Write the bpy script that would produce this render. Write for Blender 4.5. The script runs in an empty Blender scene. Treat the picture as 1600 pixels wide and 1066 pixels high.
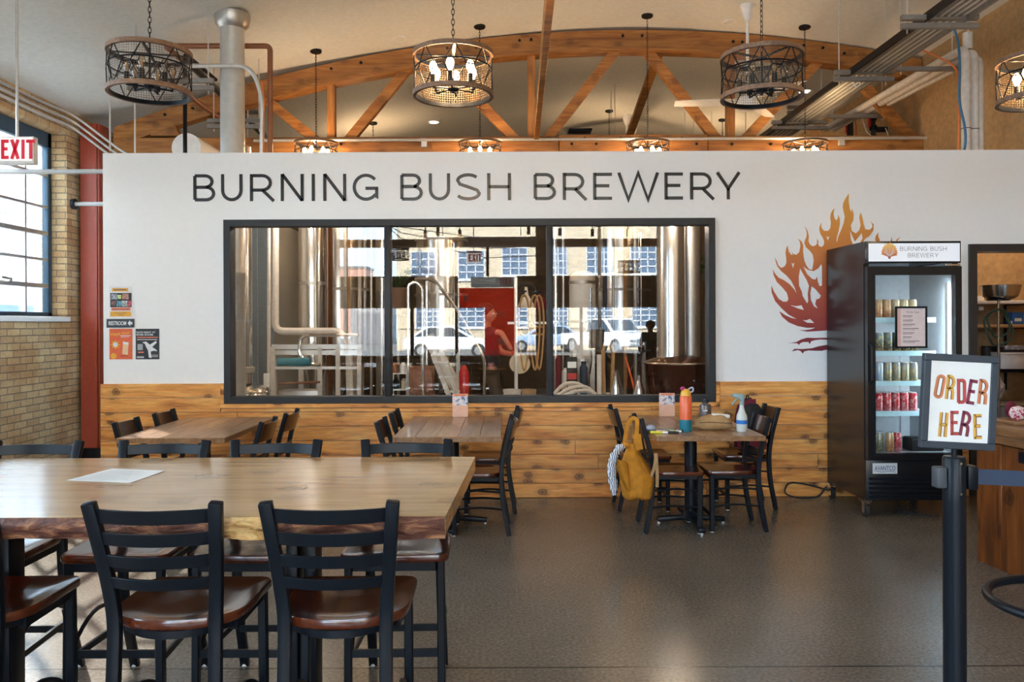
import bpy, bmesh, math, random
from mathutils import Vector, Matrix, Euler
random.seed(7)
PI = math.pi
SC = bpy.context.scene
COL = SC.collection

# ------------------------------------------------------------------ camera
F = 1230.0            # focal length in pixels of the 1600 px frame
VX, VY = 790.0, 505.0 # vanishing point / horizon
CH = 1.55             # camera height
ROLL = math.radians(0.22)
cd = bpy.data.cameras.new('camera'); cam = bpy.data.objects.new('camera', cd); COL.objects.link(cam)
cam.location = (0, 0, CH); cam.rotation_euler = (PI/2, ROLL, 0)
cd.sensor_width = 36.0; cd.lens = F*36.0/1600.0
cd.shift_x = (800-VX)/1600.0; cd.shift_y = (VY-533)/1600.0
cd.clip_start = 0.05; cd.clip_end = 300
SC.camera = cam

def P(px, py, D):
    dx, dy = px-800.0, py-533.0
    ux = 800 + dx - dy*ROLL; uy = 533 + dy + dx*ROLL
    return Vector(((ux-VX)/F*D, D, CH-(uy-VY)/F*D))
def RP(px, py, Dm):      # a point seen reflected in the brewery window (plane y = 7)
    p = P(px, py, Dm); return Vector((p.x, 14.0-Dm, p.z))

# ------------------------------------------------------------------ view, world, sun
SC.view_settings.view_transform = 'Standard'
SC.view_settings.look = 'None'
SC.view_settings.exposure = 3.3
SC.view_settings.gamma = 1.0
SC.view_settings.use_curve_mapping = False
W = bpy.data.worlds.new('world'); SC.world = W; W.use_nodes = True
wn = W.node_tree.nodes; bg = wn['Background']
bg.inputs[0].default_value = (0.58, 0.79, 1.0, 1); bg.inputs[1].default_value = 2.2
sd = bpy.data.lights.new('sun', 'SUN'); sun = bpy.data.objects.new('sun', sd); COL.objects.link(sun)
sd.energy = 6.0; sd.angle = math.radians(0.6); sd.color = (1.0, 0.93, 0.82)
sun.rotation_euler = Vector((0.55, -0.62, -0.56)).to_track_quat('-Z', 'Y').to_euler()
sun.location = (-20, 20, 20)
def portal(name, loc, sx, sy, rot):
    l = bpy.data.lights.new(name, 'AREA'); l.shape = 'RECTANGLE'; l.size = sx; l.size_y = sy; l.energy = 1
    l.cycles.is_portal = True
    o = bpy.data.objects.new(name, l); COL.objects.link(o); o.location = loc; o.rotation_euler = rot
portal('portal_storefront_low', (-0.2, -5.33, 1.33), 8.0, 1.2, (PI/2, 0, 0))
portal('portal_storefront_high', (-0.2, -5.33, 3.4), 8.0, 1.6, (PI/2, 0, 0))
for yy in (7.3, 3.9, 0.4):
    portal('portal_side', (-5.02, yy, 2.66), 2.04, 2.8, (0, -PI/2, 0))

# ------------------------------------------------------------------ mesh builder
def frame_to(d, up=(0, 0, 1)):
    d = Vector(d).normalized(); u = Vector(up)
    if abs(d.dot(u)) > 0.98: u = Vector((0, 1, 0))
    x = d.cross(u).normalized(); y = x.cross(d).normalized()
    return x, y
class MB:
    def __init__(s): s.v = []; s.f = []
    def add(s, vs, fs):
        n = len(s.v); s.v += [tuple(v) for v in vs]; s.f += [tuple(i+n for i in f) for f in fs]; return s
    def box(s, x0, x1, y0, y1, z0, z1):
        if x0 > x1: x0, x1 = x1, x0
        if y0 > y1: y0, y1 = y1, y0
        if z0 > z1: z0, z1 = z1, z0
        return s.add([(x0,y0,z0),(x1,y0,z0),(x1,y1,z0),(x0,y1,z0),(x0,y0,z1),(x1,y0,z1),(x1,y1,z1),(x0,y1,z1)],
                     [(0,3,2,1),(4,5,6,7),(0,1,5,4),(1,2,6,5),(2,3,7,6),(3,0,4,7)])
    def cbox(s, c, sx, sy, sz): return s.box(c[0]-sx/2, c[0]+sx/2, c[1]-sy/2, c[1]+sy/2, c[2]-sz/2, c[2]+sz/2)
    def bar(s, p0, p1, w, h=None, up=(0,0,1)):
        h = w if h is None else h
        p0 = Vector(p0); p1 = Vector(p1); x, y = frame_to(p1-p0, up); x = x*w/2; y = y*h/2
        vs = [p0-x-y, p0+x-y, p0+x+y, p0-x+y, p1-x-y, p1+x-y, p1+x+y, p1-x+y]
        return s.add(vs, [(0,1,2,3)[::-1],(4,5,6,7),(0,1,5,4),(1,2,6,5),(2,3,7,6),(3,0,4,7)])
    def sweep(s, pts, prof, closed=False, up=None, caps=True):
        """sweep a 2-D profile [(a,b)] along pts; parallel frames (or fixed up)"""
        pts = [Vector(p) for p in pts]; n = len(pts); rings = []; px = None
        for i, p in enumerate(pts):
            if closed: t = pts[(i+1) % n]-pts[i-1]
            else: t = pts[min(i+1, n-1)]-pts[max(i-1, 0)]
            t.normalize()
            if up is not None: x, y = frame_to(t, up)
            elif px is None: x, y = frame_to(t)
            else:
                x = px-t*px.dot(t)
                if x.length < 1e-6: x, y = frame_to(t)
                x.normalize(); y = x.cross(t).normalized()
            px = x
            pr = prof[i] if isinstance(prof[0], list) else prof
            rings.append([p+x*a+y*b for a, b in pr])
        m = len(rings[0]); vs = [v for r in rings for v in r]; fs = []
        for i in range(n if closed else n-1):
            j = (i+1) % n
            for k in range(m):
                l = (k+1) % m; fs.append((i*m+k, i*m+l, j*m+l, j*m+k))
        if caps and not closed: fs += [tuple(range(m))[::-1], tuple(range((n-1)*m, n*m))]
        return s.add(vs, fs)
    def tube(s, pts, r, seg=8, closed=False, caps=True):
        def circ(q): return [(q*math.cos(2*PI*k/seg), q*math.sin(2*PI*k/seg)) for k in range(seg)]
        prof = [circ(q) for q in r] if isinstance(r, (list, tuple)) else circ(r)
        return s.sweep(pts, prof, closed, None, caps)
    def lathe(s, prof, c=(0,0,0), seg=24, axis='Z', a0=0, a1=2*PI):
        full = abs(a1-a0-2*PI) < 1e-6; n = seg if full else seg+1; vs = []; fs = []; m = len(prof)
        for i in range(n):
            a = a0+(a1-a0)*i/seg; ca, sa = math.cos(a), math.sin(a)
            for r, z in prof:
                q = (r*ca, r*sa, z) if axis == 'Z' else ((r*ca, z, r*sa) if axis == 'Y' else (z, r*ca, r*sa))
                vs.append((c[0]+q[0], c[1]+q[1], c[2]+q[2]))
        for i in range(n if full else n-1):
            j = (i+1) % n
            for k in range(m-1):
                f = (i*m+k, j*m+k, j*m+k+1, i*m+k+1); fs.append(f if axis == 'Z' else f[::-1])
        return s.add(vs, fs)
    def cyl(s, c, r, h, seg=20, axis='Z'):
        return s.lathe([(0,0),(r,0),(r,h),(0,h)], c, seg, axis)
    def sphere(s, c, r, seg=14, rings=8, sc=(1,1,1)):
        prof = [(math.sin(PI*i/rings), -math.cos(PI*i/rings)) for i in range(rings+1)]
        n0 = len(s.v); s.lathe(prof, (0,0,0), seg)
        for i in range(n0, len(s.v)):
            x, y, z = s.v[i]; s.v[i] = (c[0]+x*r*sc[0], c[1]+y*r*sc[1], c[2]+z*r*sc[2])
        return s
    def torus(s, c, R, r, seg=32, rs=8, axis='Z'):
        pts = []
        for i in range(seg):
            a = 2*PI*i/seg; q = (R*math.cos(a), R*math.sin(a), 0)
            if axis == 'Y': q = (q[0], 0, q[1])
            if axis == 'X': q = (0, q[0], q[1])
            pts.append((c[0]+q[0], c[1]+q[1], c[2]+q[2]))
        return s.tube(pts, r, rs, True)
    def prism(s, poly, a0, a1, plane='XZ'):
        """extrude a polygon; plane XZ extrudes along Y, XY along Z, YZ along X"""
        n = len(poly)
        def q(p, a): return (p[0], a, p[1]) if plane == 'XZ' else ((p[0], p[1], a) if plane == 'XY' else (a, p[0], p[1]))
        vs = [q(p, a0) for p in poly]+[q(p, a1) for p in poly]
        fs = [tuple(range(n)), tuple(range(n, 2*n))[::-1]]+[((i+1) % n, i, i+n, (i+1) % n+n) for i in range(n)]
        return s.add(vs, fs)
    def quad(s, a, b, c, d): return s.add([a, b, c, d], [(0,1,2,3)])
    def move(s, M):
        s.v = [tuple(M @ Vector(v)) for v in s.v]; return s
    def build(s, name, mat, parent=None, bevel=0.0, seg=2, angle=35, flat=False, weld=True):
        me = bpy.data.meshes.new(name); me.from_pydata(s.v, [], s.f)
        bm = bmesh.new(); bm.from_mesh(me)
        if weld: bmesh.ops.remove_doubles(bm, verts=bm.verts, dist=1e-5)
        bmesh.ops.recalc_face_normals(bm, faces=bm.faces)
        if bevel > 0:
            es = [e for e in bm.edges if len(e.link_faces) == 2 and e.calc_face_angle(0) > 0.6]
            bmesh.ops.bevel(bm, geom=es, offset=bevel, segments=seg, affect='EDGES', profile=0.5, clamp_overlap=True)
        for f in bm.faces: f.smooth = not flat
        bm.to_mesh(me); bm.free()
        if not flat: me.set_sharp_from_angle(angle=math.radians(angle))
        return put(name, me, mat, parent)
def put(name, me, mat, parent=None):
    o = bpy.data.objects.new(name, me); COL.objects.link(o)
    if mat is not None: me.materials.append(mat)
    if parent is not None: o.parent = parent
    return o
def tag(o, label=None, cat=None, group=None, kind=None):
    if label: o['label'] = label
    if cat: o['category'] = cat
    if group: o['group'] = group
    if kind: o['kind'] = kind
    return o
def thing(name, label, cat, loc=(0,0,0), rz=0.0, group=None):
    o = bpy.data.objects.new(name, None); COL.objects.link(o); o.empty_display_size = 0.1
    o.location = loc; o.rotation_euler = (0, 0, rz)
    return tag(o, label, cat, group)
def struct(o): o['kind'] = 'structure'; return o
def kids(o): return list(KID.get(o.name, [])) or [c for c in COL.objects if c.parent == o]
KID = {}
def copy_tree(o, parent=None):
    c = o.copy(); COL.objects.link(c)
    if parent is not None: c.parent = parent
    for ch in list(o.children): copy_tree(ch, c)
    return c
def place(src, first, loc, rz, label, group=None):
    o = src if first else copy_tree(src)
    o.location = loc; o.rotation_euler = (0, 0, rz); o['label'] = label
    if group: o['group'] = group
    return o

# ------------------------------------------------------------------ writing
def curve_mesh(polys, depth=0.0):
    """filled 2-D polygons (holes by even-odd) -> mesh in XY"""
    cu = bpy.data.curves.new('tmp', 'CURVE'); cu.dimensions = '2D'; cu.fill_mode = 'BOTH'; cu.extrude = depth
    for pl in polys:
        sp = cu.splines.new('POLY'); sp.points.add(len(pl)-1); sp.use_cyclic_u = True
        for q, p in zip(sp.points, pl): q.co = (p[0], p[1], 0, 1)
    return _to_mesh(cu)
def _to_mesh(cu):
    ob = bpy.data.objects.new('tmp', cu); COL.objects.link(ob)
    dg = bpy.context.evaluated_depsgraph_get()
    me = bpy.data.meshes.new_from_object(ob.evaluated_get(dg))
    bpy.data.objects.remove(ob); bpy.data.curves.remove(cu)
    return me
def text_mesh(body, w=None, h=None, bold=0.0, depth=0.0, align='CENTER'):
    cu = bpy.data.curves.new('tmp', 'FONT'); cu.body = body; cu.size = 1; cu.offset = bold; cu.extrude = 0.01
    me = _to_mesh(cu)
    xs = [v.co.x for v in me.vertices]; ys = [v.co.y for v in me.vertices]
    x0, x1, y0, y1 = min(xs), max(xs), min(ys), max(ys)
    sy = (h/(y1-y0)) if h else None; sx = (w/(x1-x0)) if w else None
    if sx is None: sx = sy
    if sy is None: sy = sx
    for v in me.vertices:
        v.co.x = (v.co.x-(x0+x1)/2)*sx if align == 'CENTER' else (v.co.x-x0)*sx
        v.co.y = (v.co.y-(y0+y1)/2)*sy
        v.co.z = (depth if v.co.z > 0 else 0)
    return me
def wall_text(name, body, loc, w, h, mat, parent, bold=0.0, depth=0.0006, rot=0.0, align='CENTER'):
    """writing that faces the camera side (-Y)"""
    o = put(name, text_mesh(body, w, h, bold, depth, align), mat, parent)
    o.location = loc; o.rotation_euler = Euler((PI/2, 0, 0)).to_matrix().to_4x4().to_euler()
    if rot: o.rotation_euler = (Matrix.Rotation(-rot, 4, 'Y') @ Matrix.Rotation(PI/2, 4, 'X')).to_euler()
    return o
def arc(cx, cy, rx, ry, a0, a1, n=10):
    return [(cx+rx*math.cos(math.radians(a0+(a1-a0)*i/n)), cy+ry*math.sin(math.radians(a0+(a1-a0)*i/n))) for i in range(n+1)]
# single-stroke capitals, box 0..w x 0..1 (w given), centre lines
def glyph(ch, w, t):
    h = t/2; a, b = h, w-h; T = 1-h
    if ch == 'B':
        r1 = 0.235
        return [[(a,h),(a,T)], [(a,T)]+arc(b-0.32, 0.52+(T-0.52)/2, 0.26, (T-0.52)/2, 90, -90)+[(a,0.52)],
                arc(b-0.28, h+(0.52-h)/2, 0.28, (0.52-h)/2, 90, -90)+[(a,h)]]
    if ch == 'U': return [[(a,1),(a,0.40)]+arc(w/2, 0.40, (b-a)/2, 0.40-h, 180, 360)+[(b,1)]]
    if ch == 'R':
        if w < 0.55:
            r = b-a-0.08
            return [[(a,0),(a,1)], [(a,T)]+arc(b-r, 0.46+(T-0.46)/2, r, (T-0.46)/2, 90, -90)+[(a,0.46)], [(b-r,0.46),(b-0.03,0.40),(b,0.30),(b,0)]]
        k = b-0.12
        return [[(a,0),(a,1)], [(a,T)]+arc(k-0.30, 0.41+(T-0.41)/2, 0.30, (T-0.41)/2, 90, -90)+[(a,0.41)], [(w*0.50,0.41),(b+0.01,0)]]
    if ch == 'N': return [[(a,0),(a,1)], [(a,0.99),(b,0.01)], [(b,0),(b,1)]]
    if ch == 'I': return [[(w/2,0),(w/2,1)]]
    if ch == 'G': return [arc(w*0.52, 0.5, w*0.52-h, 0.5-h, 40, 318, 22)+[(b,0.16),(b,0.46)], [(b+h,0.46),(w*0.50,0.46)]]
    if ch == 'S': return [arc(w*0.5, 0.735, w*0.42, 0.265-h, 35, 180, 9)+[(w*0.17,0.60),(w*0.5,0.50),(w*0.86,0.38)]+arc(w*0.5, 0.26, w*0.45, 0.26-h, 0, -155, 10)]
    if ch == 'H': return [[(a,0),(a,1)], [(b,0),(b,1)], [(a,0.5),(b,0.5)]]
    if ch == 'E': return [[(a,0),(a,1)], [(a,T),(w,T)], [(a,0.52),(w*0.86,0.52)], [(a,h),(w,h)]]
    if ch == 'W': return [[(h*0.9,1),(w*0.265,0.0),(w*0.5,0.99),(w*0.735,0.0),(w-h*0.9,1)]]
    if ch == 'Y': return [[(h,1),(w/2,0.40),(w-h,1)], [(w/2,0),(w/2,0.42)]]
    if ch == 'O' and w < 0.55: return [arc(w/2, 1-w/2, w/2-h, w/2-h, 0, 180, 10)+arc(w/2, w/2, w/2-h, w/2-h, 180, 360, 10)+[(b, 1-w/2)]]
    if ch == 'D' and w < 0.55: return [[(a,h),(a,T)]+arc(b-0.10, T-0.14, 0.10, 0.14, 90, 0, 6)+arc(b-0.10, h+0.14, 0.10, 0.14, 0, -90, 6)+[(a,h)]]
    if ch == 'O': return [arc(w/2, 0.5, w/2-h, 0.5-h, 0, 360, 24)]
    if ch == 'D': return [[(a,h),(a,T),(w*0.45,T)]+arc(w*0.45, 0.5, w*0.55-h, 0.5-h, 90, -90)+[(a,h)]]
    if ch == 'X': return [[(h,0),(b,1)], [(h,1),(b,0)]]
    if ch == 'T': return [[(0,T),(w,T)], [(w/2,0),(w/2,T)]]
    return []
def stroke_mesh(ch, w, H, t, depth):
    """t, w in units of the cap height H; returns MB with the letter standing in XZ, front at y = -depth"""
    m = MB()
    for st in glyph(ch, w, t):
        st = [q for i, q in enumerate(st) if i == 0 or (Vector(q)-Vector(st[i-1])).length > 1e-4]
        n = len(st); L = []; Rr = []
        for i, p in enumerate(st):
            p = Vector(p)
            d0 = (p-Vector(st[i-1])).normalized() if i > 0 else None
            d1 = (Vector(st[i+1])-p).normalized() if i < n-1 else None
            d = (d0 or d1) if (d0 is None or d1 is None) else (d0+d1)
            if d.length < 1e-4: d = d1
            d = d.normalized(); nn = Vector((-d.y, d.x)); k = 1.0
            if d0 is not None and d1 is not None: k = 1/max(0.45, math.sqrt(max(0.0, (1+d0.dot(d1))/2)))
            L.append(p+nn*t/2*k); Rr.append(p-nn*t/2*k)
        vs = [(q.x*H, -depth, q.y*H) for q in L+Rr]+[(q.x*H, 0, q.y*H) for q in L+Rr]
        fs = []
        for i in range(n-1):
            fs += [(i, i+1, n+i+1, n+i), (i+1, i, 2*n+i, 2*n+i+1), (n+i, n+i+1, 3*n+i+1, 3*n+i)]
        m.add(vs, fs)
    return m
# ------------------------------------------------------------------ materials
class NT:
    def __init__(s, name):
        s.m = bpy.data.materials.new(name); s.m.use_nodes = True; s.t = s.m.node_tree
        s.b = s.t.nodes['Principled BSDF']; s.out = s.t.nodes['Material Output']
    def n(s, kind, **kw):
        x = s.t.nodes.new(kind)
        for k, v in kw.items():
            if k in x.inputs: x.inputs[k].default_value = v
            else: setattr(x, k, v)
        return x
    def l(s, a, b): s.t.links.new(a, b)
    def ramp(s, fac, stops):
        r = s.n('ShaderNodeValToRGB'); e = r.color_ramp.elements
        while len(e) < len(stops): e.new(0.5)
        for q, (p, c) in zip(e, stops): q.position = p; q.color = (*c, 1) if len(c) == 3 else c
        s.l(fac, r.inputs[0]); return r.outputs[0]
    def mix(s, fac, a, b, mode='MIX'):
        x = s.n('ShaderNodeMix', data_type='RGBA', blend_type=mode)
        for sock, v in ((x.inputs[0], fac), (x.inputs[6], a), (x.inputs[7], b)):
            if hasattr(v, 'is_linked'): s.l(v, sock)
            elif isinstance(v, (int, float)): sock.default_value = v
            else: sock.default_value = (*v, 1)
        return x.outputs[2]
    def math(s, op, a, b=0.0):
        x = s.n('ShaderNodeMath', operation=op)
        for i, v in enumerate((a, b)):
            if hasattr(v, 'is_linked'): s.l(v, x.inputs[i])
            else: x.inputs[i].default_value = v
        return x.outputs[0]
    def coords(s, scale=(1,1,1), rot=(0,0,0), kind='Object'):
        tc = s.n('ShaderNodeTexCoord'); mp = s.n('ShaderNodeMapping')
        mp.inputs['Scale'].default_value = scale; mp.inputs['Rotation'].default_value = rot
        s.l(tc.outputs[kind], mp.inputs[0]); return mp.outputs[0]
    def noise(s, vec, scale, detail=4, rough=0.5, dist=0.0):
        x = s.n('ShaderNodeTexNoise'); x.inputs['Scale'].default_value = scale; x.inputs['Detail'].default_value = detail
        x.inputs['Roughness'].default_value = rough; x.inputs['Distortion'].default_value = dist
        if vec is not None: s.l(vec, x.inputs['Vector'])
        return x.outputs['Fac']
    def bump(s, hgt, strength=0.3, dist=0.01):
        x = s.n('ShaderNodeBump'); x.inputs['Strength'].default_value = strength; x.inputs['Distance'].default_value = dist
        s.l(hgt, x.inputs['Height']); s.l(x.outputs[0], s.b.inputs['Normal'])
def simple(name, col, rough=0.5, metal=0.0, spec=0.5, coat=0.0, var=0.0):
    t = NT(name); b = t.b
    b.inputs['Base Color'].default_value = (*col, 1); b.inputs['Roughness'].default_value = rough
    b.inputs['Metallic'].default_value = metal; b.inputs['Specular IOR Level'].default_value = spec
    if coat: b.inputs['Coat Weight'].default_value = coat; b.inputs['Coat Roughness'].default_value = 0.08
    v = t.noise(t.coords(), 22, 3)
    k = var or 0.06
    t.l(t.ramp(v, [(0.3, tuple(c*(1-k) for c in col)), (0.7, tuple(min(1, c*(1+k)) for c in col))]), b.inputs['Base Color'])
    return t.m
def glow(name, col, s):
    t = NT(name); t.b.inputs['Base Color'].default_value = (*col, 1)
    t.b.inputs['Emission Color'].default_value = (*col, 1); t.b.inputs['Emission Strength'].default_value = s
    return t.m
def wood(name, c0, c1, c2, axis='X', scale=1.0, rough=0.45, knots=0.0, coat=0.0, island=0.25, spec=0.5):
    """c0 dark grain, c1 mid, c2 light; grain runs along axis"""
    t = NT(name); g = {'X': (0.9, 9, 9), 'Y': (9, 0.9, 9), 'Z': (9, 9, 0.9)}[axis]
    tc = t.n('ShaderNodeTexCoord'); gi = t.n('ShaderNodeNewGeometry')
    off = t.n('ShaderNodeVectorMath', operation='ADD'); sc = t.n('ShaderNodeVectorMath', operation='SCALE')
    cv = t.n('ShaderNodeCombineXYZ'); t.l(gi.outputs['Random Per Island'], cv.inputs[0]); t.l(gi.outputs['Random Per Island'], cv.inputs[1])
    t.l(cv.outputs[0], sc.inputs[0]); sc.inputs['Scale'].default_value = 37.0 if island else 0.0
    t.l(tc.outputs['Object'], off.inputs[0]); t.l(sc.outputs[0], off.inputs[1])
    mp = t.n('ShaderNodeMapping'); mp.inputs['Scale'].default_value = tuple(v*scale for v in g); t.l(off.outputs[0], mp.inputs[0])
    n1 = t.noise(mp.outputs[0], 1.3, 5, 0.6, 1.2); n2 = t.noise(mp.outputs[0], 5.5, 3, 0.6, 0.4)
    col = t.ramp(n1, [(0.30, c0), (0.47, c1), (0.68, c2)])
    fine = t.ramp(n2, [(0.35, (0.66, 0.58, 0.50)), (0.6, (1, 1, 1))])
    col = t.mix(0.75, col, fine, 'MULTIPLY')
    if knots:
        sp = t.n('ShaderNodeSeparateXYZ'); t.l(off.outputs[0], sp.inputs[0]); km = t.n('ShaderNodeCombineXYZ')
        u, v = {'X': (sp.outputs[0], t.math('ADD', sp.outputs[2], sp.outputs[1])), 'Y': (sp.outputs[1], sp.outputs[0]), 'Z': (sp.outputs[2], t.math('ADD', sp.outputs[0], sp.outputs[1]))}[axis]
        t.l(t.math('MULTIPLY', u, 4.4*scale), km.inputs[0]); t.l(t.math('MULTIPLY', v, 6.0*scale), km.inputs[1])
        vo = t.n('ShaderNodeTexVoronoi', voronoi_dimensions='2D'); vo.inputs['Scale'].default_value = 1.0; t.l(km.outputs[0], vo.inputs['Vector'])
        wob = t.noise(km.outputs[0], 4.0, 3)
        d = t.math('ADD', vo.outputs['Distance'], t.math('MULTIPLY', t.math('SUBTRACT', wob, 0.5), 0.22))
        sel = t.n('ShaderNodeSeparateColor'); t.l(vo.outputs['Color'], sel.inputs[0])
        pick = t.math('GREATER_THAN', sel.outputs[0], 0.42)
        kf = t.ramp(d, [(0.04, (1, 1, 1)), (0.11, (0.65,)*3), (0.15, (0.95,)*3), (0.19, (0.28,)*3), (0.42, (0, 0, 0))])
        kf = t.math('MULTIPLY', t.math('MULTIPLY', kf, pick), knots)
        col = t.mix(kf, col, tuple(c*0.26 for c in c0))
    if island:
        v = t.ramp(gi.outputs['Random Per Island'], [(0, (1-island,)*3), (1, (1+island*0.5,)*3)])
        col = t.mix(1.0, col, v, 'MULTIPLY')
    t.l(col, t.b.inputs['Base Color']); t.b.inputs['Roughness'].default_value = rough
    t.b.inputs['Specular IOR Level'].default_value = spec
    if coat: t.b.inputs['Coat Weight'].default_value = coat; t.b.inputs['Coat Roughness'].default_value = 0.12
    t.bump(n2, 0.12, 0.004)
    return t.m
def brick(name, cols, mortar, plane='YZ', w=0.21, h=0.072, rough=0.85, bump=0.5, hue=None):
    t = NT(name); tc = t.n('ShaderNodeTexCoord'); sx = t.n('ShaderNodeSeparateXYZ'); t.l(tc.outputs['Object'], sx.inputs[0])
    cb = t.n('ShaderNodeCombineXYZ'); t.l(t.math('ADD', sx.outputs[0], sx.outputs[1]), cb.inputs[0]); t.l(sx.outputs[2], cb.inputs[1])
    b = t.n('ShaderNodeTexBrick'); t.l(cb.outputs[0], b.inputs['Vector'])
    b.inputs['Scale'].default_value = 1; b.inputs['Brick Width'].default_value = w; b.inputs['Row Height'].default_value = h
    b.inputs['Mortar Size'].default_value = 0.006; b.inputs['Mortar Smooth'].default_value = 0.4; b.inputs['Bias'].default_value = 0
    b.inputs['Color1'].default_value = (*cols[0], 1); b.inputs['Color2'].default_value = (*cols[1], 1); b.inputs['Mortar'].default_value = (*mortar, 1)
    n = t.noise(cb.outputs[0], 2.2, 3); c = t.mix(t.ramp(n, [(0.42, (0,0,0)), (0.62, (1,1,1))]), b.outputs['Color'], cols[2], 'MULTIPLY')
    n2 = t.noise(tc.outputs['Object'], 45, 3); c = t.mix(0.35, c, t.ramp(n2, [(0.3, (0.55,)*3), (0.7, (1.25,)*3)]), 'MULTIPLY')
    t.l(c, t.b.inputs['Base Color']); t.b.inputs['Roughness'].default_value = rough
    t.bump(t.math('SUBTRACT', t.math('MULTIPLY', n2, 0.3), b.outputs['Fac']), bump, 0.008)
    return t.m
def pane(name, tint, refl, fres=1.0):
    t = NT(name); t.t.nodes.remove(t.b)
    tr = t.n('ShaderNodeBsdfTransparent'); tr.inputs[0].default_value = (*tint, 1)
    gl = t.n('ShaderNodeBsdfGlossy'); gl.inputs['Roughness'].default_value = 0.0; gl.inputs[0].default_value = (1, 1, 1, 1)
    fr = t.n('ShaderNodeFresnel'); fr.inputs[0].default_value = 1.5
    fac = t.math('MINIMUM', t.math('ADD', t.math('MULTIPLY', fr.outputs[0], fres), refl), 1.0)
    mx = t.n('ShaderNodeMixShader'); t.l(fac, mx.inputs[0]); t.l(tr.outputs[0], mx.inputs[1]); t.l(gl.outputs[0], mx.inputs[2])
    t.l(mx.outputs[0], t.out.inputs[0]); return t.m

def cloth_light(name, col):
    q = NT(name); q.t.nodes.remove(q.b); a = q.n('ShaderNodeBsdfDiffuse'); b = q.n('ShaderNodeBsdfTranslucent'); x = q.n('ShaderNodeMixShader')
    a.inputs[0].default_value = (*col, 1); b.inputs[0].default_value = (*col, 1); x.inputs[0].default_value = 0.6
    q.l(a.outputs[0], x.inputs[1]); q.l(b.outputs[0], x.inputs[2]); q.l(x.outputs[0], q.out.inputs[0]); return q.m
M = {}
M['white'] = simple('white_paint', (0.86, 0.855, 0.85), 0.55, var=0.012)
M['ceil'] = simple('ceiling_paint', (0.71, 0.71, 0.67), 0.8, var=0.05)
M['black'] = simple('black_powder_coat', (0.006, 0.008, 0.012), 0.36, 0.0, 0.22)
M['blackgloss'] = simple('black_gloss', (0.012, 0.012, 0.014), 0.25)
M['frame'] = simple('charcoal_frame', (0.020, 0.021, 0.024), 0.45, 0, 0.35)
M['wire'] = simple('bronze_wire', (0.16, 0.11, 0.07), 0.4, 0.5)
M['darksteel'] = simple('weathered_conduit', (0.26, 0.25, 0.24), 0.5, 0.6, var=0.1)
M['rubber'] = simple('black_rubber', (0.02, 0.02, 0.02), 0.7)
M['steel'] = simple('brushed_steel', (0.72, 0.71, 0.69), 0.22, 1.0)
M['steel2'] = simple('dull_steel', (0.55, 0.54, 0.52), 0.42, 1.0)
M['galv'] = simple('galvanised_steel', (0.66, 0.66, 0.65), 0.42, 0.65, var=0.05)
M['chrome'] = simple('chrome', (0.8, 0.8, 0.8), 0.12, 1.0)
M['copper'] = simple('old_copper', (0.30, 0.13, 0.07), 0.45, 0.6)
M['redpaint'] = simple('red_oxide_paint', (0.36, 0.058, 0.030), 0.42)
M['red'] = simple('red_plastic', (0.55, 0.02, 0.02), 0.35)
M['orange'] = simple('orange_coat', (0.80, 0.14, 0.045), 0.35)
M['cream'] = simple('cream_plastic', (0.75, 0.66, 0.47), 0.5)
M['paper'] = simple('paper', (0.82, 0.80, 0.76), 0.8, var=0.02)
M['insul'] = simple('white_pipe_wrap', (0.66, 0.62, 0.57), 0.7, var=0.10)
M['tan'] = simple('tan_canvas', (0.42, 0.25, 0.11), 0.85, var=0.15)
M['pale'] = simple('pale_enamel', (0.80, 0.80, 0.79), 0.35)
M['blue'] = simple('blue_card', (0.02, 0.13, 0.42), 0.5)
M['blueline'] = simple('blue_hose', (0.03, 0.16, 0.30), 0.5)
M['orangecable'] = simple('orange_cable', (0.70, 0.19, 0.05), 0.5)
M['teal'] = simple('teal_coat', (0.01, 0.17, 0.24), 0.4)
M['yellow'] = simple('yellow_plastic', (0.82, 0.45, 0.05), 0.4)
M['maroon'] = simple('maroon_cloth', (0.13, 0.008, 0.022), 0.85)
M['darkcloth'] = simple('black_cloth', (0.012, 0.012, 0.014), 0.9)
M['navy'] = simple('navy_webbing', (0.018, 0.035, 0.075), 0.6)
M['gold'] = simple('mustard_canvas', (0.52, 0.21, 0.012), 0.85, var=0.18)
M['skin'] = simple('skin', (0.48, 0.25, 0.17), 0.55)
M['hair'] = simple('dark_hair', (0.02, 0.014, 0.01), 0.6)
M['shirt'] = simple('dark_shirt', (0.018, 0.022, 0.032), 0.85)
M['pants'] = simple('brown_trousers', (0.075, 0.045, 0.025), 0.85)
M['greycloth'] = simple('grey_green_shirt', (0.12, 0.14, 0.11), 0.85)
M['plant'] = simple('dark_leaf', (0.02, 0.05, 0.012), 0.5)
M['street'] = simple('street_asphalt', (0.16, 0.155, 0.15), 0.9)
M['facade'] = brick('cream_facade', ((0.70, 0.58, 0.42), (0.66, 0.54, 0.38), (0.96, 0.95, 0.92)), (0.62, 0.52, 0.38), w=0.6, h=0.2, bump=0.1)
M['facadeglass'] = simple('blue_grey_glass', (0.13, 0.19, 0.27), 0.3, 0, 0.2)
M['carwhite'] = simple('white_car_paint', (0.80, 0.81, 0.82), 0.2, coat=0.5)
M['carblue'] = simple('pale_blue_car_paint', (0.33, 0.46, 0.62), 0.2, coat=0.5)
M['carglass'] = simple('car_glass', (0.03, 0.05, 0.07), 0.05)
M['brickwall'] = brick('common_brick', ((0.66, 0.48, 0.26), (0.50, 0.33, 0.17), (0.80, 0.66, 0.55)), (0.25, 0.20, 0.15), bump=0.8)
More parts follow.
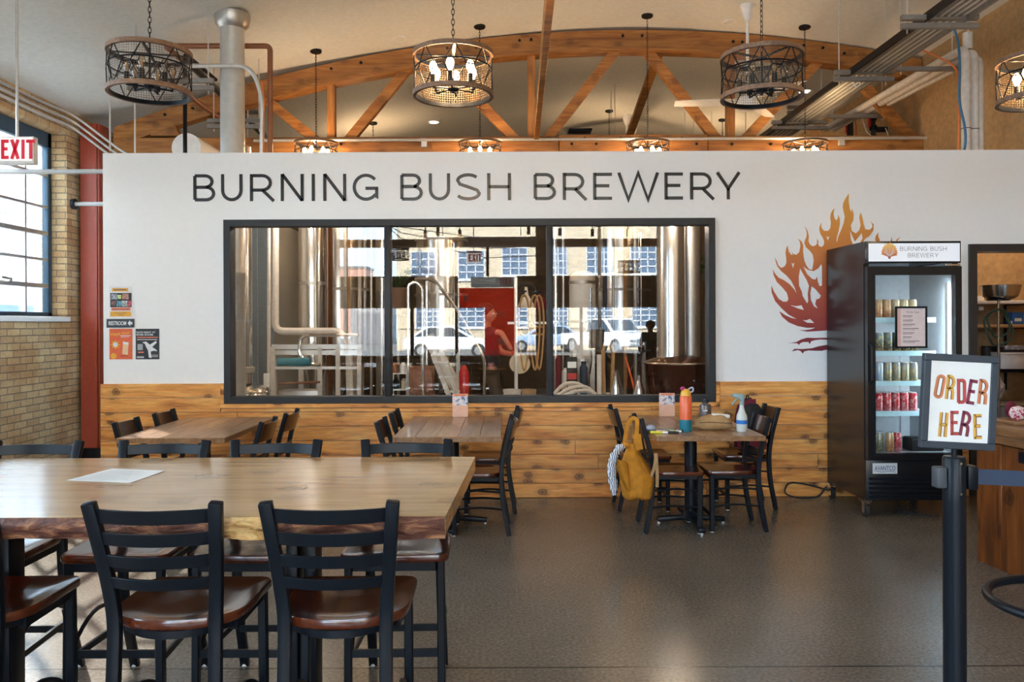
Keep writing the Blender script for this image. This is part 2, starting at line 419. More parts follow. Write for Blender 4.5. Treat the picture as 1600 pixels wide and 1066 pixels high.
M['brickdark'] = brick('dark_brick', ((0.12, 0.085, 0.062), (0.09, 0.066, 0.05), (0.8, 0.8, 0.8)), (0.10, 0.08, 0.065))
M['brickfront'] = brick('tan_block', ((0.42, 0.31, 0.21), (0.37, 0.28, 0.19), (0.9, 0.88, 0.85)), (0.32, 0.25, 0.18), w=0.4, h=0.2)
M['nextdoor'] = brick('pale_neighbour_brick', ((0.62, 0.58, 0.52), (0.52, 0.48, 0.43), (0.9, 0.9, 0.9)), (0.60, 0.57, 0.53))
M['tanwall'] = simple('tan_plaster', (0.40, 0.25, 0.115), 0.85, var=0.16)
M['pine'] = wood('honey_pine', (0.50, 0.155, 0.03), (0.87, 0.365, 0.078), (0.98, 0.53, 0.155), 'X', 1.0, 0.5, 0.95, 0.15, 0.20)
M['slab'] = wood('varnished_slab', (0.40, 0.22, 0.09), (0.53, 0.315, 0.135), (0.58, 0.365, 0.170), 'X', 0.6, 0.27, 0.40, 0.35, 0.0)
M['top'] = wood('brown_plank_top', (0.17, 0.07, 0.028), (0.27, 0.12, 0.05), (0.34, 0.17, 0.078), 'X', 1.0, 0.32, 0.3, 0.25, 0.2)
M['seat'] = wood('dark_mahogany_seat', (0.050, 0.010, 0.004), (0.088, 0.017, 0.006), (0.125, 0.027, 0.009), 'Y', 0.7, 0.20, 0.0, 0.6, 0.0)
M['slat'] = wood('walnut_back', (0.045, 0.016, 0.008), (0.075, 0.028, 0.013), (0.11, 0.045, 0.02), 'X', 1.0, 0.28, 0.0, 0.4, 0.0)
M['truss'] = wood('fir_timber', (0.20, 0.070, 0.014), (0.36, 0.145, 0.030), (0.46, 0.205, 0.050), 'X', 0.8, 0.55, 0.5, 0.1, 0.15)
M['bar'] = wood('bar_boards', (0.040, 0.010, 0.002), (0.145, 0.038, 0.005), (0.215, 0.064, 0.010), 'Z', 0.8, 0.4, 0.8, 0.2, 0.2)
M['bartop'] = wood('bar_top', (0.15, 0.065, 0.025), (0.25, 0.115, 0.045), (0.32, 0.165, 0.07), 'Y', 0.8, 0.4, 0.2, 0.2, 0.0)
M['shelfwood'] = wood('shelf_board', (0.30, 0.16, 0.06), (0.42, 0.24, 0.10), (0.50, 0.30, 0.13), 'X', 0.8, 0.5, 0.2, 0.0, 0.0)
M['rim'] = wood('weathered_rim', (0.16, 0.085, 0.05), (0.24, 0.135, 0.08), (0.30, 0.18, 0.11), 'X', 2.0, 0.6, 0.0, 0.0, 0.0)
def bark():
    t = NT('bark_edge'); c = t.coords((3, 3, 10)); n = t.noise(c, 3.5, 6, 0.7, 1.0); v = t.noise(t.coords((2.6, 1, 1)), 1.3, 3)
    a = t.ramp(n, [(0.34, (0.035, 0.008, 0.005)), (0.5, (0.15, 0.042, 0.02)), (0.64, (0.42, 0.19, 0.085))])
    b = t.ramp(n, [(0.34, (0.16, 0.06, 0.02)), (0.5, (0.62, 0.33, 0.10)), (0.66, (0.85, 0.60, 0.26))])
    t.l(t.mix(t.ramp(v, [(0.50, (0, 0, 0)), (0.57, (1, 1, 1))]), a, b), t.b.inputs['Base Color'])
    t.b.inputs['Roughness'].default_value = 0.45; t.bump(n, 0.9, 0.02); return t.m
M['bark'] = bark()
def floor_mat():
    t = NT('polished_concrete'); c = t.coords()
    n = t.noise(c, 0.8, 5, 0.6); n2 = t.noise(c, 60, 3, 0.6)
    vo = t.n('ShaderNodeTexVoronoi'); vo.inputs['Scale'].default_value = 55; t.l(c, vo.inputs['Vector'])
    base = t.ramp(n, [(0.3, (0.135, 0.114, 0.091)), (0.7, (0.185, 0.157, 0.126))])
    base = t.mix(0.6, base, t.ramp(n2, [(0.36, (0.55,)*3), (0.64, (1.4,)*3)]), 'MULTIPLY')
    base = t.mix(0.5, base, t.ramp(vo.outputs['Distance'], [(0.1, (1.6, 1.55, 1.45)), (0.3, (0.95,)*3)]), 'MULTIPLY')
    sx = t.n('ShaderNodeSeparateXYZ'); t.l(c, sx.inputs[0])
    def joint(sock, at):
        d = t.math('ABSOLUTE', t.math('SUBTRACT', sock, at)); return t.math('LESS_THAN', d, 0.006)
    j = t.math('MAXIMUM', joint(sx.outputs[1], 3.54), joint(sx.outputs[1], -0.2))
    t.l(t.mix(j, base, (0.03, 0.026, 0.022)), t.b.inputs['Base Color'])
    t.l(t.ramp(n, [(0.3, (0.20,)*3), (0.7, (0.25,)*3)]), t.b.inputs['Roughness'])
    t.b.inputs['Specular IOR Level'].default_value = 0.55
    t.bump(n2, 0.012, 0.002); return t.m
M['floor'] = floor_mat()
M['pane'] = pane('window_glass', (0.93, 0.94, 0.935), 0.028, 1.0)
M['clear'] = pane('clear_glass', (0.97, 0.98, 0.98), 0.01, 0.8)
def bulb_glass():
    m = pane('clear_bulb_glass', (0.86, 0.80, 0.70), 0.10, 1.0); return m
M['bulb_off'] = bulb_glass()
M['bulb_on'] = glow('lit_bulb', (1.0, 0.62, 0.28), 9.0)
M['filament'] = simple('amber_filament', (0.75, 0.42, 0.16), 0.4)
M['lamp'] = glow('downlight_glow', (1.0, 0.82, 0.6), 1.6)
M['led'] = glow('led_strip', (0.72, 0.88, 1.0), 20.0)
M['signlight'] = glow('lit_sign', (0.62, 0.66, 0.72), 0.055)
M['exitface'] = glow('exit_face', (0.95, 0.90, 0.90), 0.055)
M['exitred'] = glow('exit_red', (0.60, 0.01, 0.035), 0.035)
def letters():
    t = NT('satin_black_vinyl'); t.b.inputs['Base Color'].default_value = (0.022, 0.021, 0.023, 1)
    t.b.inputs['Roughness'].default_value = 0.27; t.b.inputs['Specular IOR Level'].default_value = 0.45
    n = t.noise(t.coords(), 60, 2); t.bump(n, 0.02, 0.001); return t.m
M['letter'] = letters()
def flame():
    t = NT('flame_paint'); sx = t.n('ShaderNodeSeparateXYZ'); t.l(t.coords(), sx.inputs[0])
    z = t.math('DIVIDE', t.math('SUBTRACT', sx.outputs[2], 1.30), 1.40)
    t.l(t.ramp(z, [(0.0, (0.17, 0.014, 0.03)), (0.12, (0.30, 0.036, 0.035)), (0.30, (0.44, 0.078, 0.045)), (0.52, (0.55, 0.15, 0.045)), (0.78, (0.66, 0.27, 0.05)), (1.0, (0.72, 0.36, 0.06))]), t.b.inputs['Base Color'])
    t.b.inputs['Roughness'].default_value = 0.5; return t.m
M['flame'] = flame()
def canmat(name, lo, mid, hi, band=None):
    t = NT(name); c = t.coords(); sx = t.n('ShaderNodeSeparateXYZ'); t.l(c, sx.inputs[0])
    z = t.math('DIVIDE', sx.outputs[2], 0.155)
    col = t.ramp(z, [(0.05, lo), (0.45, mid), (0.9, hi)])
    n = t.noise(c, 55, 3); col = t.mix(t.ramp(n, [(0.50, (0, 0, 0)), (0.60, (0.8,)*3)]), col, band or tuple(min(1, v*2.2) for v in mid))
    t.l(col, t.b.inputs['Base Color']); t.b.inputs['Roughness'].default_value = 0.3; t.b.inputs['Metallic'].default_value = 0.25
    return t.m
M['can_orange'] = canmat('orange_can', (0.40, 0.16, 0.06), (0.55, 0.27, 0.11), (0.62, 0.42, 0.22), (0.66, 0.46, 0.28))
M['can_tan'] = canmat('straw_can', (0.42, 0.26, 0.12), (0.60, 0.45, 0.25), (0.66, 0.58, 0.38), (0.7, 0.6, 0.4))
M['can_green'] = canmat('dark_can', (0.10, 0.04, 0.03), (0.09, 0.13, 0.13), (0.25, 0.32, 0.34), (0.55, 0.50, 0.18))
M['can_blue'] = canmat('pale_blue_can', (0.30, 0.44, 0.60), (0.36, 0.50, 0.66), (0.44, 0.56, 0.70), (0.62, 0.56, 0.36))
M['can_gold'] = canmat('grey_gold_can', (0.20, 0.21, 0.16), (0.30, 0.30, 0.20), (0.30, 0.34, 0.36), (0.62, 0.45, 0.18))
M['can_red'] = canmat('red_can', (0.62, 0.16, 0.18), (0.52, 0.045, 0.05), (0.50, 0.012, 0.03), (0.72, 0.42, 0.40))
# ------------------------------------------------------------------ the room
YW = 7.0                                    # face of the white partition
def ceil_z(x): return 4.95-0.0475*abs(x-1.44)**1.65
XL, XR, YF, YB = -4.9, 4.8, -5.3, 15.0; T_ = 0.17
struct(MB().box(-5.3, 6.6, -5.6, YB+0.2, -0.12, 0).build('floor', M['floor']))
m = MB(); xs = [XL-0.4+(XR-XL+0.8)*i/48 for i in range(49)]
for i in range(48):
    a, b = xs[i], xs[i+1]; za, zb = ceil_z(a), ceil_z(b)
    m.add([(a,-5.6,za),(b,-5.6,zb),(b,YB+0.2,zb),(a,YB+0.2,za),(a,-5.6,za+0.2),(b,-5.6,zb+0.2),(b,YB+0.2,zb+0.2),(a,YB+0.2,za+0.2)],
          [(0,1,2,3),(7,6,5,4),(0,4,5,1),(3,2,6,7)]+([(0,3,7,4)] if i == 0 else [])+([(1,5,6,2)] if i == 47 else []))
struct(m.build('ceiling', M['ceil'], angle=60))
# left brick wall with three window holes
SIL, HEAD = 1.64, 3.68
holes = [(6.0, 8.80), (2.5, 5.3), (-1.0, 1.8)]
m = MB(); X0, X1 = XL-0.28, XL
m.box(X0, X1, YF-0.3, YB+0.2, 0, SIL).box(X0, X1, YF-0.3, YB+0.2, HEAD, 4.15)
e = [YF-0.3]+[v for h in sorted(holes) for v in h]+[YB+0.2]
for i in range(0, len(e), 2): m.box(X0, X1, e[i], e[i+1], SIL, HEAD)
struct(m.build('wall_left', M['brickwall'], weld=False))
struct(MB().box(XR, XR+0.25, YF-0.3, YW+T_, 0, 4.9).box(XR, XR+0.25, YW+T_, 8.7, 2.9, 4.9).box(XR, XR+0.25, 8.7, YB+0.2, 0, 4.9).build('wall_right', M['tanwall'], weld=False))
struct(MB().box(XL-0.28, XR+0.25, YB, YB+0.2, 0, 5.1).build('wall_back', M['brickdark']))
# painted stone sill and steel sash of each side window
for k, (y0, y1) in enumerate(holes):
    w = struct(thing(f'window_{k+2}', 'tall steel sash window in the brick wall', 'window')); del w['category']
    struct(MB().box(X0, X1+0.03, y0-0.02, y1+0.02, SIL-0.055, SIL).build('sill', M['white'], w, 0.006))
    f = MB(); xf = XL-0.20
    f.box(xf-0.03, xf+0.03, y0, y0+0.07, SIL, HEAD).box(xf-0.03, xf+0.03, y1-0.07, y1, SIL, HEAD)
    f.box(xf-0.03, xf+0.03, y0, y1, SIL, SIL+0.05).box(xf-0.03, xf+0.03, y0, y1, HEAD-0.16, HEAD)
    struct(f.build('frame', simple('blue_black_steel', (0.03, 0.07, 0.11), 0.4) if k == 0 else bpy.data.materials['blue_black_steel'], w, 0.004))
    f = MB()
    for j in range(1, 6): yy = y0+(y1-y0)*j/6; f.box(xf-0.012, xf+0.025, yy-0.014, yy+0.014, SIL+0.05, HEAD-0.16)
    for zz in (1.98, 2.27, 2.56, 2.85, 3.20): f.box(xf-0.012, xf+0.03, y0+0.07, y1-0.07, zz-(0.022 if zz in (1.98, 2.56) else 0.012), zz+(0.022 if zz in (1.98, 2.56) else 0.012))
    struct(f.build('glazing_bar', M['steel2'], w))
    struct(MB().box(xf-0.006, xf-0.002, y0+0.05, y1-0.05, SIL+0.03, HEAD-0.1).build('pane', M['clear'], w))
    struct(MB().tube([(xf+0.04, y1-0.75, 1.99), (xf+0.09, y1-0.82, 2.02), (xf+0.10, y1-1.0, 2.03)], 0.012, 8).build('handle', M['steel2'], w))
# white partition with the long window and the doorway
ZP = 3.075
wx0, wx1, wz0, wz1 = P(352, 630, YW).x, P(1117, 626, YW).x, 0.845, 2.475
dx0, dx1, dz1 = P(1513, 560, YW).x, 4.8, 2.235
px0 = P(161, 400, YW).x
m = MB(); T = 0.16
m.box(px0, wx0, YW, YW+T, 0, ZP).box(wx0, wx1, YW, YW+T, 0, wz0).box(wx0, wx1, YW, YW+T, wz1, ZP)
m.box(wx1, dx0, YW, YW+T, 0, ZP).box(dx0, dx1, YW, YW+T, dz1, ZP).box(px0, px0+T, YW+T, YB, 0, ZP)
struct(m.build('wall_partition', M['white']))
w1 = struct(thing('window_1', 'long three-pane window with charcoal frame in the white wall', 'window')); del w1['category']
fw = 0.058; f = MB(); fy0, fy1 = YW-0.035, YW+0.11
f.box(wx0, wx0+fw, fy0, fy1, wz0, wz1).box(wx1-fw, wx1, fy0, fy1, wz0, wz1).box(wx0+fw, wx1-fw, fy0, fy1, wz0, wz0+fw).box(wx0+fw, wx1-fw, fy0, fy1, wz1-fw, wz1)
struct(f.build('frame', M['frame'], w1))
mull = [P(606, 480, YW).x, P(859, 480, YW).x]
for q in mull: struct(MB().box(q-0.027, q+0.027, fy0+0.004, fy1, wz0+fw, wz1-fw).build('mullion', M['frame'], w1, 0.003))
ed = [wx0+fw]+[v for q in mull for v in (q-0.027, q+0.027)]+[wx1-fw]
for i in range(0, 6, 2): struct(MB().quad((ed[i], YW+0.03, wz0+fw), (ed[i+1], YW+0.03, wz0+fw), (ed[i+1], YW+0.03, wz1-fw), (ed[i], YW+0.03, wz1-fw)).build('pane', M['pane'], w1))
# pine wainscot
m = MB(); rows = 8; hz = 1.025/rows; rng = random.Random(3)
def planks(x0, x1, z0, z1):
    x = x0
    while x < x1-0.01:
        L = rng.uniform(1.1, 2.9); e = min(x1, x+L)
        if x1-e < 0.4: e = x1
        m.box(x+0.0015, e-0.0015, YW-0.022, YW-0.0005, z0+0.0025, z1-0.0025); x = e
fridge_r = dx0-0.012
for r in range(rows):
    z0, z1 = r*hz, (r+1)*hz
    if z1 <= wz0-0.02: planks(px0-0.02, fridge_r, z0, z1)
    else:
        if z0 < wz0-0.045: planks(wx0-0.03, wx1+0.03, z0, wz0-0.042)
        planks(px0-0.02, wx0-0.035, z0, z1); planks(wx1+0.035, fridge_r, z0, z1)
o = struct(m.build('wall_wainscot', M['pine'], bevel=0.0022, seg=1, weld=False))
m = MB(); m.box(wx0-0.035, wx1+0.035, YW-0.03, YW-0.0005, wz0-0.04, wz0-0.002)
m.box(wx0-0.034, wx0-0.003, YW-0.03, YW-0.0005, wz0, 1.025).box(wx1+0.003, wx1+0.034, YW-0.03, YW-0.0005, wz0, 1.025)
struct(m.build('trim_1', M['pine'], bevel=0.002, seg=1, weld=False))
# door frame
d1 = struct(thing('door_1', 'dark framed doorway beside the cooler', 'doorway')); del d1['category']
m = MB(); m.box(dx0, dx0+0.065, YW-0.03, YW+T+0.02, 0, dz1).box(dx0+0.065, dx1-0.005, YW-0.03, YW+T+0.02, dz1-0.065, dz1)
struct(m.build('door_frame', simple('brown_black_frame', (0.035, 0.028, 0.028), 0.45), d1))
# red steel column at the corner
c0 = P(126, 500, 9.0).x
m = MB(); m.box(c0, c0+0.20, 9.0, 9.025, 0.14, 3.85).box(c0, c0+0.20, 9.20, 9.225, 0.14, 3.85).box(c0+0.19, c0+0.215, 9.0, 9.225, 0.14, 3.85)
o = thing('steel_column', 'red painted steel column in the corner between the brick wall and the white wall', 'column')
m.build('column_shaft', M['redpaint'], o)
MB().box(c0-0.015, c0+0.235, 8.985, 9.24, 0, 0.14).build('base', M['black'], o, 0.01)
# storefront behind the camera (seen mirrored in the glass)
m = MB(); y0, y1 = YF-0.28, YF
def fx(px): return (px-790)/63.7
zt = 4.05
m.box(XL, XR, y0, y1, 0, 0.75).box(XL, fx(527), y0, y1, 0.75, 4.1).box(fx(1030), XR, y0, y1, 0.75, 5.0)
m.box(fx(527), fx(713), y0, y1, 1.93, 2.71).box(fx(808), fx(1030), y0, y1, 1.93, 2.71).box(fx(838), fx(862), y0, y1, 0.75, 4.95).box(fx(527), fx(1030), y0, y1, 3.44, 3.62)
m.box(fx(527), fx(612), y0, y1, 4.0, 4.3).box(fx(612), fx(1030), y0, y1, 4.45, 5.05)
struct(m.build('wall_front', M['brickfront'], weld=False))
m = MB()
for q, z0, z1 in ((608, 0.75, 1.93), (643, 0.75, 1.93), (713, 0.75, 2.71), (909, 0.75, 1.93), (608, 2.71, 3.44), (684, 2.71, 4.45), (762, 2.71, 3.44), (938, 0.75, 4.45)):
    m.box(fx(q)-0.035, fx(q)+0.035, y0+0.1, y1-0.02, z0, z1)
struct(m.build('trim_2', M['frame'], weld=False))
# ------------------------------------------------------------------ timber truss
YT = 9.1
def tx(px, py=200): return P(px, py, YT).x
def tz(px, py): return P(px, py, YT).z
tr = thing('roof_truss', 'bowstring timber roof truss spanning above the white wall', 'truss', (0, YT, 0))
AP = tx(985, 50); ZT = tz(985, 50)
def chord_z(x): return ZT-0.0309*(x-AP)**2
def arch(x0, x1, dz0, dz1, ya, yb, n=30):
    m = MB(); pr = [(x0+(x1-x0)*i/n) for i in range(n+1)]
    vs = []; fs = []
    for x in pr:
        z = chord_z(x); vs += [(x, ya, z-dz0), (x, yb, z-dz0), (x, yb, z-dz1), (x, ya, z-dz1)]
    for i in range(n):
        for k in range(4): fs.append((4*i+k, 4*i+(k+1) % 4, 4*i+4+(k+1) % 4, 4*i+4+k))
    fs += [(0,1,2,3), (4*n+3,4*n+2,4*n+1,4*n)]
    return m.add(vs, fs)
xl, xr = tx(182), 4.79
arch(xl, xr, 0.0, 0.235, -0.07, 0.07).build('top_chord', M['truss'], tr, 0.004, 1)
arch(xl+1.3, xr, 0.20, 0.245, -0.10, 0.10).build('chord_ledge', M['truss'], tr)
MB().box(xl, tx(872), -0.08, 0.08, 3.50, 3.69).box(tx(873), tx(1102), -0.095, 0.095, 3.50, 3.70).box(tx(1103), xr, -0.08, 0.08, 3.50, 3.685).build('bottom_chord', M['truss'], tr, 0.004, 1)
def web(a, b, w=0.085, name='brace', yo=0.0):
    p = P(*a, YT); q = P(*b, YT); p.y = q.y = yo
    MB().bar(p, q, 0.11, w, up=(0, 1, 0)).build(name, wood_z if abs(p.x-q.x) < 0.1 else M['truss'], tr, 0.003, 1)
wood_z = wood('fir_post', (0.20, 0.070, 0.014), (0.36, 0.145, 0.030), (0.46, 0.205, 0.050), 'Z', 0.8, 0.55, 0.3, 0.1, 0.1)
for px, top in ((518, 122), (830, 76), (1140, 80)):
    p = P(px, top, YT); q = P(px, 222, YT)
    MB().box(p.x-0.045, p.x+0.045, -0.05, 0.05, q.z, p.z).build('post', wood_z, tr, 0.003, 1)
for a, b in (((398, 142), (497, 222)), ((650, 92), (543, 222)), ((678, 86), (808, 222)), ((966, 74), (852, 222)),
             ((1003, 70), (1122, 222)), ((1292, 82), (1160, 222)), ((1304, 84), (1428, 222))): web(a, b)
MB().prism([(tx(238), tz(238, 214)), (tx(250), tz(250, 196)), (tx(272), tz(272, 190)), (tx(284), tz(284, 214))], -0.06, 0.06).build('end_block', M['truss'], tr, 0.003, 1)
bolt = None
for px in (262, 305, 520, 566, 700, 745, 812, 830, 972, 1002, 1143, 1157, 1252, 1282, 1315):
    x = tx(px); z = chord_z(x)-(0.10 if px % 2 else 0.07)
    b = MB().cyl((0, -0.085, 0), 0.016, 0.03, 10, 'Y').build('bolt', M['black'], tr) if bolt is None else copy_tree(bolt, tr)
    bolt = bolt or b; b.location = (x, 0, z)
for px in (535, 912, 968, 1005, 1062, 892, 930, 1085, 1140, 1200):
    b = copy_tree(bolt, tr); b.location = (tx(px), -0.018, tz(px, 219 if px in (912, 968, 1005, 1062) else 228))
# strut between the trusses and a sway brace behind
a = P(852, 2, 5.1); b = P(838, 214, 9.0)
t = thing('ceiling_strut', 'slim timber strut running overhead from the truss toward the room', 'beam', (0, 0, 0))
MB().bar((0.24, 2.0, a.z), (b.x, 9.02, b.z+0.03), 0.055, 0.14).build('timber', M['truss'], t, 0.004, 1)
a = P(1032, 76, 9.15); b = P(982, 216, 11.5)
t = thing('sway_brace', 'timber sway brace slanting behind the middle of the truss', 'brace', (0, 0, 0))
MB().bar((a.x, 9.18, a.z), b, 0.10, 0.06, up=(0, 1, 0)).build('timber', M['truss'], t, 0.003, 1)
t = thing('steel_conduit', 'thin grey conduit clipped along the lower chord of the truss', 'conduit', (0, 0, 0))
z = tz(900, 222)
MB().tube([(tx(402), YT-0.13, z), (tx(1442), YT-0.13, z)], 0.018, 8).build('pipe', M['galv'], t)
for px in (664, 990, 1308): MB().cbox((tx(px), YT-0.11, z-0.03), 0.06, 0.05, 0.10).build('clip', M['galv'], t)

# ------------------------------------------------------------------ drum chandeliers
def make_chandelier(lit, label):
    R, H = 0.228, 0.235
    t = thing('drum_chandelier', label, 'chandelier', (0, 0, 0), 0, 'wire drum chandeliers')
    def band(zc):
        return MB().lathe([(R-0.006, zc-0.013), (R+0.010, zc-0.013), (R+0.010, zc+0.013), (R-0.006, zc+0.013), (R-0.006, zc-0.013)], (0,0,0), 48)
    band(H/2).build('top_rim', M['rim'], t); band(-H/2).build('bottom_rim', M['rim'], t)
    m = MB().lathe([(R-0.010, -H/2-0.012), (R-0.0065, -H/2-0.012), (R-0.0065, -H/2+0.012), (R-0.010, -H/2+0.012), (R-0.010, -H/2-0.012)], (0,0,0), 40)
    m.lathe([(R-0.010, H/2-0.012), (R-0.0065, H/2-0.012), (R-0.0065, H/2+0.012), (R-0.010, H/2+0.012), (R-0.010, H/2-0.012)], (0,0,0), 40)
    m.torus((0, 0, 0.03), R-0.002, 0.005, 40, 5)
    m.build('inner_ring', M['black'], t)
    # fine wire mesh
    m = MB(); n = 96; w = 0.0009
    for i in range(n):
        a = 2*PI*i/n; c, s_ = math.cos(a), math.sin(a); q = Vector((-s_, c, 0))*w; p = Vector((c*R, s_*R, 0))*0.985
        m.quad(p-q+Vector((0,0,-H/2)), p+q+Vector((0,0,-H/2)), p+q+Vector((0,0,H/2)), p-q+Vector((0,0,H/2)))
    for j in range(1, 17):
        z = -H/2+H*j/17; m.lathe([(R*0.985, z-w), (R*0.985, z+w)], (0,0,0), 40)
    m.build('wire_mesh', M['wire'], t, weld=False, flat=True)
    # slanted rods with short ties
    m = MB(); n = 8; r = R+0.004
    def at(a, z): return (r*math.cos(a), r*math.sin(a), z)
    for i in range(n):
        a = 2*PI*i/n; d = 2*PI/n
        m.tube([at(a, H/2), at(a+d*0.36, 0.0)], 0.0034, 5); m.tube([at(a+d, H/2), at(a+d*0.64, 0.0)], 0.0034, 5)
        m.tube([at(a+d*0.36, 0), at(a+d*0.64, 0)], 0.0034, 5)
        m.tube([at(a+d*0.36, 0), at(a, -H/2)], 0.0034, 5); m.tube([at(a+d*0.64, 0), at(a+d, -H/2)], 0.0034, 5)
    m.build('zigzag_rods', M['black'], t)
    MB().bar((-R, 0, H/2-0.006), (R, 0, H/2-0.006), 0.018, 0.006).bar((0, -R, H/2-0.006), (0, R, H/2-0.006), 0.018, 0.006).build('cross_bar', M['black'], t)
    MB().tube([(0, 0, H/2+0.03), (0, 0, -0.085)], 0.007, 8).build('stem', M['black'], t)
    MB().lathe([(0, -0.112), (0.008, -0.11), (0.010, -0.098), (0.030, -0.094), (0.034, -0.085), (0.030, -0.070), (0.012, -0.064), (0, -0.064)], (0,0,0), 20).build('hub', M['black'], t)
    for i in range(6):
        a = 2*PI*i/6+0.35; c, s_ = math.cos(a), math.sin(a); ra = 0.125
        q = MB().tube([(0.02*c, 0.02*s_, -0.083), (ra*c, ra*s_, -0.088)], 0.0055, 6).tube([(ra*c, ra*s_, -0.092), (ra*c, ra*s_, -0.065)], 0.006, 6).build('arm', M['black'], t)
        MB().lathe([(0, -0.072), (0.016, -0.072), (0.016, -0.015), (0, -0.015)], (ra*c, ra*s_, 0), 12).build('socket', M['black'], q)
        b = MB().lathe([(0.009, -0.015), (0.012, -0.004), (0.021, 0.018), (0.023, 0.032), (0.018, 0.052), (0.008, 0.064), (0, 0.067)], (ra*c, ra*s_, 0), 14)
        b.build('bulb', M['bulb_on'] if lit else M['bulb_off'], q)
        if not lit: MB().lathe([(0, -0.005), (0.006, 0.0), (0.008, 0.02), (0.003, 0.04), (0, 0.042)], (ra*c, ra*s_, 0), 8).build('filament', M['filament'], q)
    return t
def chain_canopy(t, L):
    """oval link chain of length L above the drum and a round ceiling plate"""
    m = MB(); z = 0.145; n = max(1, int(L/0.030)); k = L/n
    for i in range(n):
        pts = []; h, w = k*0.68, 0.0085
        for q in range(10):
            a = 2*PI*q/10; u, v = w*math.cos(a), h*math.sin(a)
            pts.append((u, 0, z+k*(i+0.5)+v) if i % 2 else (0, u, z+k*(i+0.5)+v))
        m.tube(pts, 0.0024, 4, True)
    m.build('chain', M['black'], t)
    MB().lathe([(0, L+0.128), (0.055, L+0.130), (0.064, L+0.138), (0.064, L+0.158), (0, L+0.158)], (0,0,0), 24).build('canopy', M['black'], t)
proto = {True: make_chandelier(True, 'x'), False: make_chandelier(False, 'x')}
used = {True: False, False: False}
def chandelier(px, py, D, lit, label, rz, power=3.5):
    p = P(px, py, D); src = proto[lit]
    if not used[lit]: t = src; used[lit] = True
    else:
        t = thing('drum_chandelier', label, 'chandelier', p, rz, 'wire drum chandeliers')
        for ch in list(src.children):
            if ch.name.split('.')[0] in ('chain', 'canopy') or ch.type == 'LIGHT': continue
            copy_tree(ch, t)
    t.location = p; t.rotation_euler = (0, 0, rz); t['label'] = label
    chain_canopy(t, ceil_z(p.x)-p.z-0.155)
    if lit:
        l = bpy.data.lights.new('chandelier_light', 'POINT'); l.energy = power; l.color = (1.0, 0.70, 0.42); l.shadow_soft_size = 0.09
        o = bpy.data.objects.new('chandelier_light', l); COL.objects.link(o); o.parent = t; o.location = (0, 0, 0.01)
    return t
near_y = 117
chandelier(708, near_y, 4.65, True, 'lit wire drum chandelier glowing in front of the truss, above the lettering', 0.10, 2.6)
chandelier(234, near_y-3, 4.65, False, 'unlit wire drum chandelier hanging beside the tall steel flue', 0.25)
chandelier(1190, near_y+3, 4.65, False, 'unlit wire drum chandelier hanging below the white ceiling fan', 0.45)
chandelier(1628, near_y+8, 4.65, True, 'lit wire drum chandelier cut by the frame near the tan wall', 0.0, 2.4)
for k, (px, lab) in enumerate(((494, 'lit wire drum chandelier half hidden by the white wall, beside the truss post'),
                               (750, 'lit drum chandelier half hidden by the white wall, under the glowing near one'),
                               (1012, 'lit wire drum chandelier half hidden by the white wall, below the crossing timbers'),
                               (1258, 'lit wire drum chandelier half hidden by the white wall, below the conduit rack'))):
    chandelier(px, 241, 8.7, True, lab, 0.2*k, 2.2)
for px in (583, 952, 1129):
    chandelier(px, 262, 12.6 if px > 600 else 11.9, True, {583: 'distant wire drum chandelier seen only by its ceiling plate beside the short flue', 952: 'distant wire drum chandelier seen by its ceiling plate between the truss timbers',
                                     1129: 'distant wire drum chandelier seen by its ceiling plate next to the truss post'}[px], 0.1, 2.2)
# two chandeliers behind the camera that show mirrored in the glass
for px, py, Dm, lit, lab in ((622, 397, 17.2, False, 'unlit wire drum chandelier near the storefront, mirrored in the middle of the long window'),
                             (983, 417, 17.2, False, 'unlit wire drum chandelier near the storefront, mirrored beside the tall tank')):
    r = RP(px, py, Dm); t = chandelier(790, 300, 5, lit, lab, 0.3)
    t.location = r
    for ch in list(t.children):
        if ch.name.split('.')[0] in ('chain', 'canopy'): bpy.data.objects.remove(ch)
    chain_canopy(t, ceil_z(r.x)-r.z-0.155)

# ------------------------------------------------------------------ ceiling fans, vents, downlights
def fan(px, D, drop, label, a0):
    x = P(px, 100, D).x; zc = ceil_z(x); t = thing('ceiling_fan', label, 'ceiling fan', (x, D, 0))
    MB().lathe([(0, zc-0.17), (0.03, zc-0.17), (0.055, zc-0.10), (0.075, zc-0.02), (0.075, zc+0.005), (0, zc+0.005)], (0,0,0), 20).build('canopy', M['pale'], t)
    zm = zc-drop
    MB().tube([(0, 0, zc-0.16), (0, 0, zm+0.06)], 0.016, 10).build('down_rod', M['pale'], t)
    MB().lathe([(0, zm-0.10), (0.07, zm-0.09), (0.11, zm-0.05), (0.12, zm+0.01), (0.09, zm+0.05), (0.03, zm+0.08), (0, zm+0.08)], (0,0,0), 24).build('motor', M['pale'], t)
    for k in range(3):
        a = a0+2*PI*k/3; m = MB(); prof = []
        n = 8
        for i in range(n+1):
            u = i/n; rr = 0.10+0.66*u; wd = 0.055+0.02*math.sin(PI*u); 
            prof.append((rr, wd))
        vs = []; fs = []
        for rr, wd in prof:
            vs += [(rr, -wd, -0.012), (rr, wd, 0.012), (rr, wd, 0.020), (rr, -wd, -0.004)]
        for i in range(n):
            for q in range(4): fs.append((4*i+q, 4*i+(q+1) % 4, 4*i+4+(q+1) % 4, 4*i+4+q))
        fs += [(0,1,2,3), (4*n+3,4*n+2,4*n+1,4*n)]
        m.add(vs, fs); m.move(Matrix.Translation((0, 0, zm)) @ Matrix.Rotation(a, 4, 'Z')); m.build('blade', M['pale'], t)
fan(1168, 8.3, 1.02, 'white three-blade ceiling fan behind the unlit chandelier by the conduit rack', PI*0.97)
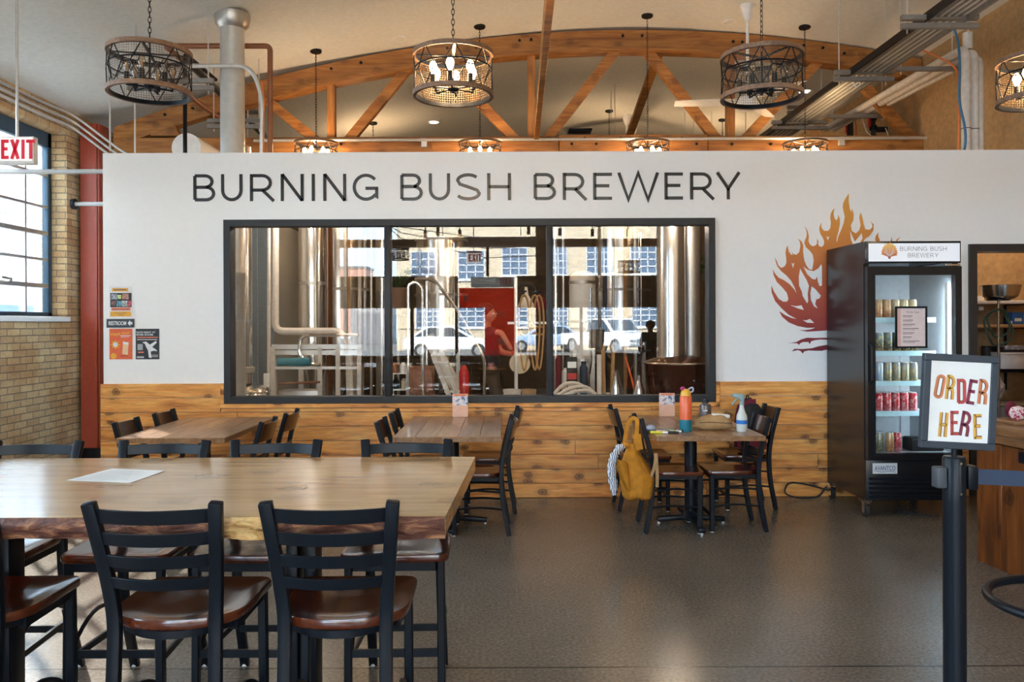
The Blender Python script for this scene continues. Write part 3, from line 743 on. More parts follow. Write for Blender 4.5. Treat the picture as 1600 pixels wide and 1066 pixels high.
fan(979, 12.8, 0.42, 'white ceiling fan far back over the brewhouse', 0.5)
def ceiling_disc(name, label, cat, px, py, r, mat, group=None, rect=None):
    D = 9.0
    for _ in range(30):
        p = P(px, py, D); D = D*0.5+0.5*(D*(ceil_z(p.x)-CH)/(p.z-CH))
    p = P(px, py, D); z = ceil_z(p.x); t = thing(name, label, cat, (p.x, D, z), 0, group)
    if rect: MB().box(-rect[0], rect[0], -rect[1], rect[1], -0.03, 0.02).build('frame', M['black'], t, 0.004); \
        [MB().box(-rect[0]+0.02, rect[0]-0.02, -rect[1]+0.03+i*0.07, -rect[1]+0.05+i*0.07, -0.045, -0.028).build('slat', M['black'], t) for i in range(int(rect[1]*2/0.07)-1)]
    else:
        MB().lathe([(r*0.8, -0.004), (r*0.82, -0.014), (r, -0.012), (r, 0.03)], (0,0,0), 24).build('trim_ring', M['pale'], t)
        MB().cyl((0, 0, -0.008), r*0.8, 0.006, 24).build('lens', mat, t)
ceiling_disc('downlight', 'small lit downlight in the ceiling beside the unlit chandelier by the rack', 'downlight', 1258, 142, 0.10, M['lamp'])
ceiling_disc('downlight', 'small lit downlight in the far ceiling under the glowing chandelier', 'downlight', 677, 190, 0.10, M['lamp'])
ceiling_disc('ceiling_speaker', 'round flush speaker grille in the ceiling above the truss, near the glowing chandelier', 'speaker', 624, 60, 0.075, M['ceil'])
ceiling_disc('ceiling_speaker', 'round flush speaker grille in the ceiling near the white fan rod', 'speaker', 1139, 34, 0.075, M['ceil'])
ceiling_disc('ceiling_vent', 'dark rectangular vent in the far ceiling behind the truss', 'vent', 906, 204, 0, None, None, (0.20, 0.16))

# ------------------------------------------------------------------ flues, pipes and trays
def flue(px, D, r, z0, label, name='flue_pipe', cone=True):
    x = P(px, 100, D).x; zc = ceil_z(x); t = thing(name, label, 'flue', (x, D, z0))
    m = MB().lathe([(r, 0), (r, (zc-z0)*0.45), (r*1.02, (zc-z0)*0.45+0.004), (r*1.02, (zc-z0)*0.45+0.03), (r, (zc-z0)*0.45+0.034), (r, zc-z0)], (0,0,0), 28)
    m.build('pipe', M['galv'], t)
    if cone: MB().lathe([(r+0.002, zc-z0-0.14), (r*1.35, zc-z0-0.10), (r*1.48, zc-z0-0.03), (r*1.48, zc-z0)], (0,0,0), 28).build('storm_collar', M['steel2'], t)
    return t
flue(363, 7.45, 0.112, 0.0, 'tall galvanised flue rising behind the white wall to the ceiling')
flue(507, 12.4, 0.12, 0.0, 'short-looking far flue behind the truss post above the word BURNING')
flue(595, 12.9, 0.10, 0.0, 'far grey flue between the truss post and the slanted brace')
def pipe_thing(name, label, cat, pts, r, mat, group=None, seg=10):
    t = thing(name, label, cat, pts[0], 0, group); q = Vector(pts[0])
    MB().tube([Vector(p)-q for p in pts], r, seg).build('pipe', mat, t); return t
def bend(pts, r=0.08, n=5):
    out = [Vector(pts[0])]
    for i in range(1, len(pts)-1):
        a, b, c = Vector(pts[i-1]), Vector(pts[i]), Vector(pts[i+1]); u = (a-b).normalized(); v = (c-b).normalized()
        k = min(r, (a-b).length*0.45, (c-b).length*0.45); p0, p1 = b+u*k, b+v*k
        for j in range(n+1): s_ = j/n; out.append(p0*(1-s_)**2+b*2*s_*(1-s_)+p1*s_*s_)
    out.append(Vector(pts[-1])); return out
ct = M['copper']
a, b = P(258, 72, 7.6), P(422, 72, 7.6)
pipe_thing('sprinkler_pipe', 'rusty brown pipe crossing above the flue and dropping behind the white wall', 'pipe', bend([a+Vector((0, 1.6, 0)), a, b, P(422, 300, 7.6)], 0.05), 0.026, ct)
pipe_thing('drain_pipe', 'black vertical pipe in front of the white duct end', 'pipe', bend([P(289, 84, 7.5)+Vector((0,0.8,0)), P(289, 84, 7.5), P(289, 250, 7.5)], 0.05), 0.020, M['black'])
pipe_thing('steel_conduit', 'silver conduit crossing the flue and curving down in grey flex', 'conduit', bend([P(215, 103, 7.3), P(392, 103, 7.3), P(410, 150, 7.3), P(408, 300, 7.3)], 0.14), 0.020, M['galv'])
pipe_thing('orange_cable', 'thin orange cable hanging beside the brown pipe', 'cable', [P(409, 128, 7.28), P(413, 160, 7.28), P(411, 200, 7.28), P(412, 290, 7.28)], 0.006, M['orangecable'], None, 6)
pipe_thing('cable_rail', 'dark rail running back over the brewhouse behind the flue', 'rail', [(-2.93, 7.3, 3.98), (-3.2, 11.6, 3.98)], 0.035, M['black'])
pipe_thing('copper_pipe', 'brown pipe running back beside the dark rail behind the flue', 'pipe', [(-3.25, 7.6, 3.9), (-3.26, 11.5, 3.9)], 0.028, ct)
def trapeze(x0, x1, D, z, label, double=True, rods=True):
    t = thing('pipe_hanger', label, 'hanger', ((x0+x1)/2, D, z), 0, 'trapeze hangers'); w = (x1-x0)/2
    MB().box(-w, w, -0.02, 0.02, -0.02, 0.02).build('channel', M['darksteel'], t)
    if double: MB().box(-w, w, -0.02, 0.02, 0.045, 0.085).build('channel', M['darksteel'], t)
    for s_ in ((-1, 1) if rods else ()):
        x = s_*(w-0.06); zc = ceil_z((x0+x1)/2+x)
        MB().tube([(x, 0.028, -0.05), (x, 0.028, zc-z+0.03)], 0.006, 6).build('rod', M['galv'], t)
for (pa, pb, py, D, lab) in ((200, 334, 138, 7.2, 'trapeze hanger just behind the unlit chandelier by the flue'), (324, 412, 198, 8.6, 'lower double trapeze hanger crossing behind the flue'),
                             (312, 404, 176, 10.2, 'upper single trapeze hanger crossing behind the flue')):
    a, b = P(pa, py, D), P(pb, py, D); trapeze(a.x, b.x, D, a.z, lab, py != 176)
for (pa, pb, py, D, lab) in ((1408, 1528, 41, 6.15, 'double trapeze hanger under the conduit rack nearest the room'), (1303, 1396, 124, 7.5, 'double trapeze hanger under the conduit rack behind the white fan'),
                             (1206, 1293, 200, 9.35, 'double trapeze hanger under the conduit rack just above the wall'), (1230, 1290, 176, 9.9, 'trapeze hanger under the conduit rack far behind the truss')):
    a, b = P(pa, py, D), P(pb, py, D); trapeze(a.x, b.x, D, a.z, lab)
a, b = P(1400, 108, 7.7), P(1500, 108, 7.7); trapeze(a.x, b.x, 7.7, a.z, 'single channel hanger carrying the white wrapped pipes near the corner', False)
a, b = P(1294, 182, 9.3), P(1388, 182, 9.3); trapeze(a.x, b.x, 9.3, a.z, 'single channel hanger carrying the white wrapped pipes above the valves', False)
n = 9
for i in range(n):
    x = 3.345+0.225*i/(n-1)
    pipe_thing('rack_conduit', 'slim steel conduit in the rack running back under the ceiling', 'conduit', [(x, 3.0, 3.93), (x, 12.5, 3.93)], 0.0085, M['darksteel'] if i % 2 else M['galv'], 'conduits in the ceiling rack', 8)
for x, lab in ((3.30, 'dark side rail of the conduit rack away from the tan wall'), (3.61, 'grey side rail of the conduit rack next to the white pipes')):
    t = thing('rack_rail', lab, 'rail', (x, 3.0, 3.93)); MB().box(-0.012, 0.012, 0, 9.5, -0.03, 0.035).build('rail', M['black'] if x < 3.4 else M['darksteel'], t)
t = thing('cable_coil', 'small coil of white cable looped under the conduit rack', 'cable', P(1338, 130, 7.54)); MB().tube([(0,0,0.03), (0,0,3.925-P(1338, 130, 7.54).z)], 0.004, 6).torus((0,0,0), 0.035, 0.004, 20, 6, 'Y').torus((0.008,0.006,0), 0.030, 0.004, 20, 6, 'Y').build('loop', M['pale'], t)
# white wrapped pipes
zr = P(1497, 75, 7.35).z
for i, (px, dd, r) in enumerate(((1509, 7.35, 0.040), (1522, 7.38, 0.040), (1532, 7.46, 0.026))):
    p = P(px, 140, dd); x = p.x; top = zr-0.02*i
    pts = bend([(x, dd, 2.6), (x, dd, top), (x-0.02, dd+0.5, top), (4.16+0.11*i, 10.2 if i < 2 else 9.6, zr-0.05)], 0.10)
    t = thing('wrapped_pipe', ('white wrapped pipe at the corner rising behind the wall, beside the blue hose', 'white wrapped pipe at the corner, middle one of the three', 'thin white wrapped pipe at the corner, closest to the tan wall')[i], 'pipe', (x, dd, 2.6), 0, 'white wrapped pipes')
    MB().tube([Vector(q)-Vector((x, dd, 2.6)) for q in pts], r, 12).build('wrap', M['insul'], t)
    for zz in ((0.75, 0.35) if i < 2 else ()): MB().torus((0, 0, zz), r+0.001, 0.0035, 20, 5).build('strap', M['black'], t)
t = thing('pipe_stub', 'short capped white pipe stub above the wrapped pipes at the corner', 'pipe', P(1512, 58, 7.55)); MB().cyl((0,0,-0.12), 0.045, 0.16, 16).build('stub', M['insul'], t)
q = P(1480, 0, 7.2)
pipe_thing('blue_hose', 'blue hose hanging beside the white wrapped pipes', 'hose', bend([P(1478, -8, 7.22), P(1482, 22, 7.22), P(1497, 62, 7.24), P(1500, 100, 7.24), P(1498, 160, 7.24), P(1508, 200, 7.22), P(1509, 225, 7.22), P(1503, 250, 7.22)], 0.12), 0.011, M['blueline'])
pipe_thing('orange_cable', 'orange cable looping from the hanger to the wrapped pipes', 'cable', bend([P(1442, 79, 7.6), P(1468, 90, 7.6), P(1496, 105, 7.4), P(1499, 150, 7.27), P(1497, 260, 7.27)], 0.15), 0.009, M['orangecable'])
# valves on the drops
def valve_drop(px, D, top, label, fancy):
    p = P(px, top, D); t = thing('valve_pipe', label, 'valve', (p.x, D, 2.7)); h = p.z-2.7
    MB().tube([(0,0,0), (0,0,h)], 0.040 if not fancy else 0.028, 12).build('drop_pipe', M['rubber'], t)
    MB().cyl((0,0,h-0.02), 0.05, 0.06, 14).build('collar', M['insul'], t)
    MB().cbox((-0.055, -0.01, h-0.13), 0.03, 0.05, 0.11).build('valve_handle', M['red'], t, 0.008)
    if fancy:
        for zz in (0.10, 0.22, 0.34): MB().cyl((0,0,h-zz), 0.045, 0.06, 14).build('valve_body', M['black'], t, 0.006)
        MB().cbox((0.10, 0, h-0.21), 0.13, 0.08, 0.06).build('actuator', M['black'], t, 0.012)
        MB().cbox((-0.09, 0, h-0.34), 0.07, 0.07, 0.11).build('solenoid', M['black'], t, 0.01)
        MB().sphere((-0.06, -0.03, h-0.44), 0.05, 12, 8, (1, 0.6, 1)).build('valve_handle', M['red'], t)
        MB().tube(bend([(0.13,-0.04,h-0.2),(0.17,-0.05,h-0.30),(0.12,-0.05,h-0.42),(0.0,-0.05,h-0.42)], 0.06), 0.006, 6).tube(bend([(-0.17,-0.04,h-0.02),(-0.10,-0.04,h-0.25),(-0.04,-0.04,h-0.3)], 0.05), 0.006, 6).tube(bend([(-0.10,-0.04,h-0.38),(-0.17,-0.05,h-0.43),(-0.10,-0.05,h-0.48),(-0.05,-0.05,h-0.62)], 0.04), 0.006, 6).build('wire', M['pale'], t)
valve_drop(1328, 10.2, 186, 'black pipe drop with a red valve lever above the wall', False)
valve_drop(1364, 9.7, 176, 'black valve assembly with red handles and white wires above the wall', True)
pipe_thing('orange_cable', 'straight orange cable hanging between the two valve drops', 'cable', [P(1329, 184, 10.2), P(1336, 190, 10.15), P(1338, 200, 10.1), P(1337, 260, 10.1)], 0.008, M['orangecable'], None, 6)
# white duct end left
t = thing('round_duct', 'white round duct end resting above the wall beside the flue', 'duct', P(291, 231, 8.2)); r = 23/F*8.2
MB().lathe([(0, 0), (r, 0), (r, 2.6), (0, 2.6)], (0,0,0), 32, 'Y').build('duct', M['pale'], t)
# hanging rods at the left
for (px, y0, y1, D, lab) in ((172, 140, 236, 8.2, 'thin rod hanging beside the chandelier, nearest the red column'), (211, 158, 250, 8.0, 'rod hanging under the unlit chandelier by the flue')):
    p = P(px, y1, D); x = p.x; pipe_thing('hanging_rod', lab, 'rod', [(x, D, p.z), (x, D, ceil_z(x)+0.02)], 0.009, M['galv'], None, 6)
for k, (px, D) in enumerate(((955, 11.5), (961, 11.2), (1084, 11.6), (1070, 12.4), (1165, 11.8), (1112, 12.2), (459, 11.5), (465, 11.8))):
    p = P(px, 230, D); pipe_thing('hanging_rod', 'thin threaded rod hanging from the ceiling behind the truss', 'rod', [(p.x, D, p.z), (p.x, D, ceil_z(p.x)+0.02)], 0.006, M['galv'], 'threaded rods behind the truss', 5)
# conduits along the left wall
for k in range(3):
    dz = 10*k; pts = bend([(-4.84, 3.0, P(0, 128+dz, 7.5).z), P(0, 128+dz, 7.5), P(62, 158+dz, 8.2), P(112, 178+dz, 8.75), P(152, 208+dz, 8.9), P(192, 238+dz, 8.96), P(240, 262+dz, 9.0)], 0.25)
    pipe_thing('wall_conduit', ('steel conduit along the brick wall, topmost of three', 'steel conduit along the brick wall, middle of three', 'steel conduit along the brick wall, lowest of three')[k], 'conduit', pts, 0.014, M['galv'], 'brick wall conduits')
p = P(0, 268, 7.06)
t = pipe_thing('gas_pipe', 'black iron pipe running from the brick wall to the white wall corner', 'pipe', [(XL+0.0, 7.08, p.z), (px0+0.005, 7.08, p.z)], 0.022, M['galv'])
p = P(118, 319, 7.9); t = pipe_thing('stub_pipe', 'short grey pipe with a round flange between the red column and the wall', 'pipe', [(p.x, 7.9, p.z), (px0+0.02, 7.9, p.z)], 0.022, M['galv'])
MB().cyl((-0.03, 0, 0), 0.055, 0.03, 18, 'X').build('flange', M['black'], t)
# exit signs
def exit_sign(loc, label, drop=True, face=1, w=0.30, through=False):
    t = thing('exit_sign', label, 'exit sign', loc, 0 if face == 1 else PI)
    if through:      # edge-lit clear panel under a slim bar
        MB().box(-w/2, w/2, -0.03, 0.03, 0.105, 0.15).build('housing', M['pale'], t, 0.006); MB().box(-w/2, w/2, -0.002, 0.002, -0.11, 0.106).build('face', glow('exit_film', (0.95, 0.92, 0.90), 0.5), t)
    else:
        MB().box(-w/2, w/2, -0.03, 0.03, -0.11, 0.11).build('housing', M['pale'], t, 0.006); MB().box(-w/2+0.012, w/2-0.012, -0.034, -0.0295, -0.085, 0.10).build('face', M['exitface'], t)
    x = -w*0.36; 
    for ch, wd in (('E', 0.40), ('X', 0.5), ('I', 0.2), ('T', 0.46)):
        q = stroke_mesh(ch, wd, 0.155, 0.17, 0.002).build('letter', M['exitred'], t); q.location = (x, -0.0022 if through else -0.0345, -0.072)
        if through: q = copy_tree(q, t); q.location = (x, 0.0045, -0.072)
        x += wd*0.155+0.010
    if drop:
        h = ceil_z(loc[0])-loc[2]; MB().tube([(0, 0, 0.105), (0, 0, h+0.02)], 0.011, 10).build('stem', M['galv'], t)
    return t
p = P(27, 236, 6.3); exit_sign((p.x, 6.3, p.z), 'white box exit sign with red letters hanging in front of the window')
p = RP(740, 403, 16.6)
exit_sign(tuple(p), 'exit sign hanging near the storefront, mirrored in the middle pane', True, 1, 0.30, True)
p = RP(791, 440, 19.25); exit_sign((p.x, YF+0.035, p.z), 'exit sign over the entrance, mirrored backwards in the middle pane', False, -1)
# ------------------------------------------------------------------ chairs, stools, tables
def seat_mesh(w, d, th, dish=0.012, round_back=0.35, n=18):
    """saddle seat, front at +y; top at z=0"""
    def outline(k):
        pts = []
        for i in range(n+1):                     # back curve from +x to -x
            a = PI*i/n; x = w/2*math.cos(a)
            pts.append((x*k, (-d*(0.5-round_back*0.5)-d*round_back*0.5*math.sin(a)**0.8)*1.0 if False else (-d/2+d*round_back*(1-math.sin(a)**0.75))))
        pts += [(-w/2, d/2-0.03), (-w/2+0.015, d/2-0.008), (-w/2+0.04, d/2), (w/2-0.04, d/2), (w/2-0.015, d/2-0.008), (w/2, d/2-0.03)]
        return [(x*k if abs(k-1) > 1e-6 else x, y*k) for x, y in pts]
    m = MB(); o = outline(1); N = len(o)
    rings = []
    rings.append([(x*0.985, y*0.985, -th) for x, y in o]); rings.append([(x, y, -th+0.006) for x, y in o])
    rings.append([(x, y, -0.007) for x, y in o]); rings.append([(x*0.985, y*0.985, 0) for x, y in o])
    for k in (0.88, 0.76, 0.62, 0.46, 0.28, 0.12):
        s_ = min(1, (1-k)/0.38); s_ = s_*s_*(3-2*s_)
        rings.append([(x*k, y*k, -dish*s_+0.010*s_*math.exp(-(x*k/0.03)**2)*(1 if y*k > 0 else 0)*min(1, max(0, y*k)/0.08)) for x, y in o])
    vs = [v for r in rings for v in r]; fs = []
    for i in range(len(rings)-1):
        for k in range(N): l = (k+1) % N; fs.append((i*N+k, i*N+l, (i+1)*N+l, (i+1)*N+k))
    fs += [tuple(range(N))[::-1], tuple(range((len(rings)-1)*N, len(rings)*N))]
    return m.add(vs, fs)
def curved_slat(x0, x1, y, z0, z1, bow, th, n=10, lean=0.0):
    """horizontal slat between two posts, bowed toward -y"""
    m = MB(); vs = []; fs = []
    for i in range(n+1):
        u = i/n; x = x0+(x1-x0)*u; yy = y-bow*(1-(2*u-1)**2)
        vs += [(x, yy-th/2, z0), (x, yy+th/2, z0), (x, yy+th/2-lean, z1), (x, yy-th/2-lean, z1)]
    for i in range(n):
        for k in range(4): fs.append((4*i+k, 4*i+(k+1) % 4, 4*i+4+(k+1) % 4, 4*i+4+k))
    fs += [(0,1,2,3), (4*n+3,4*n+2,4*n+1,4*n)]
    return m.add(vs, fs)
def leg_pads(m): return m
def make_chair():
    t = thing('cafe_chair', 'x', 'chair', (0,0,0), 0, 'cafe chairs at the wall tables')
    w, d, sh = 0.40, 0.40, 0.455
    s = seat_mesh(w, d, 0.028).build('seat', M['seat'], t); s.location = (0, 0, sh)
    m = MB(); m.box(-0.175, 0.175, 0.155, 0.18, sh-0.058, sh-0.03).box(-0.175, -0.15, -0.15, 0.17, sh-0.058, sh-0.03).box(0.15, 0.175, -0.15, 0.17, sh-0.058, sh-0.03)
    m.add(*(lambda q: (q.v, q.f))(curved_slat(-0.165, 0.165, -0.15, sh-0.056, sh-0.03, 0.04, 0.02)))
    m.build('seat_frame', M['black'], t)
    for x in (-0.172, 0.172):
        q = MB().bar((x, 0.165, 0.004), (x, 0.165, sh-0.03), 0.033, 0.033).build('leg', M['black'], t, 0.004, 1)
        MB().cyl((x, 0.165, 0), 0.015, 0.012, 12).build('foot_pad', M['pale'], q)
        xs = x*1.0
        pts = bend([(xs, -0.235, 0.0), (xs, -0.185, 0.26), (xs, -0.175, sh), (xs*0.99, -0.20, 0.62), (xs*0.98, -0.262, 0.845)], 0.14, 5)
        prof = [(-0.016,-0.021), (0.016,-0.021), (0.016,0.021), (-0.016,0.021)]
        q = MB().sweep(pts, prof, up=(1,0,0)).build('back_leg', M['black'], t, 0.004, 1)
        MB().cyl((xs, -0.233, 0), 0.016, 0.012, 12).build('foot_pad', M['pale'], q)
        MB().tube(bend([(x, 0.155, 0.19), (x*0.93, -0.02, 0.205), (x, -0.19, 0.19)], 0.2), 0.008, 6).tube([(x, 0.155, 0.315), (x*0.9, 0, 0.325), (x, -0.18, 0.315)], 0.008, 6).build('stretcher', M['black'], t)
    MB().bar((-0.16, 0.165, 0.12), (0.16, 0.165, 0.12), 0.012, 0.03).build('stretcher', M['black'], t)
    curved_slat(-0.168, 0.168, -0.236, 0.695, 0.828, 0.028, 0.014, 12, 0.038).build('back_panel', M['slat'], t, 0.003, 1)
    curved_slat(-0.168, 0.168, -0.198, 0.565, 0.592, 0.02, 0.012, 10, 0.008).build('back_rail', M['black'], t)
    curved_slat(-0.168, 0.168, -0.188, 0.505, 0.525, 0.02, 0.012, 10, 0.004).build('back_rail', M['black'], t)
    return t
chair0 = make_chair(); nchair = [0]
def chair(x, y, rz, label):
    c = place(chair0, nchair[0] == 0, (x, y, 0), rz, label); nchair[0] += 1; return c
E_, W_ = -PI/2, PI/2        # seats face +x / -x
tabs = {'a': (-2.33, 'table nearest the posters'), 'b': (-0.41, 'middle wall table'), 'c': (1.425, 'cluttered wall table')}
TY0, TY1 = 5.46, 6.70
def make_table():
    t = thing('wall_table', 'x', 'table', (0,0,0), 0, 'plank tables along the wainscot')
    m = MB(); n = 5
    for i in range(n): m.box(-0.378+0.756*i/n+0.0008, -0.378+0.756*(i+1)/n-0.0008, -0.60, 0.60, 0.724, 0.76)
    m.box(-0.378, 0.378, -0.62, -0.601, 0.724, 0.7595).box(-0.378, 0.378, 0.601, 0.62, 0.724, 0.7595)
    m.build('tabletop', M['topY'], t, 0.002, 1, weld=False)
    MB().cyl((0, 0, 0.03), 0.047, 0.67, 20).build('column', M['black'], t)
    MB().box(-0.22, 0.22, -0.03, 0.03, 0.694, 0.722).box(-0.03, 0.03, -0.3, 0.3, 0.694, 0.722).build('top_plate', M['black'], t, weld=False)
    m = MB().lathe([(0, 0.05), (0.08, 0.045), (0.055, 0.09), (0.045, 0.10)], (0,0,0), 16)
    m.build('base_hub', M['black'], t)
    for a in range(4):
        c = (math.cos(a*PI/2), math.sin(a*PI/2)); L = 0.26 if a % 2 == 0 else 0.36
        q = MB().bar((0.03*c[0], 0.03*c[1], 0.05), (L*c[0], L*c[1], 0.032), 0.055, 0.035).build('base_foot', M['black'], t, 0.008)
        MB().cyl((L*0.95*c[0], L*0.95*c[1], 0), 0.014, 0.022, 10).build('leveller', M['steel2'], q)
    return t
M['topY'] = wood('brown_plank_top_y', (0.17, 0.075, 0.032), (0.28, 0.14, 0.06), (0.36, 0.20, 0.095), 'Y', 1.0, 0.32, 0.3, 0.25, 0.2)
tab0 = make_table()
for i, (k, lab) in enumerate((('a', 'brown plank table against the wainscot below the posters'), ('b', 'brown plank table against the wainscot, bare but for a table card'),
                              ('c', 'brown plank table against the wainscot holding bottles and a pouch'))):
    place(tab0, i == 0, (tabs[k][0], 6.08, 0), 0, lab)
chair(-2.56, 5.84, E_, 'cafe chair at the table below the posters, nearer the red column, front of the pair')
chair(-2.53, 6.42, E_, 'cafe chair at the table below the posters, nearer the red column, close to the wainscot')
chair(-2.02, 5.84, W_, 'cafe chair at the table below the posters, on the window side, front of the pair')
chair(-2.00, 6.40, W_, 'cafe chair at the table below the posters, on the window side, close to the wainscot')
chair(-0.66, 5.80, E_, 'cafe chair at the bare middle table, on the poster side, front of the pair')
chair(-0.64, 6.36, E_, 'cafe chair at the bare middle table, on the poster side, close to the wainscot')
chair(-0.215, 5.91, W_, 'cafe chair at the bare middle table, facing the posters, front of the pair')
chair(-0.16, 6.56, W_, 'cafe chair at the bare middle table, facing the posters, close to the wainscot')
chair(1.255, 5.95, E_, 'cafe chair with the mustard bag hanging from its back')
chair(1.16, 6.63, E_, 'cafe chair behind the mustard bag, pulled out from the cluttered table by the wainscot')
chair(1.685, 5.99, W_, 'cafe chair in front of the maroon backpack chair, tucked at the cluttered table')
chair(1.99, 6.67, W_, 'cafe chair holding the maroon and black backpack')

# ------------------------------------------------------------------ bar stools
def make_stool():
    t = thing('bar_stool', 'x', 'stool', (0,0,0), 0, 'ladder back stools at the live edge table')
    sh = 0.655; w, d = 0.42, 0.42
    s = seat_mesh(w, d, 0.030, 0.013, 0.42).build('seat', M['seat'], t); s.location = (0, 0, sh)
    m = MB(); m.box(-0.185, 0.185, 0.165, 0.19, sh-0.068, sh-0.031).box(-0.185, -0.16, -0.10, 0.19, sh-0.068, sh-0.031).box(0.16, 0.185, -0.10, 0.19, sh-0.068, sh-0.031)
    q = curved_slat(-0.175, 0.175, -0.10, sh-0.055, sh-0.031, 0.105, 0.02, 14); m.add(q.v, q.f)
    m.build('seat_frame', M['black'], t)
    for x in (-1, 1):
        q = MB().bar((x*0.182, 0.185, 0.004), (x*0.180, 0.175, sh-0.03), 0.030, 0.030).build('leg', M['black'], t, 0.004, 1)
        MB().cyl((x*0.182, 0.185, 0), 0.017, 0.014, 12).build('foot_pad', M['pale'], q)
        pts = bend([(x*0.160, -0.33, 0.0), (x*0.155, -0.215, 0.33), (x*0.152, -0.195, 0.66), (x*0.166, -0.225, 0.82), (x*0.186, -0.285, 1.03)], 0.16, 6)
        prof = [(-0.014,-0.020), (0.014,-0.020), (0.014,0.020), (-0.014,0.020)]
        q = MB().sweep(pts, prof, up=(1,0,0)).build('back_leg', M['black'], t, 0.005, 2)
        MB().cyl((x*0.160, -0.328, 0), 0.017, 0.014, 12).build('foot_pad', M['pale'], q)
        z0 = 0.27
        pts = [(x*0.172, 0.17+(-0.40)*i/10, z0+0.10*math.sin(PI*i/10)**0.8) for i in range(11)]
        MB().tube(pts, 0.009, 6).build('side_arch', M['black'], t)
        MB().bar((x*0.180, 0.18, 0.24), (x*0.157, -0.235, 0.24), 0.012, 0.026).build('stretcher', M['black'], t)
    MB().bar((-0.18, 0.180, 0.265), (0.18, 0.180, 0.265), 0.012, 0.030).build('footrest', M['black'], t)
    MB().bar((-0.155, -0.245, 0.20), (0.155, -0.245, 0.20), 0.012, 0.030).build('stretcher', M['black'], t)
    for z0, z1 in ((0.967, 1.010), (0.898, 0.938), (0.829, 0.867), (0.760, 0.796)):
        f = (z0-0.70)/0.33; hw = 0.148+0.032*max(0, f); y = -0.205-0.075*max(0, f)**1.1
        curved_slat(-hw, hw, y, z0, z1, 0.038, 0.012, 14, 0.010).build('back_slat', M['black'], t, 0.002, 1)
    return t
st0 = make_stool(); ns = [0]
def stool(x, y, rz, label):
    s = place(st0, ns[0] == 0, (x, y, 0), rz, label); ns[0] += 1; return s
stool(-1.035, 2.585, 0.0, 'black ladder back stool at the front of the live edge table, below the paper menu')
stool(-0.522, 2.585, 0.015, 'black ladder back stool at the front of the live edge table, near its cut end')
stool(-1.715, 2.60, 0.02, 'black stool at the front of the live edge table, only a seat corner in view')
for x, lab, r in ((-0.44, 'black ladder back stool across the live edge table, at its cut end', 0.02), (-1.03, 'black ladder back stool across the live edge table, second from its cut end', 0),
               (-1.53, 'black ladder back stool across the live edge table, third from its cut end', 0), (-2.10, 'black ladder back stool across the live edge table, by the brick wall', 0)):
    stool(x, 3.25, PI+r, lab)
# live edge table
t = thing('live_edge_table', 'long high table of pale varnished slab wood with bark edge', 'table', (-1.30, 2.92, 0))
zt = 0.965; th = 0.062; x0, x1 = -1.16, 1.115; y0, y1 = -0.53, 0.53; n = 90
def edge(x, k): return 0.010*math.sin(x*3.1+k)+0.006*math.sin(x*9.7+k*2)+0.0035*math.sin(x*27+k)
m = MB(); vs = []; fs = []
for i in range(n+1):
    x = x0+(x1-x0)*i/n; e = edge(x, 0)*0.25; vs += [(x, y0+e, zt), (x+0.05*(i/n), y1+e, zt), (x+0.05*(i/n), y1+e, zt-th+0.002), (x, y0+e+0.02, zt-th+0.002)]
for i in range(n):
    for k in range(4): fs.append((4*i+k, 4*i+(k+1) % 4, 4*i+4+(k+1) % 4, 4*i+4+k))
fs += [(0,1,2,3), (4*n+3,4*n+2,4*n+1,4*n)]
m.add(vs, fs).build('tabletop', M['slab'], t)
m = MB(); vs = []; fs = []; rg = random.Random(5)
K = 6
for i in range(n*2+1):
    x = x0+(x1-x0)*i/(2*n); e = edge(x, 0)*0.25
    for k in range(K+1):
        u = k/K; z = zt-0.001-(th+0.004*math.sin(x*14)+0.003)*u
        out = 0.020*math.sin(PI*min(1, u*1.15))+0.006*math.sin(x*40+u*6)*u+0.006*rg.random()*u
        vs.append((x, y0+e-0.0006-out, z))
N = K+1
for i in range(2*n):
    for k in range(K): fs.append((i*N+k, i*N+k+1, (i+1)*N+k+1, (i+1)*N+k))
# close the back of the bark strip
b0 = len(vs)
for i in range(2*n+1): x = x0+(x1-x0)*i/(2*n); vs.append((x, y0+0.03, zt-th-0.001)) 
for i in range(2*n): fs.append((i*N+K, b0+i, b0+i+1, (i+1)*N+K))
m.add(vs, fs).build('bark_edge', M['bark'], t, angle=60)
for sx in (-0.57, 0.55):
    g = MB().box(sx-0.055, sx-0.012, -0.05, 0.05, 0.03, 0.88).box(sx+0.012, sx+0.055, -0.05, 0.05, 0.03, 0.88).build('pedestal', M['black'], t, 0.006, weld=False)
    MB().box(sx-0.04, sx+0.04, -0.36, 0.36, 0.0, 0.045).build('base_foot', M['black'], t, 0.01)
    MB().box(sx-0.06, sx+0.06, -0.34, 0.34, 0.875, 0.9).build('top_plate', M['black'], t)
t = thing('paper_menu', 'white printed paper menu lying on the live edge table', 'menu', (0, 0, 0))
cs = [P(104, 751, 1), P(203, 755, 1), P(258, 736, 1), P(175, 732.5, 1)]
def onplane(v, z): k = (CH-z)/(CH-v.z); return Vector((v.x*k, k, z))
c4 = [onplane(v, zt+0.0012) for v in cs]; cen = sum(c4, Vector())/4; t.location = cen
m = MB(); L = [v-cen for v in c4]
m.add([tuple(v) for v in L]+[tuple(v+Vector((0,0,0.0008))) for v in L], [(0,1,2,3)[::-1],(4,5,6,7),(0,1,5,4),(1,2,6,5),(2,3,7,6),(3,0,4,7)]).build('sheet', M['paper'], t)
m = MB()
M['ink'] = simple('grey_ink', (0.16, 0.15, 0.15), 0.8)
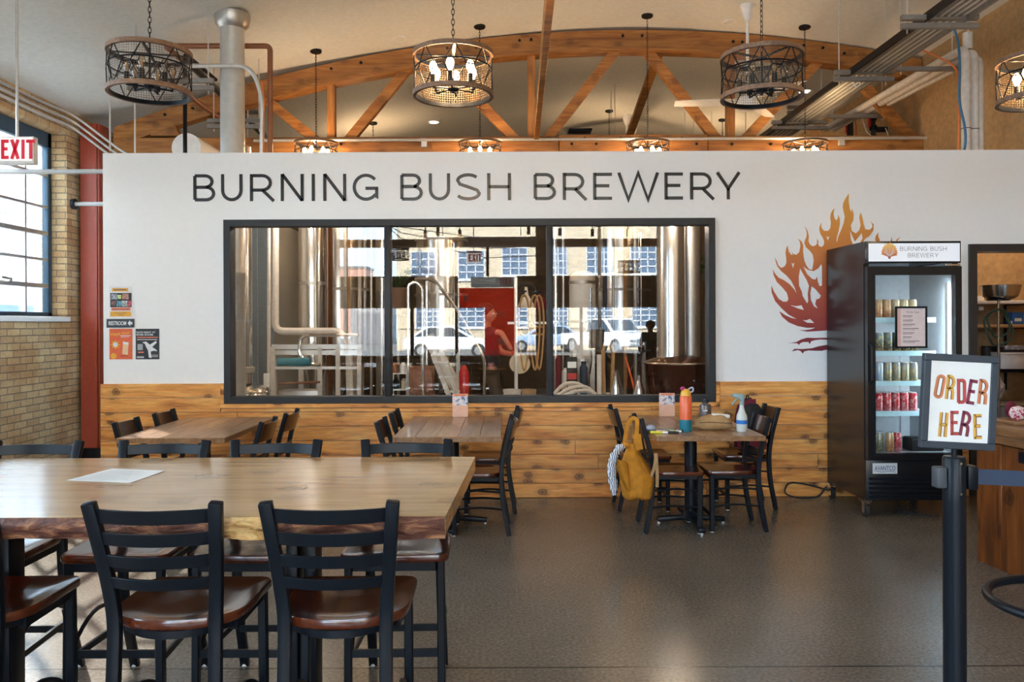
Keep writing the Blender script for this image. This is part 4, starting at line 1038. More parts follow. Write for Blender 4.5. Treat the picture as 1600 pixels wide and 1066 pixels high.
for i in range(12):
    v = 0.08+0.07*i
    a = L[0].lerp(L[3], v).lerp(L[1].lerp(L[2], v), 0.08); b = L[0].lerp(L[3], v).lerp(L[1].lerp(L[2], v), 0.55+0.35*((i*7) % 5)/5)
    d = (L[3]-L[0])*0.010; zz = Vector((0, 0, 0.0012)); m.quad(a+zz, b+zz, b+d+zz, a+d+zz)
m.build('printed_lines', M['ink'], t, weld=False)

# ------------------------------------------------------------------ small things on the wall tables
def table_card(loc, label):
    t = thing('table_card', label, 'table card', loc, 0, 'acrylic table cards')
    MB().box(-0.065, 0.065, -0.004, 0.004, 0.0, 0.195).build('card', simple('peach_card', (0.78, 0.45, 0.32), 0.5), t)
    MB().box(-0.064, 0.064, -0.0048, -0.0042, 0.10, 0.175).build('picture', M['cardpic'], t)
    MB().box(-0.05, 0.05, -0.0048, -0.0042, 0.180, 0.190).build('heading', M['orange'], t)
    MB().box(-0.068, 0.068, -0.03, 0.03, 0.0, 0.003).build('foot', M['clear'], t)
def pic(name, cols, sc=28):
    q = NT(name); n = q.noise(q.coords(), sc, 2, 0.6, 0.5); k = len(cols)
    q.l(q.ramp(n, [(0.30+0.4*i/(k-1), c) for i, c in enumerate(cols)]), q.b.inputs['Base Color']); q.b.inputs['Roughness'].default_value = 0.5; return q.m
M['cardpic'] = pic('card_picture', [(0.04, 0.05, 0.10), (0.25, 0.30, 0.45), (0.85, 0.80, 0.78), (0.75, 0.30, 0.20)])
p = P(719, 649, 6.63); table_card((p.x, 6.63, 0.76), 'printed table card standing on the bare middle table')
p = P(1042, 649, 6.63); table_card((p.x, 6.63, 0.76), 'printed table card standing on the cluttered table behind the orange flask')
p = P(1072.5, 675, 5.70)
t = thing('steel_flask', 'tall coral and teal drinking flask with yellow lid on the cluttered table', 'flask', (p.x, 5.72, 0.76))
R = 0.044
MB().lathe([(0, 0), (R*0.96, 0), (R, 0.006), (R, 0.085), (0, 0.085)], (0,0,0), 24).build('boot', M['teal'], t)
MB().lathe([(0, 0.0851), (R-0.001, 0.0851), (R-0.001, 0.248), (R-0.006, 0.257), (0, 0.257)], (0,0,0), 24).build('body', M['orange'], t)
MB().lathe([(0, 0.2572), (R-0.007, 0.2572), (R-0.007, 0.275), (R-0.014, 0.295), (0.02, 0.305), (0, 0.306)], (0,0,0), 20).build('lid', M['yellow'], t)
MB().sphere((-0.022, 0, 0.308), 0.019, 12, 8, (1, 1, 0.8)).build('spout', simple('magenta_plastic', (0.45, 0.02, 0.16), 0.4), t)
MB().tube(bend([(0.012, 0, 0.296), (0.03, 0, 0.312), (0.052, 0, 0.318), (0.056, 0, 0.29), (0.03, 0, 0.28)], 0.012), 0.006, 8).build('carry_loop', simple('lilac_plastic', (0.5, 0.52, 0.65), 0.4), t)
p = P(1102, 652, 6.15)
t = thing('water_bottle', 'grey translucent water bottle with black cap behind the tan pouch', 'bottle', (p.x, 6.15, 0.76))
MB().lathe([(0, 0), (0.040, 0), (0.045, 0.006), (0.045, 0.135), (0.040, 0.150), (0.022, 0.158), (0.022, 0.163), (0, 0.163)], (0,0,0), 24).build('body', simple('smoke_plastic', (0.11, 0.085, 0.08), 0.2), t)
MB().cyl((0, 0, 0.1632), 0.024, 0.026, 18).build('cap', M['rubber'], t)
MB().torus((0, 0, 0.193), 0.013, 0.005, 16, 6, 'Y').build('cap_loop', M['rubber'], t)
MB().box(-0.03, 0.004, -0.0462, -0.0440, 0.100, 0.108).build('label_mark', M['pale'], t)
p = P(1159, 675, 5.70)
t = thing('spray_bottle', 'clear spray bottle with pale liquid, blue tape and grey trigger on the cluttered table', 'bottle', (p.x, 5.70, 0.76))
MB().lathe([(0, 0), (0.036, 0), (0.039, 0.006), (0.039, 0.095), (0.037, 0.115), (0.024, 0.145), (0.017, 0.170), (0.014, 0.192), (0, 0.192)], (0,0,0), 24).build('body', simple('milky_liquid', (0.62, 0.64, 0.60), 0.25), t)
MB().lathe([(0.0395, 0.055), (0.0398, 0.055), (0.0398, 0.083), (0.0395, 0.083)], (0,0,0), 24).build('tape', simple('blue_tape', (0.02, 0.16, 0.55), 0.5), t)
g = simple('grey_green_plastic', (0.25, 0.35, 0.35), 0.4)
MB().cyl((0, 0, 0.1921), 0.018, 0.022, 16).build('collar', g, t)
MB().prism([(0.014, 0.214), (0.020, 0.25), (0.006, 0.272), (-0.055, 0.275), (-0.070, 0.266), (-0.068, 0.248), (-0.034, 0.244), (-0.014, 0.232), (-0.012, 0.214)], -0.012, 0.012).build('spray_head', g, t, 0.003)
MB().tube(bend([(-0.03, 0, 0.243), (-0.046, 0, 0.222), (-0.072, 0, 0.192)], 0.012), 0.007, 8).build('trigger', g, t)
# tan pouch
p = P(1118, 671, 5.76)
t = thing('belt_pouch', 'tan canvas belt pouch with a paper sticking out, lying on the cluttered table', 'pouch', (p.x, 5.80, 0.76))
m = MB(); rg = random.Random(2); n1, n2 = 28, 14; vs = []; fs = []
for i in range(n2+1):
    for j in range(n1):
        a = 2*PI*j/n1; b = PI*i/n2; r = math.sin(b)**0.7
        x = 0.135*r*math.copysign(abs(math.cos(a))**0.9, math.cos(a)); y = 0.06*r*math.sin(a); z = 0.058-0.058*math.cos(b)*1.0
        k = 1+0.06*math.sin(a*5+b*7)+0.03*rg.random(); vs.append((x*k, y*k, max(0.0, z+0.012*math.sin(x*30)*math.sin(b)-0.02*(abs(x)/0.13)**2)))
for i in range(n2):
    for j in range(n1): l = (j+1) % n1; fs.append((i*n1+j, i*n1+l, (i+1)*n1+l, (i+1)*n1+j))
m.add(vs, fs).build('body', M['tan'], t, angle=70)
MB().tube([(-0.12, -0.045, 0.055), (-0.05, -0.060, 0.062), (0.04, -0.060, 0.056), (0.12, -0.04, 0.050)], 0.003, 6).build('zipper', simple('brown_zip', (0.12, 0.07, 0.035), 0.6), t)
MB().bar((-0.02, -0.01, 0.108), (0.11, -0.01, 0.098), 0.05, 0.028).build('paper_roll', M['paper'], t, 0.01)
MB().tube(bend([(-0.12, 0, 0.02), (-0.165, -0.02, 0.03), (-0.15, 0.01, 0.008), (-0.12, 0.03, 0.006)], 0.02), 0.008, 6).tube(bend([(0.12, 0, 0.02), (0.16, 0.0, 0.012), (0.19, 0.02, 0.009)], 0.02), 0.008, 6).build('strap', M['tan'], t)
# markers and cards in front of the flask
p = P(1040, 674, 5.66)
cols = [(0.75, 0.72, 0.05), (0.55, 0.03, 0.02), (0.75, 0.75, 0.75), (0.03, 0.03, 0.03), (0.20, 0.32, 0.05), (0.45, 0.5, 0.62)]
lab = ['yellow', 'red', 'white', 'black', 'olive green', 'grey blue']
for i in range(6):
    a = (-0.2, 0.3, 0.05, -0.35, 0.15, 0.5)[i]
    t = thing('marker_pen', f'{lab[i]} marker pen in the heap beside the coral flask', 'pen', (p.x-0.06+0.026*i, 5.60+0.028*(i % 3), 0.7685), a, 'pens beside the coral flask')
    MB().cyl((-0.06, 0, 0), 0.0085, 0.085, 10, 'X').build('barrel', simple('pen_'+lab[i].replace(' ', '_'), cols[i], 0.4), t)
    MB().cyl((0.0252, 0, 0), 0.0088, 0.038, 10, 'X').build('cap', M['rubber'] if i % 2 else M['pale'], t)
for i, (dx, dy, a, c) in enumerate(((-0.06, 0.10, 0.2, (0.03, 0.035, 0.04)), (0.03, 0.15, -0.3, (0.10, 0.16, 0.06)))):
    t = thing('card_deck', ('black phone lying behind the pens on the cluttered table', 'dark green booklet lying behind the pens on the cluttered table')[i], ('phone', 'booklet')[i], (p.x+dx, 5.62+dy, 0.76), a)
    t.name = ('mobile_phone', 'booklet')[i]
    MB().box(-0.065, 0.065, -0.035, 0.035, 0, 0.011).build('body', simple(('phone_black', 'booklet_green')[i], c, 0.25), t, 0.003)
t = thing('plush_toy', 'small grey crumpled cloth beside the pens on the cluttered table', 'cloth', (p.x-0.09, 5.74, 0.76)); t.name = 'crumpled_cloth'
m = MB().sphere((0, 0, 0.022), 0.03, 14, 10, (1.1, 0.9, 0.75)); rg = random.Random(4); m.v = [(x*(0.85+0.3*rg.random()), y, max(0, z*(0.9+0.2*rg.random()))) for x, y, z in m.v]
m.build('folds', simple('grey_cloth', (0.35, 0.38, 0.45), 0.8), t, angle=80)

# ------------------------------------------------------------------ mustard bag on the chair back
bx = P(995, 700, 5.75).x
t = thing('mustard_backpack', 'mustard yellow drawstring backpack hanging from the chair back', 'backpack', (bx, 5.72, 0))
def q(px, py): v = P(px, py, 5.66); return (v.x-bx, v.z)
m = MB(); n1, n2 = 40, 22; vs = []; fs = []
zt_, zb_ = q(995, 697)[1], q(995, 783)[1]
for i in range(n2+1):
    u = i/n2; z = zt_+(zb_-zt_)*u
    py = 697+86*u
    xl_ = q(983-14*math.sin(min(1, u*1.35)*PI/2)+18*max(0, u-0.6), py)[0]; xr_ = q(994+30*min(1, u*1.7)-14*max(0, u-0.65), py)[0]
    if u > 0.93: k = math.sqrt(max(0.02, 1-((u-0.93)/0.075)**2)); mid = (xl_+xr_)/2; xl_ = mid+(xl_-mid)*k; xr_ = mid+(xr_-mid)*k
    dp = (0.03+0.075*math.sin(min(1, u*1.3)*PI/2))*(1 if u < 0.93 else max(0.1, 1-((u-0.93)/0.08)**2))
    for j in range(n1):
        a = 2*PI*j/n1; f = 1+0.045*math.sin(a*9+u*3)*(1-0.5*u)+0.03*math.sin(a*17+u*9)
        vs.append(((xl_+xr_)/2+(xr_-xl_)/2*math.cos(a)*f, 0.0+dp*math.sin(a)*f, z+0.01*math.sin(a*3)))
for i in range(n2):
    for j in range(n1): l = (j+1) % n1; fs.append((i*n1+j, i*n1+l, (i+1)*n1+l, (i+1)*n1+j))
fs += [tuple(range(n1)), tuple(range(n2*n1, (n2+1)*n1))[::-1]]
m.add(vs, fs).build('bag_body', M['gold'], t, angle=70)
def ribbon(pts, w, th=0.008):
    prof = [(-w/2, -th/2), (w/2, -th/2), (w/2, th/2), (-w/2, th/2)]
    return MB().sweep(bend(pts, 0.04), prof, up=(0, 1, 0.01))
A = lambda px, py, y: (q(px, py)[0], y, q(px, py)[1])
ribbon([A(994, 700, -0.02), A(996, 676, -0.02), A(998, 658, -0.005), A(993, 655, 0.05), A(984, 664, 0.05), A(978, 696, 0.02)], 0.028).build('shoulder_strap', M['gold'], t)
ribbon([A(1000, 704, -0.03), A(996, 680, -0.03)], 0.055, 0.012).build('wide_strap', M['gold'], t)
ribbon([A(1016, 750, -0.05), A(1024, 725, -0.06), A(1025, 705, -0.05), A(1027, 735, -0.05), A(1027, 762, -0.05)], 0.022).build('loose_strap', M['tan'], t)
m = MB(); vs = []; fs = []; n = 14
for i in range(n+1):
    u = i/n; a, b = A(955+22*u, 712+52*u, -0.09), A(980+6*u, 724+36*u, -0.10)
    for k in range(5):
        w_ = k/4; vs.append((a[0]+(b[0]-a[0])*w_, -0.085-0.035*math.sin(PI*w_), a[2]+(b[2]-a[2])*w_))
for i in range(n):
    for k in range(4): fs.append((5*i+k, 5*i+k+1, 5*i+6+k, 5*i+5+k))
b0 = len(vs); vs += [(x, y+0.05, z) for x, y, z in vs]; fs += [tuple(v+b0 for v in f)[::-1] for f in fs]
rim_ = [5*i for i in range(n+1)]; rim2 = [5*i+4 for i in range(n+1)]
for r_ in (rim_, rim2):
    for i in range(n): fs.append((r_[i], r_[i+1], r_[i+1]+b0, r_[i]+b0))
m.add(vs, fs).build('side_pocket', M['gold'], t, angle=70)
MB().sphere(A(980, 698, -0.01), 0.028, 12, 8, (1.2, 0.8, 0.8)).build('drawstring_knot', M['gold'], t)
t = thing('striped_scarf', 'white and blue striped cloth spilling out of the mustard backpack', 'scarf', (bx, 5.70, 0))
sc_m = NT('striped_cloth'); wv = sc_m.n('ShaderNodeTexWave'); wv.inputs['Scale'].default_value = 22; wv.inputs['Distortion'].default_value = 6; sc_m.l(sc_m.coords((1, 1, 1.4)), wv.inputs['Vector'])
sc_m.l(sc_m.ramp(wv.outputs['Fac'], [(0.50, (0.72, 0.73, 0.76)), (0.68, (0.10, 0.13, 0.22))]), sc_m.b.inputs['Base Color']); sc_m.b.inputs['Roughness'].default_value = 0.9
pts = [A(972, 697, -0.06), A(962, 703, -0.09), A(957, 712, -0.10), A(954, 722, -0.105), A(953, 735, -0.11), A(955, 748, -0.11), A(957, 760, -0.11), A(957, 770, -0.11)]
pts = bend(pts, 0.03, 3); rg = random.Random(9)
MB().tube(pts, [0.016+0.012*rg.random()+0.010*math.sin(PI*i/len(pts)) for i in range(len(pts))], 10).build('cloth', sc_m.m, t, angle=80)
MB().sphere(A(967, 700, -0.06), 0.034, 14, 10, (1.0, 0.8, 0.9)).build('bunched_end', sc_m.m, t)
# maroon backpack
t = thing('maroon_backpack', 'maroon and black backpack sitting on the cafe chair by the wainscot', 'backpack', (2.065, 6.66, 0.456))
m = MB(); n1, n2 = 24, 16; vs = []; fs = []
for i in range(n2+1):
    u = i/n2; z = 0.43*u; k = (1-0.25*u*u)*(math.sqrt(max(0.0, 1-((u-0.8)/0.2)**2)) if u > 0.8 else 1)*(0.85+0.15*min(1, u*6))
    for j in range(n1):
        a = 2*PI*j/n1; c, s_ = math.cos(a), math.sin(a); e = 0.6
        vs.append((0.098*math.copysign(abs(c)**e, c)*k, 0.165*math.copysign(abs(s_)**e, s_)*k, z))
for i in range(n2):
    for j in range(n1): l = (j+1) % n1; fs.append((i*n1+j, i*n1+l, (i+1)*n1+l, (i+1)*n1+j))
fs += [tuple(range(n1))[::-1], tuple(range(n2*n1, (n2+1)*n1))]
m.add(vs, fs).build('bag_body', M['darkcloth'], t, angle=70)
for yy in (-0.06, 0.045):
    pts = [(-0.102, yy, 0.03), (-0.104, yy, 0.15), (-0.097, yy, 0.28), (-0.077, yy, 0.375), (-0.04, yy, 0.425), (0.03, yy, 0.43)]
    MB().sweep(bend(pts, 0.05), [(-0.020, -0.006), (0.020, -0.006), (0.020, 0.006), (-0.020, 0.006)], up=(0, 1, 0)).build('panel_stripe', M['maroon'], t)
MB().box(-0.085, 0.085, -0.172, -0.150, 0.04, 0.22).build('side_panel', M['maroon'], t, 0.02)
MB().tube(bend([(-0.02, -0.04, 0.425), (-0.02, -0.03, 0.475), (-0.02, 0.03, 0.475), (-0.02, 0.04, 0.425)], 0.03), 0.006, 8).build('handle', M['darkcloth'], t)
# ------------------------------------------------------------------ writing and mural on the white wall
t = thing('wall_lettering', 'large black brewery name lettering on the white wall above the window', 'lettering', (0, YW-0.001, 0))
LET = [('B',302,336.4),('U',345.4,379),('R',390.4,430),('N',438.6,474.6),('I',487,492),('N',505,541),('G',551,591),
       ('B',625.4,660.5),('U',669.9,703.2),('S',712,750.6),('H',761,798.3),
       ('B',833.6,868.6),('R',879,918),('E',926.5,956),('W',964.4,1029.6),('E',1038,1066.8),('R',1078,1117),('Y',1118,1157.3)]
capH = 42.4/F*YW; zbase = P(300, 315.0, YW).z
for ch, a, b in LET:
    xa, xb = P(a, 292, YW).x, P(b, 292, YW).x
    o = stroke_mesh(ch, (xb-xa)/capH, capH, 0.117, 0.003).build('letter', M['letter'], t); o.location = (xa, 0, zbase)
# flame mural (traced in crop pixels of 4.1 px per photo px)
C = lambda pts: [(lambda v: (v.x, v.z))(P(1200+x/4.1, 300+y/4.1, YW)) for x, y in pts]
outer = [(517,10),(506,26),(492,48),(480,75),(478,95),(483,122),(491,160),(484,200),(468,243),(450,285),(442,320),(437,318),(440,290),(452,250),(460,205),(459,172),(447,148),
 (446,170),(438,183),(427,172),(420,150),(420,125),(428,104),(412,118),(401,140),(398,165),(402,195),(399,230),(386,249),(360,250),(345,236),(340,220),(343,198),(332,215),(327,240),(334,268),(352,297),(360,318),(356,342),(342,353),(326,347),(319,332),(322,318),(312,300),
 (315,325),(306,342),(286,349),(268,338),(258,315),(261,285),(254,252),(244,234),(234,222),(244,245),(248,268),(245,292),(235,310),(232,330),(242,355),(268,378),(286,402),(292,440),(288,470),(282,500),(262,495),(244,470),(232,440),(227,410),(224,380),(226,345),(214,316),(188,298),
 (203,318),(207,345),(200,385),(181,403),(160,398),(150,385),(158,405),(148,402),(134,385),(128,362),(126,342),(116,362),(112,390),(116,425),(117,455),(108,475),(86,488),(66,472),(55,442),(42,420),
 (48,445),(58,475),(84,508),(118,536),(148,570),(170,612),(182,650),(165,622),(136,590),(102,566),(68,550),(44,524),(30,495),(36,535),(56,578),(94,615),(120,648),(130,685),(122,702),(98,704),(68,686),(38,640),(20,600),
 (23,645),(45,700),(85,745),(132,788),(182,814),(148,807),(108,789),(72,765),(90,800),(132,836),(190,860),(250,871),(302,870),(272,881),(236,886),(197,885),(248,895),(300,893),(360,889),(480,880),(620,850),(720,780),(800,660),(840,540),(850,430),(800,380),
 (700,340),(650,338),(615,335),(610,320),(622,300),(650,280),(674,246),(676,208),(655,188),(666,205),(668,226),(650,243),(622,240),(612,206),(604,165),(592,131),(584,165),(590,195),(592,215),(584,245),(562,266),(536,250),(530,215),(546,180),(548,142),(536,105),(533,130),(524,110),(516,60)]
h1 = [(524,248),(536,275),(556,318),(600,262),(605,298),(590,325),(560,338),(545,340),(530,305)]
h2 = [(150,455),(160,460),(169,455),(159,490)]
h3 = [(372,285),(382,290),(393,285),(382,312)]
h4 = [(205,490),(196,545),(198,600),(216,640),(221,668),(250,715),(257,700),(254,650),(262,602),(246,562),(222,522)]
h5 = [(226,478),(256,500),(292,508),(322,490),(340,462),(345,480),(345,600),(330,605),(318,575),(313,543),(303,562),(282,558),(250,528)]
h6 = [(279,605),(302,622),(338,664),(330,682),(308,690),(302,718),(318,748),(292,732),(273,692),(270,648)]
h7 = [(140,725),(178,732),(214,726),(229,757),(188,746)]
h8 = [(222,822),(246,822),(268,813),(295,840),(250,838)]
t = thing('flame_mural', 'painted burning bush flame emblem on the white wall, orange at the tips fading to maroon', 'mural', (0, YW-0.001, 0))
def mural(polys, name):
    me = curve_mesh([C(q) for q in polys], 0.0008); 
    o = put(name, me, M['flame'], t); o.rotation_euler = (PI/2, 0, 0)
    # bake so that object z is height
    me.transform(Matrix.Rotation(PI/2, 4, 'X')); o.rotation_euler = (0, 0, 0); return o
mural([outer, h1, h2, h3, h4, h5, h6, h7, h8], 'flames')
for q in ([(708,258),(690,280),(685,305),(700,330),(722,332),(712,300),(704,280)], [(790,287),(787,308),(776,332),(792,334),(795,312)], [(848,290),(825,302),(812,332),(830,334),(830,312)]): mural([q], 'flame_tip')
mural([[(118,968),(150,967),(180,962),(212,945),(250,934),(300,936),(420,933),(520,936),(520,950),(420,948),(330,946),(300,950),(276,957),(266,976),(258,962),(225,962),(205,970),(198,981),(186,970)]], 'root_stroke')
mural([[(150,1022),(170,1005),(220,1007),(280,1002),(320,990),(400,975),(480,975),(480,995),(400,1005),(345,1018),(300,1018),(258,1016),(232,1022),(221,1036),(208,1020),(190,1014)]], 'root_stroke')
# posters and the restroom sign
def poster(px0_, py0_, px1_, py1_, name, label, cat, mat, th=0.002):
    a, b = P(px0_, py0_, YW), P(px1_, py1_, YW); c = (a+b)/2; w, h = b.x-a.x, a.z-b.z
    t = thing(name, label, cat, (c.x, YW-0.001, c.z)); MB().box(-w/2, w/2, -th, 0, -h/2, h/2).build('sheet', mat, t)
    return t, w, h
def blk(t, w, h, x0, y0, x1, y1, mat, name='printed_block', d=0.0008):
    """fractions from top-left"""
    return MB().box(-w/2+w*x0, -w/2+w*x1, -0.002-d, -0.002, h/2-h*y0, h/2-h*y1).build(name, mat, t)
dk = simple('poster_black', (0.025, 0.028, 0.035), 0.6); og = simple('poster_orange', (0.72, 0.13, 0.045), 0.6); ylw = simple('poster_yellow', (0.80, 0.40, 0.04), 0.6)
coral = simple('poster_coral', (0.75, 0.20, 0.12), 0.6); wht = simple('poster_white', (0.75, 0.76, 0.78), 0.6)
t, w, h = poster(171, 448, 207, 496, 'event_poster', 'white event poster with a photo grid and yellow bars, topmost of the wall papers', 'poster', wht)
blk(t, w, h, 0.12, 0.05, 0.82, 0.16, ylw, 'yellow_bar'); blk(t, w, h, 0.04, 0.21, 0.97, 0.67, dk, 'photo_ground')
for x0, y0, x1, y1, c in ((0.08,0.24,0.34,0.42,(0.30,0.33,0.38)), (0.36,0.27,0.52,0.40,(0.50,0.62,0.20)), (0.56,0.23,0.84,0.42,(0.45,0.22,0.16)), (0.08,0.46,0.28,0.62,(0.22,0.10,0.10)), (0.32,0.46,0.50,0.65,(0.10,0.35,0.45)), (0.52,0.46,0.78,0.65,(0.42,0.42,0.42)), (0.80,0.46,0.95,0.65,(0.45,0.10,0.12))):
    blk(t, w, h, x0, y0, x1, y1, pic('photo_%d' % int(c[0]*100+c[1]*1000), [tuple(v*0.3 for v in c), c, tuple(min(1, v*1.8) for v in c)], 60), 'photo', 0.0012)
blk(t, w, h, 0.08, 0.68, 0.92, 0.78, coral, 'coral_bar'); blk(t, w, h, 0.04, 0.81, 0.94, 0.97, ylw, 'yellow_bar')
for x0, y0, x1, y1 in ((0.2,0.085,0.74,0.12), (0.14,0.735,0.84,0.755), (0.25,0.86,0.75,0.875), (0.38,0.915,0.62,0.93)): blk(t, w, h, x0, y0, x1, y1, M['ink'], 'printed_lines', 0.0012)
t, w, h = poster(167, 498.5, 210, 512, 'restroom_sign', 'dark sign reading RESTROOM with an arrow, between the posters', 'sign', simple('sign_slate', (0.035, 0.05, 0.065), 0.5), 0.008)
wall_text('letters', 'RESTROOM', (-w*0.10, -0.0082, 0), w*0.64, h*0.46, wht, t, 0.02)
MB().prism([(w*x, w*z) for x, z in ((0.27, 0), (0.36, 0.115), (0.36, 0.05), (0.44, 0.05), (0.44, -0.05), (0.36, -0.05), (0.36, -0.115))], -0.0088, -0.0081).build('arrow', wht, t)
t, w, h = poster(171, 514, 207, 561.5, 'happy_hour_poster', 'orange happy hour poster with a yellow star and a beer glass', 'poster', og)
wall_text('heading', 'Happy Hour', (-w*0.02, -0.0022, h*0.335), w*0.84, h*0.13, ylw, t, 0.02, 0.0006, 0.10)
star = []
for i in range(16): a = 2*PI*i/16; r = (0.22 if i % 2 == 0 else 0.12)*w; star.append((r*math.cos(a)*1.05-w*0.24, r*math.sin(a)-h*0.02))
MB().prism(star, -0.003, -0.002).build('star', ylw, t); MB().cyl((-w*0.24, -0.0036, -h*0.02), w*0.10, 0.0006, 16, 'Y').build('star_centre', wht, t)
MB().prism([(w*0.06, -h*0.33), (w*0.30, -h*0.36), (w*0.34, h*0.04), (w*0.10, h*0.07)], -0.003, -0.002).build('glass_drawing', simple('pale_peach', (0.80, 0.55, 0.32), 0.6), t)
MB().prism([(w*0.095, h*0.0), (w*0.335, -h*0.03), (w*0.34, h*0.05), (w*0.10, h*0.08)], -0.0036, -0.003).build('foam_drawing', wht, t)
MB().cyl((-w*0.32, -0.003, -h*0.39), w*0.13, 0.001, 20, 'Y').build('badge', ylw, t)
blk(t, w, h, 0.48, 0.215, 0.93, 0.235, wht, 'printed_lines'); blk(t, w, h, 0.5, 0.26, 0.85, 0.275, wht, 'printed_lines')
blk(t, w, h, 0.48, 0.89, 0.82, 0.905, dk, 'printed_lines')
t, w, h = poster(212, 514, 249, 561.5, 'show_poster', 'black and white night poster with a dancing figure, beside the orange poster', 'poster', dk)
wall_text('heading', 'DATE NIGHT AT', (-w*0.06, -0.0022, h*0.385), w*0.80, h*0.06, wht, t, 0.02)
wall_text('heading', 'RIVER ROOM.', (-w*0.10, -0.0022, h*0.305), w*0.72, h*0.06, wht, t, 0.02)
blk(t, w, h, 0.06, 0.265, 0.95, 0.30, coral, 'red_line'); blk(t, w, h, 0.06, 0.345, 0.92, 0.365, wht, 'printed_lines')
MB().prism([(-w*0.22, h*0.06), (-w*0.05, h*0.08), (w*0.10, -h*0.02), (w*0.36, h*0.10), (w*0.40, h*0.05), (w*0.2, -h*0.10), (w*0.36, -h*0.18), (w*0.42, -h*0.24), (w*0.28, -h*0.22), (w*0.14, -h*0.25), (w*0.17, -h*0.46), (w*0.06, -h*0.44), (w*0.03, -h*0.22), (-w*0.05, -h*0.10), (-w*0.10, h*0.0)], -0.003, -0.002).build('figure_drawing', wht, t)
blk(t, w, h, 0.08, 0.50, 0.30, 0.70, simple('poster_grey', (0.35, 0.37, 0.40), 0.6), 'panel_drawing'); blk(t, w, h, 0.10, 0.75, 0.34, 0.79, coral, 'red_line')
for yv in (0.86, 0.91): blk(t, w, h, 0.58, yv, 0.95, yv+0.015, wht, 'printed_lines')
blk(t, w, h, 0.05, 0.90, 0.35, 0.96, simple('poster_grey2', (0.45, 0.45, 0.47), 0.6), 'panel_drawing')

# ------------------------------------------------------------------ glass-door cooler
FY = 6.22; fc = (P(1352, 450, FY).x+P(1500, 450, FY).x)/2; FW = 0.752; FH = 2.185; FD = 0.74
t = thing('display_cooler', 'tall black glass door drinks cooler on casters, full of cans', 'refrigerator', (fc, FY, 0))
hw = FW/2; zb = 0.135; yk = FD
zd0, zd1 = 0.46, 1.985          # glass door range
m = MB(); m.box(-hw, -hw+0.045, 0.03, yk, zb, FH).box(hw-0.045, hw, 0.03, yk, zb, FH).box(-hw+0.045, hw-0.045, yk-0.045, yk, zb, FH).box(-hw+0.045, hw-0.045, 0.03, yk-0.045, FH-0.16, FH).box(-hw+0.045, hw-0.045, 0.03, yk-0.045, zb, zd0+0.04)
m.build('cabinet', M['blackgloss'], t, weld=False)
inn = simple('grey_liner', (0.34, 0.37, 0.39), 0.4)
m = MB(); m.box(-hw+0.0455, -hw+0.05, 0.035, yk-0.05, zd0+0.045, FH-0.165).box(hw-0.05, hw-0.0455, 0.035, yk-0.05, zd0+0.045, FH-0.165).box(-hw+0.05, hw-0.05, yk-0.052, yk-0.0455, zd0+0.045, FH-0.165).box(-hw+0.05, hw-0.05, 0.035, yk-0.05, zd0+0.0405, zd0+0.046)
m.build('liner', inn, t, weld=False)
MB().box(-hw, hw, -0.012, 0.03, FH-0.175, FH).build('header_box', M['blackgloss'], t, 0.004)
sg = MB().box(-hw+0.022, hw-0.012, -0.016, -0.0122, FH-0.160, FH-0.018).build('lit_sign', M['signlight'], t)
grey = simple('sign_grey', (0.12, 0.12, 0.13), 0.6)
def stroke_line(txt, x0, z, H, gap, wd, tk, parent, mat, y):
    W_ = {'B': 0.78, 'U': 0.82, 'R': 0.85, 'N': 0.86, 'I': 0.12, 'G': 0.92, 'S': 0.80, 'H': 0.84, 'E': 0.68, 'W': 1.30, 'Y': 0.88, ' ': 0.35}
    x = x0; m = MB()
    for ch in txt:
        if ch != ' ':
            g_ = stroke_mesh(ch, W_[ch]*wd, H, tk, 0.0006); g_.move(Matrix.Translation((x, y, z))); m.add(g_.v, g_.f)
        x += (W_[ch]*wd+gap)*H
    m.build('letters', mat, parent); return x
stroke_line('BURNING BUSH', -hw+0.268, FH-0.078, 0.034, 0.20, 0.98, 0.10, t, grey, -0.0162)
stroke_line('BREWERY', -hw+0.330, FH-0.130, 0.034, 0.20, 0.98, 0.10, t, grey, -0.0162)
# small bush emblem on the lit sign
cx, cz = -hw+0.185, FH-0.088
fl = [(cx-0.060+0.0, cz-0.02)]
pts = []
for i in range(26):
    a = PI*1.12-PI*1.24*i/25; r = 0.052+0.012*(i % 2)+0.02*max(0, math.sin(a))**3; pts.append((cx+r*math.cos(a)*1.08, cz-0.002+r*math.sin(a)*0.95))
pts += [(cx+0.012, cz-0.035), (cx+0.008, cz-0.052), (cx-0.008, cz-0.052), (cx-0.012, cz-0.035)]
g_ = NT('small_flame'); sx_ = g_.n('ShaderNodeSeparateXYZ'); g_.l(g_.coords(), sx_.inputs[0])
cr = g_.ramp(g_.math('DIVIDE', g_.math('SUBTRACT', sx_.outputs[2], FH-0.14), 0.11), [(0.1, (0.45, 0.10, 0.06)), (0.5, (0.75, 0.30, 0.12)), (1.0, (0.90, 0.60, 0.20))]); g_.l(cr, g_.b.inputs['Base Color'])
MB().prism(pts, -0.0168, -0.0162).build('emblem', g_.m, t)
m = MB()
for i in range(9): a = PI*(0.06+0.11*i); m.bar((cx+0.006*math.cos(a), -0.0171, cz-0.03), (cx+0.046*math.cos(a), -0.0171, cz-0.005+0.046*math.sin(a)), 0.0004, 0.0035, up=(0, 0, 1) if abs(math.cos(a)) > 0.3 else (1, 0, 0))
m.build('emblem_branches', M['pale'], t, weld=False)
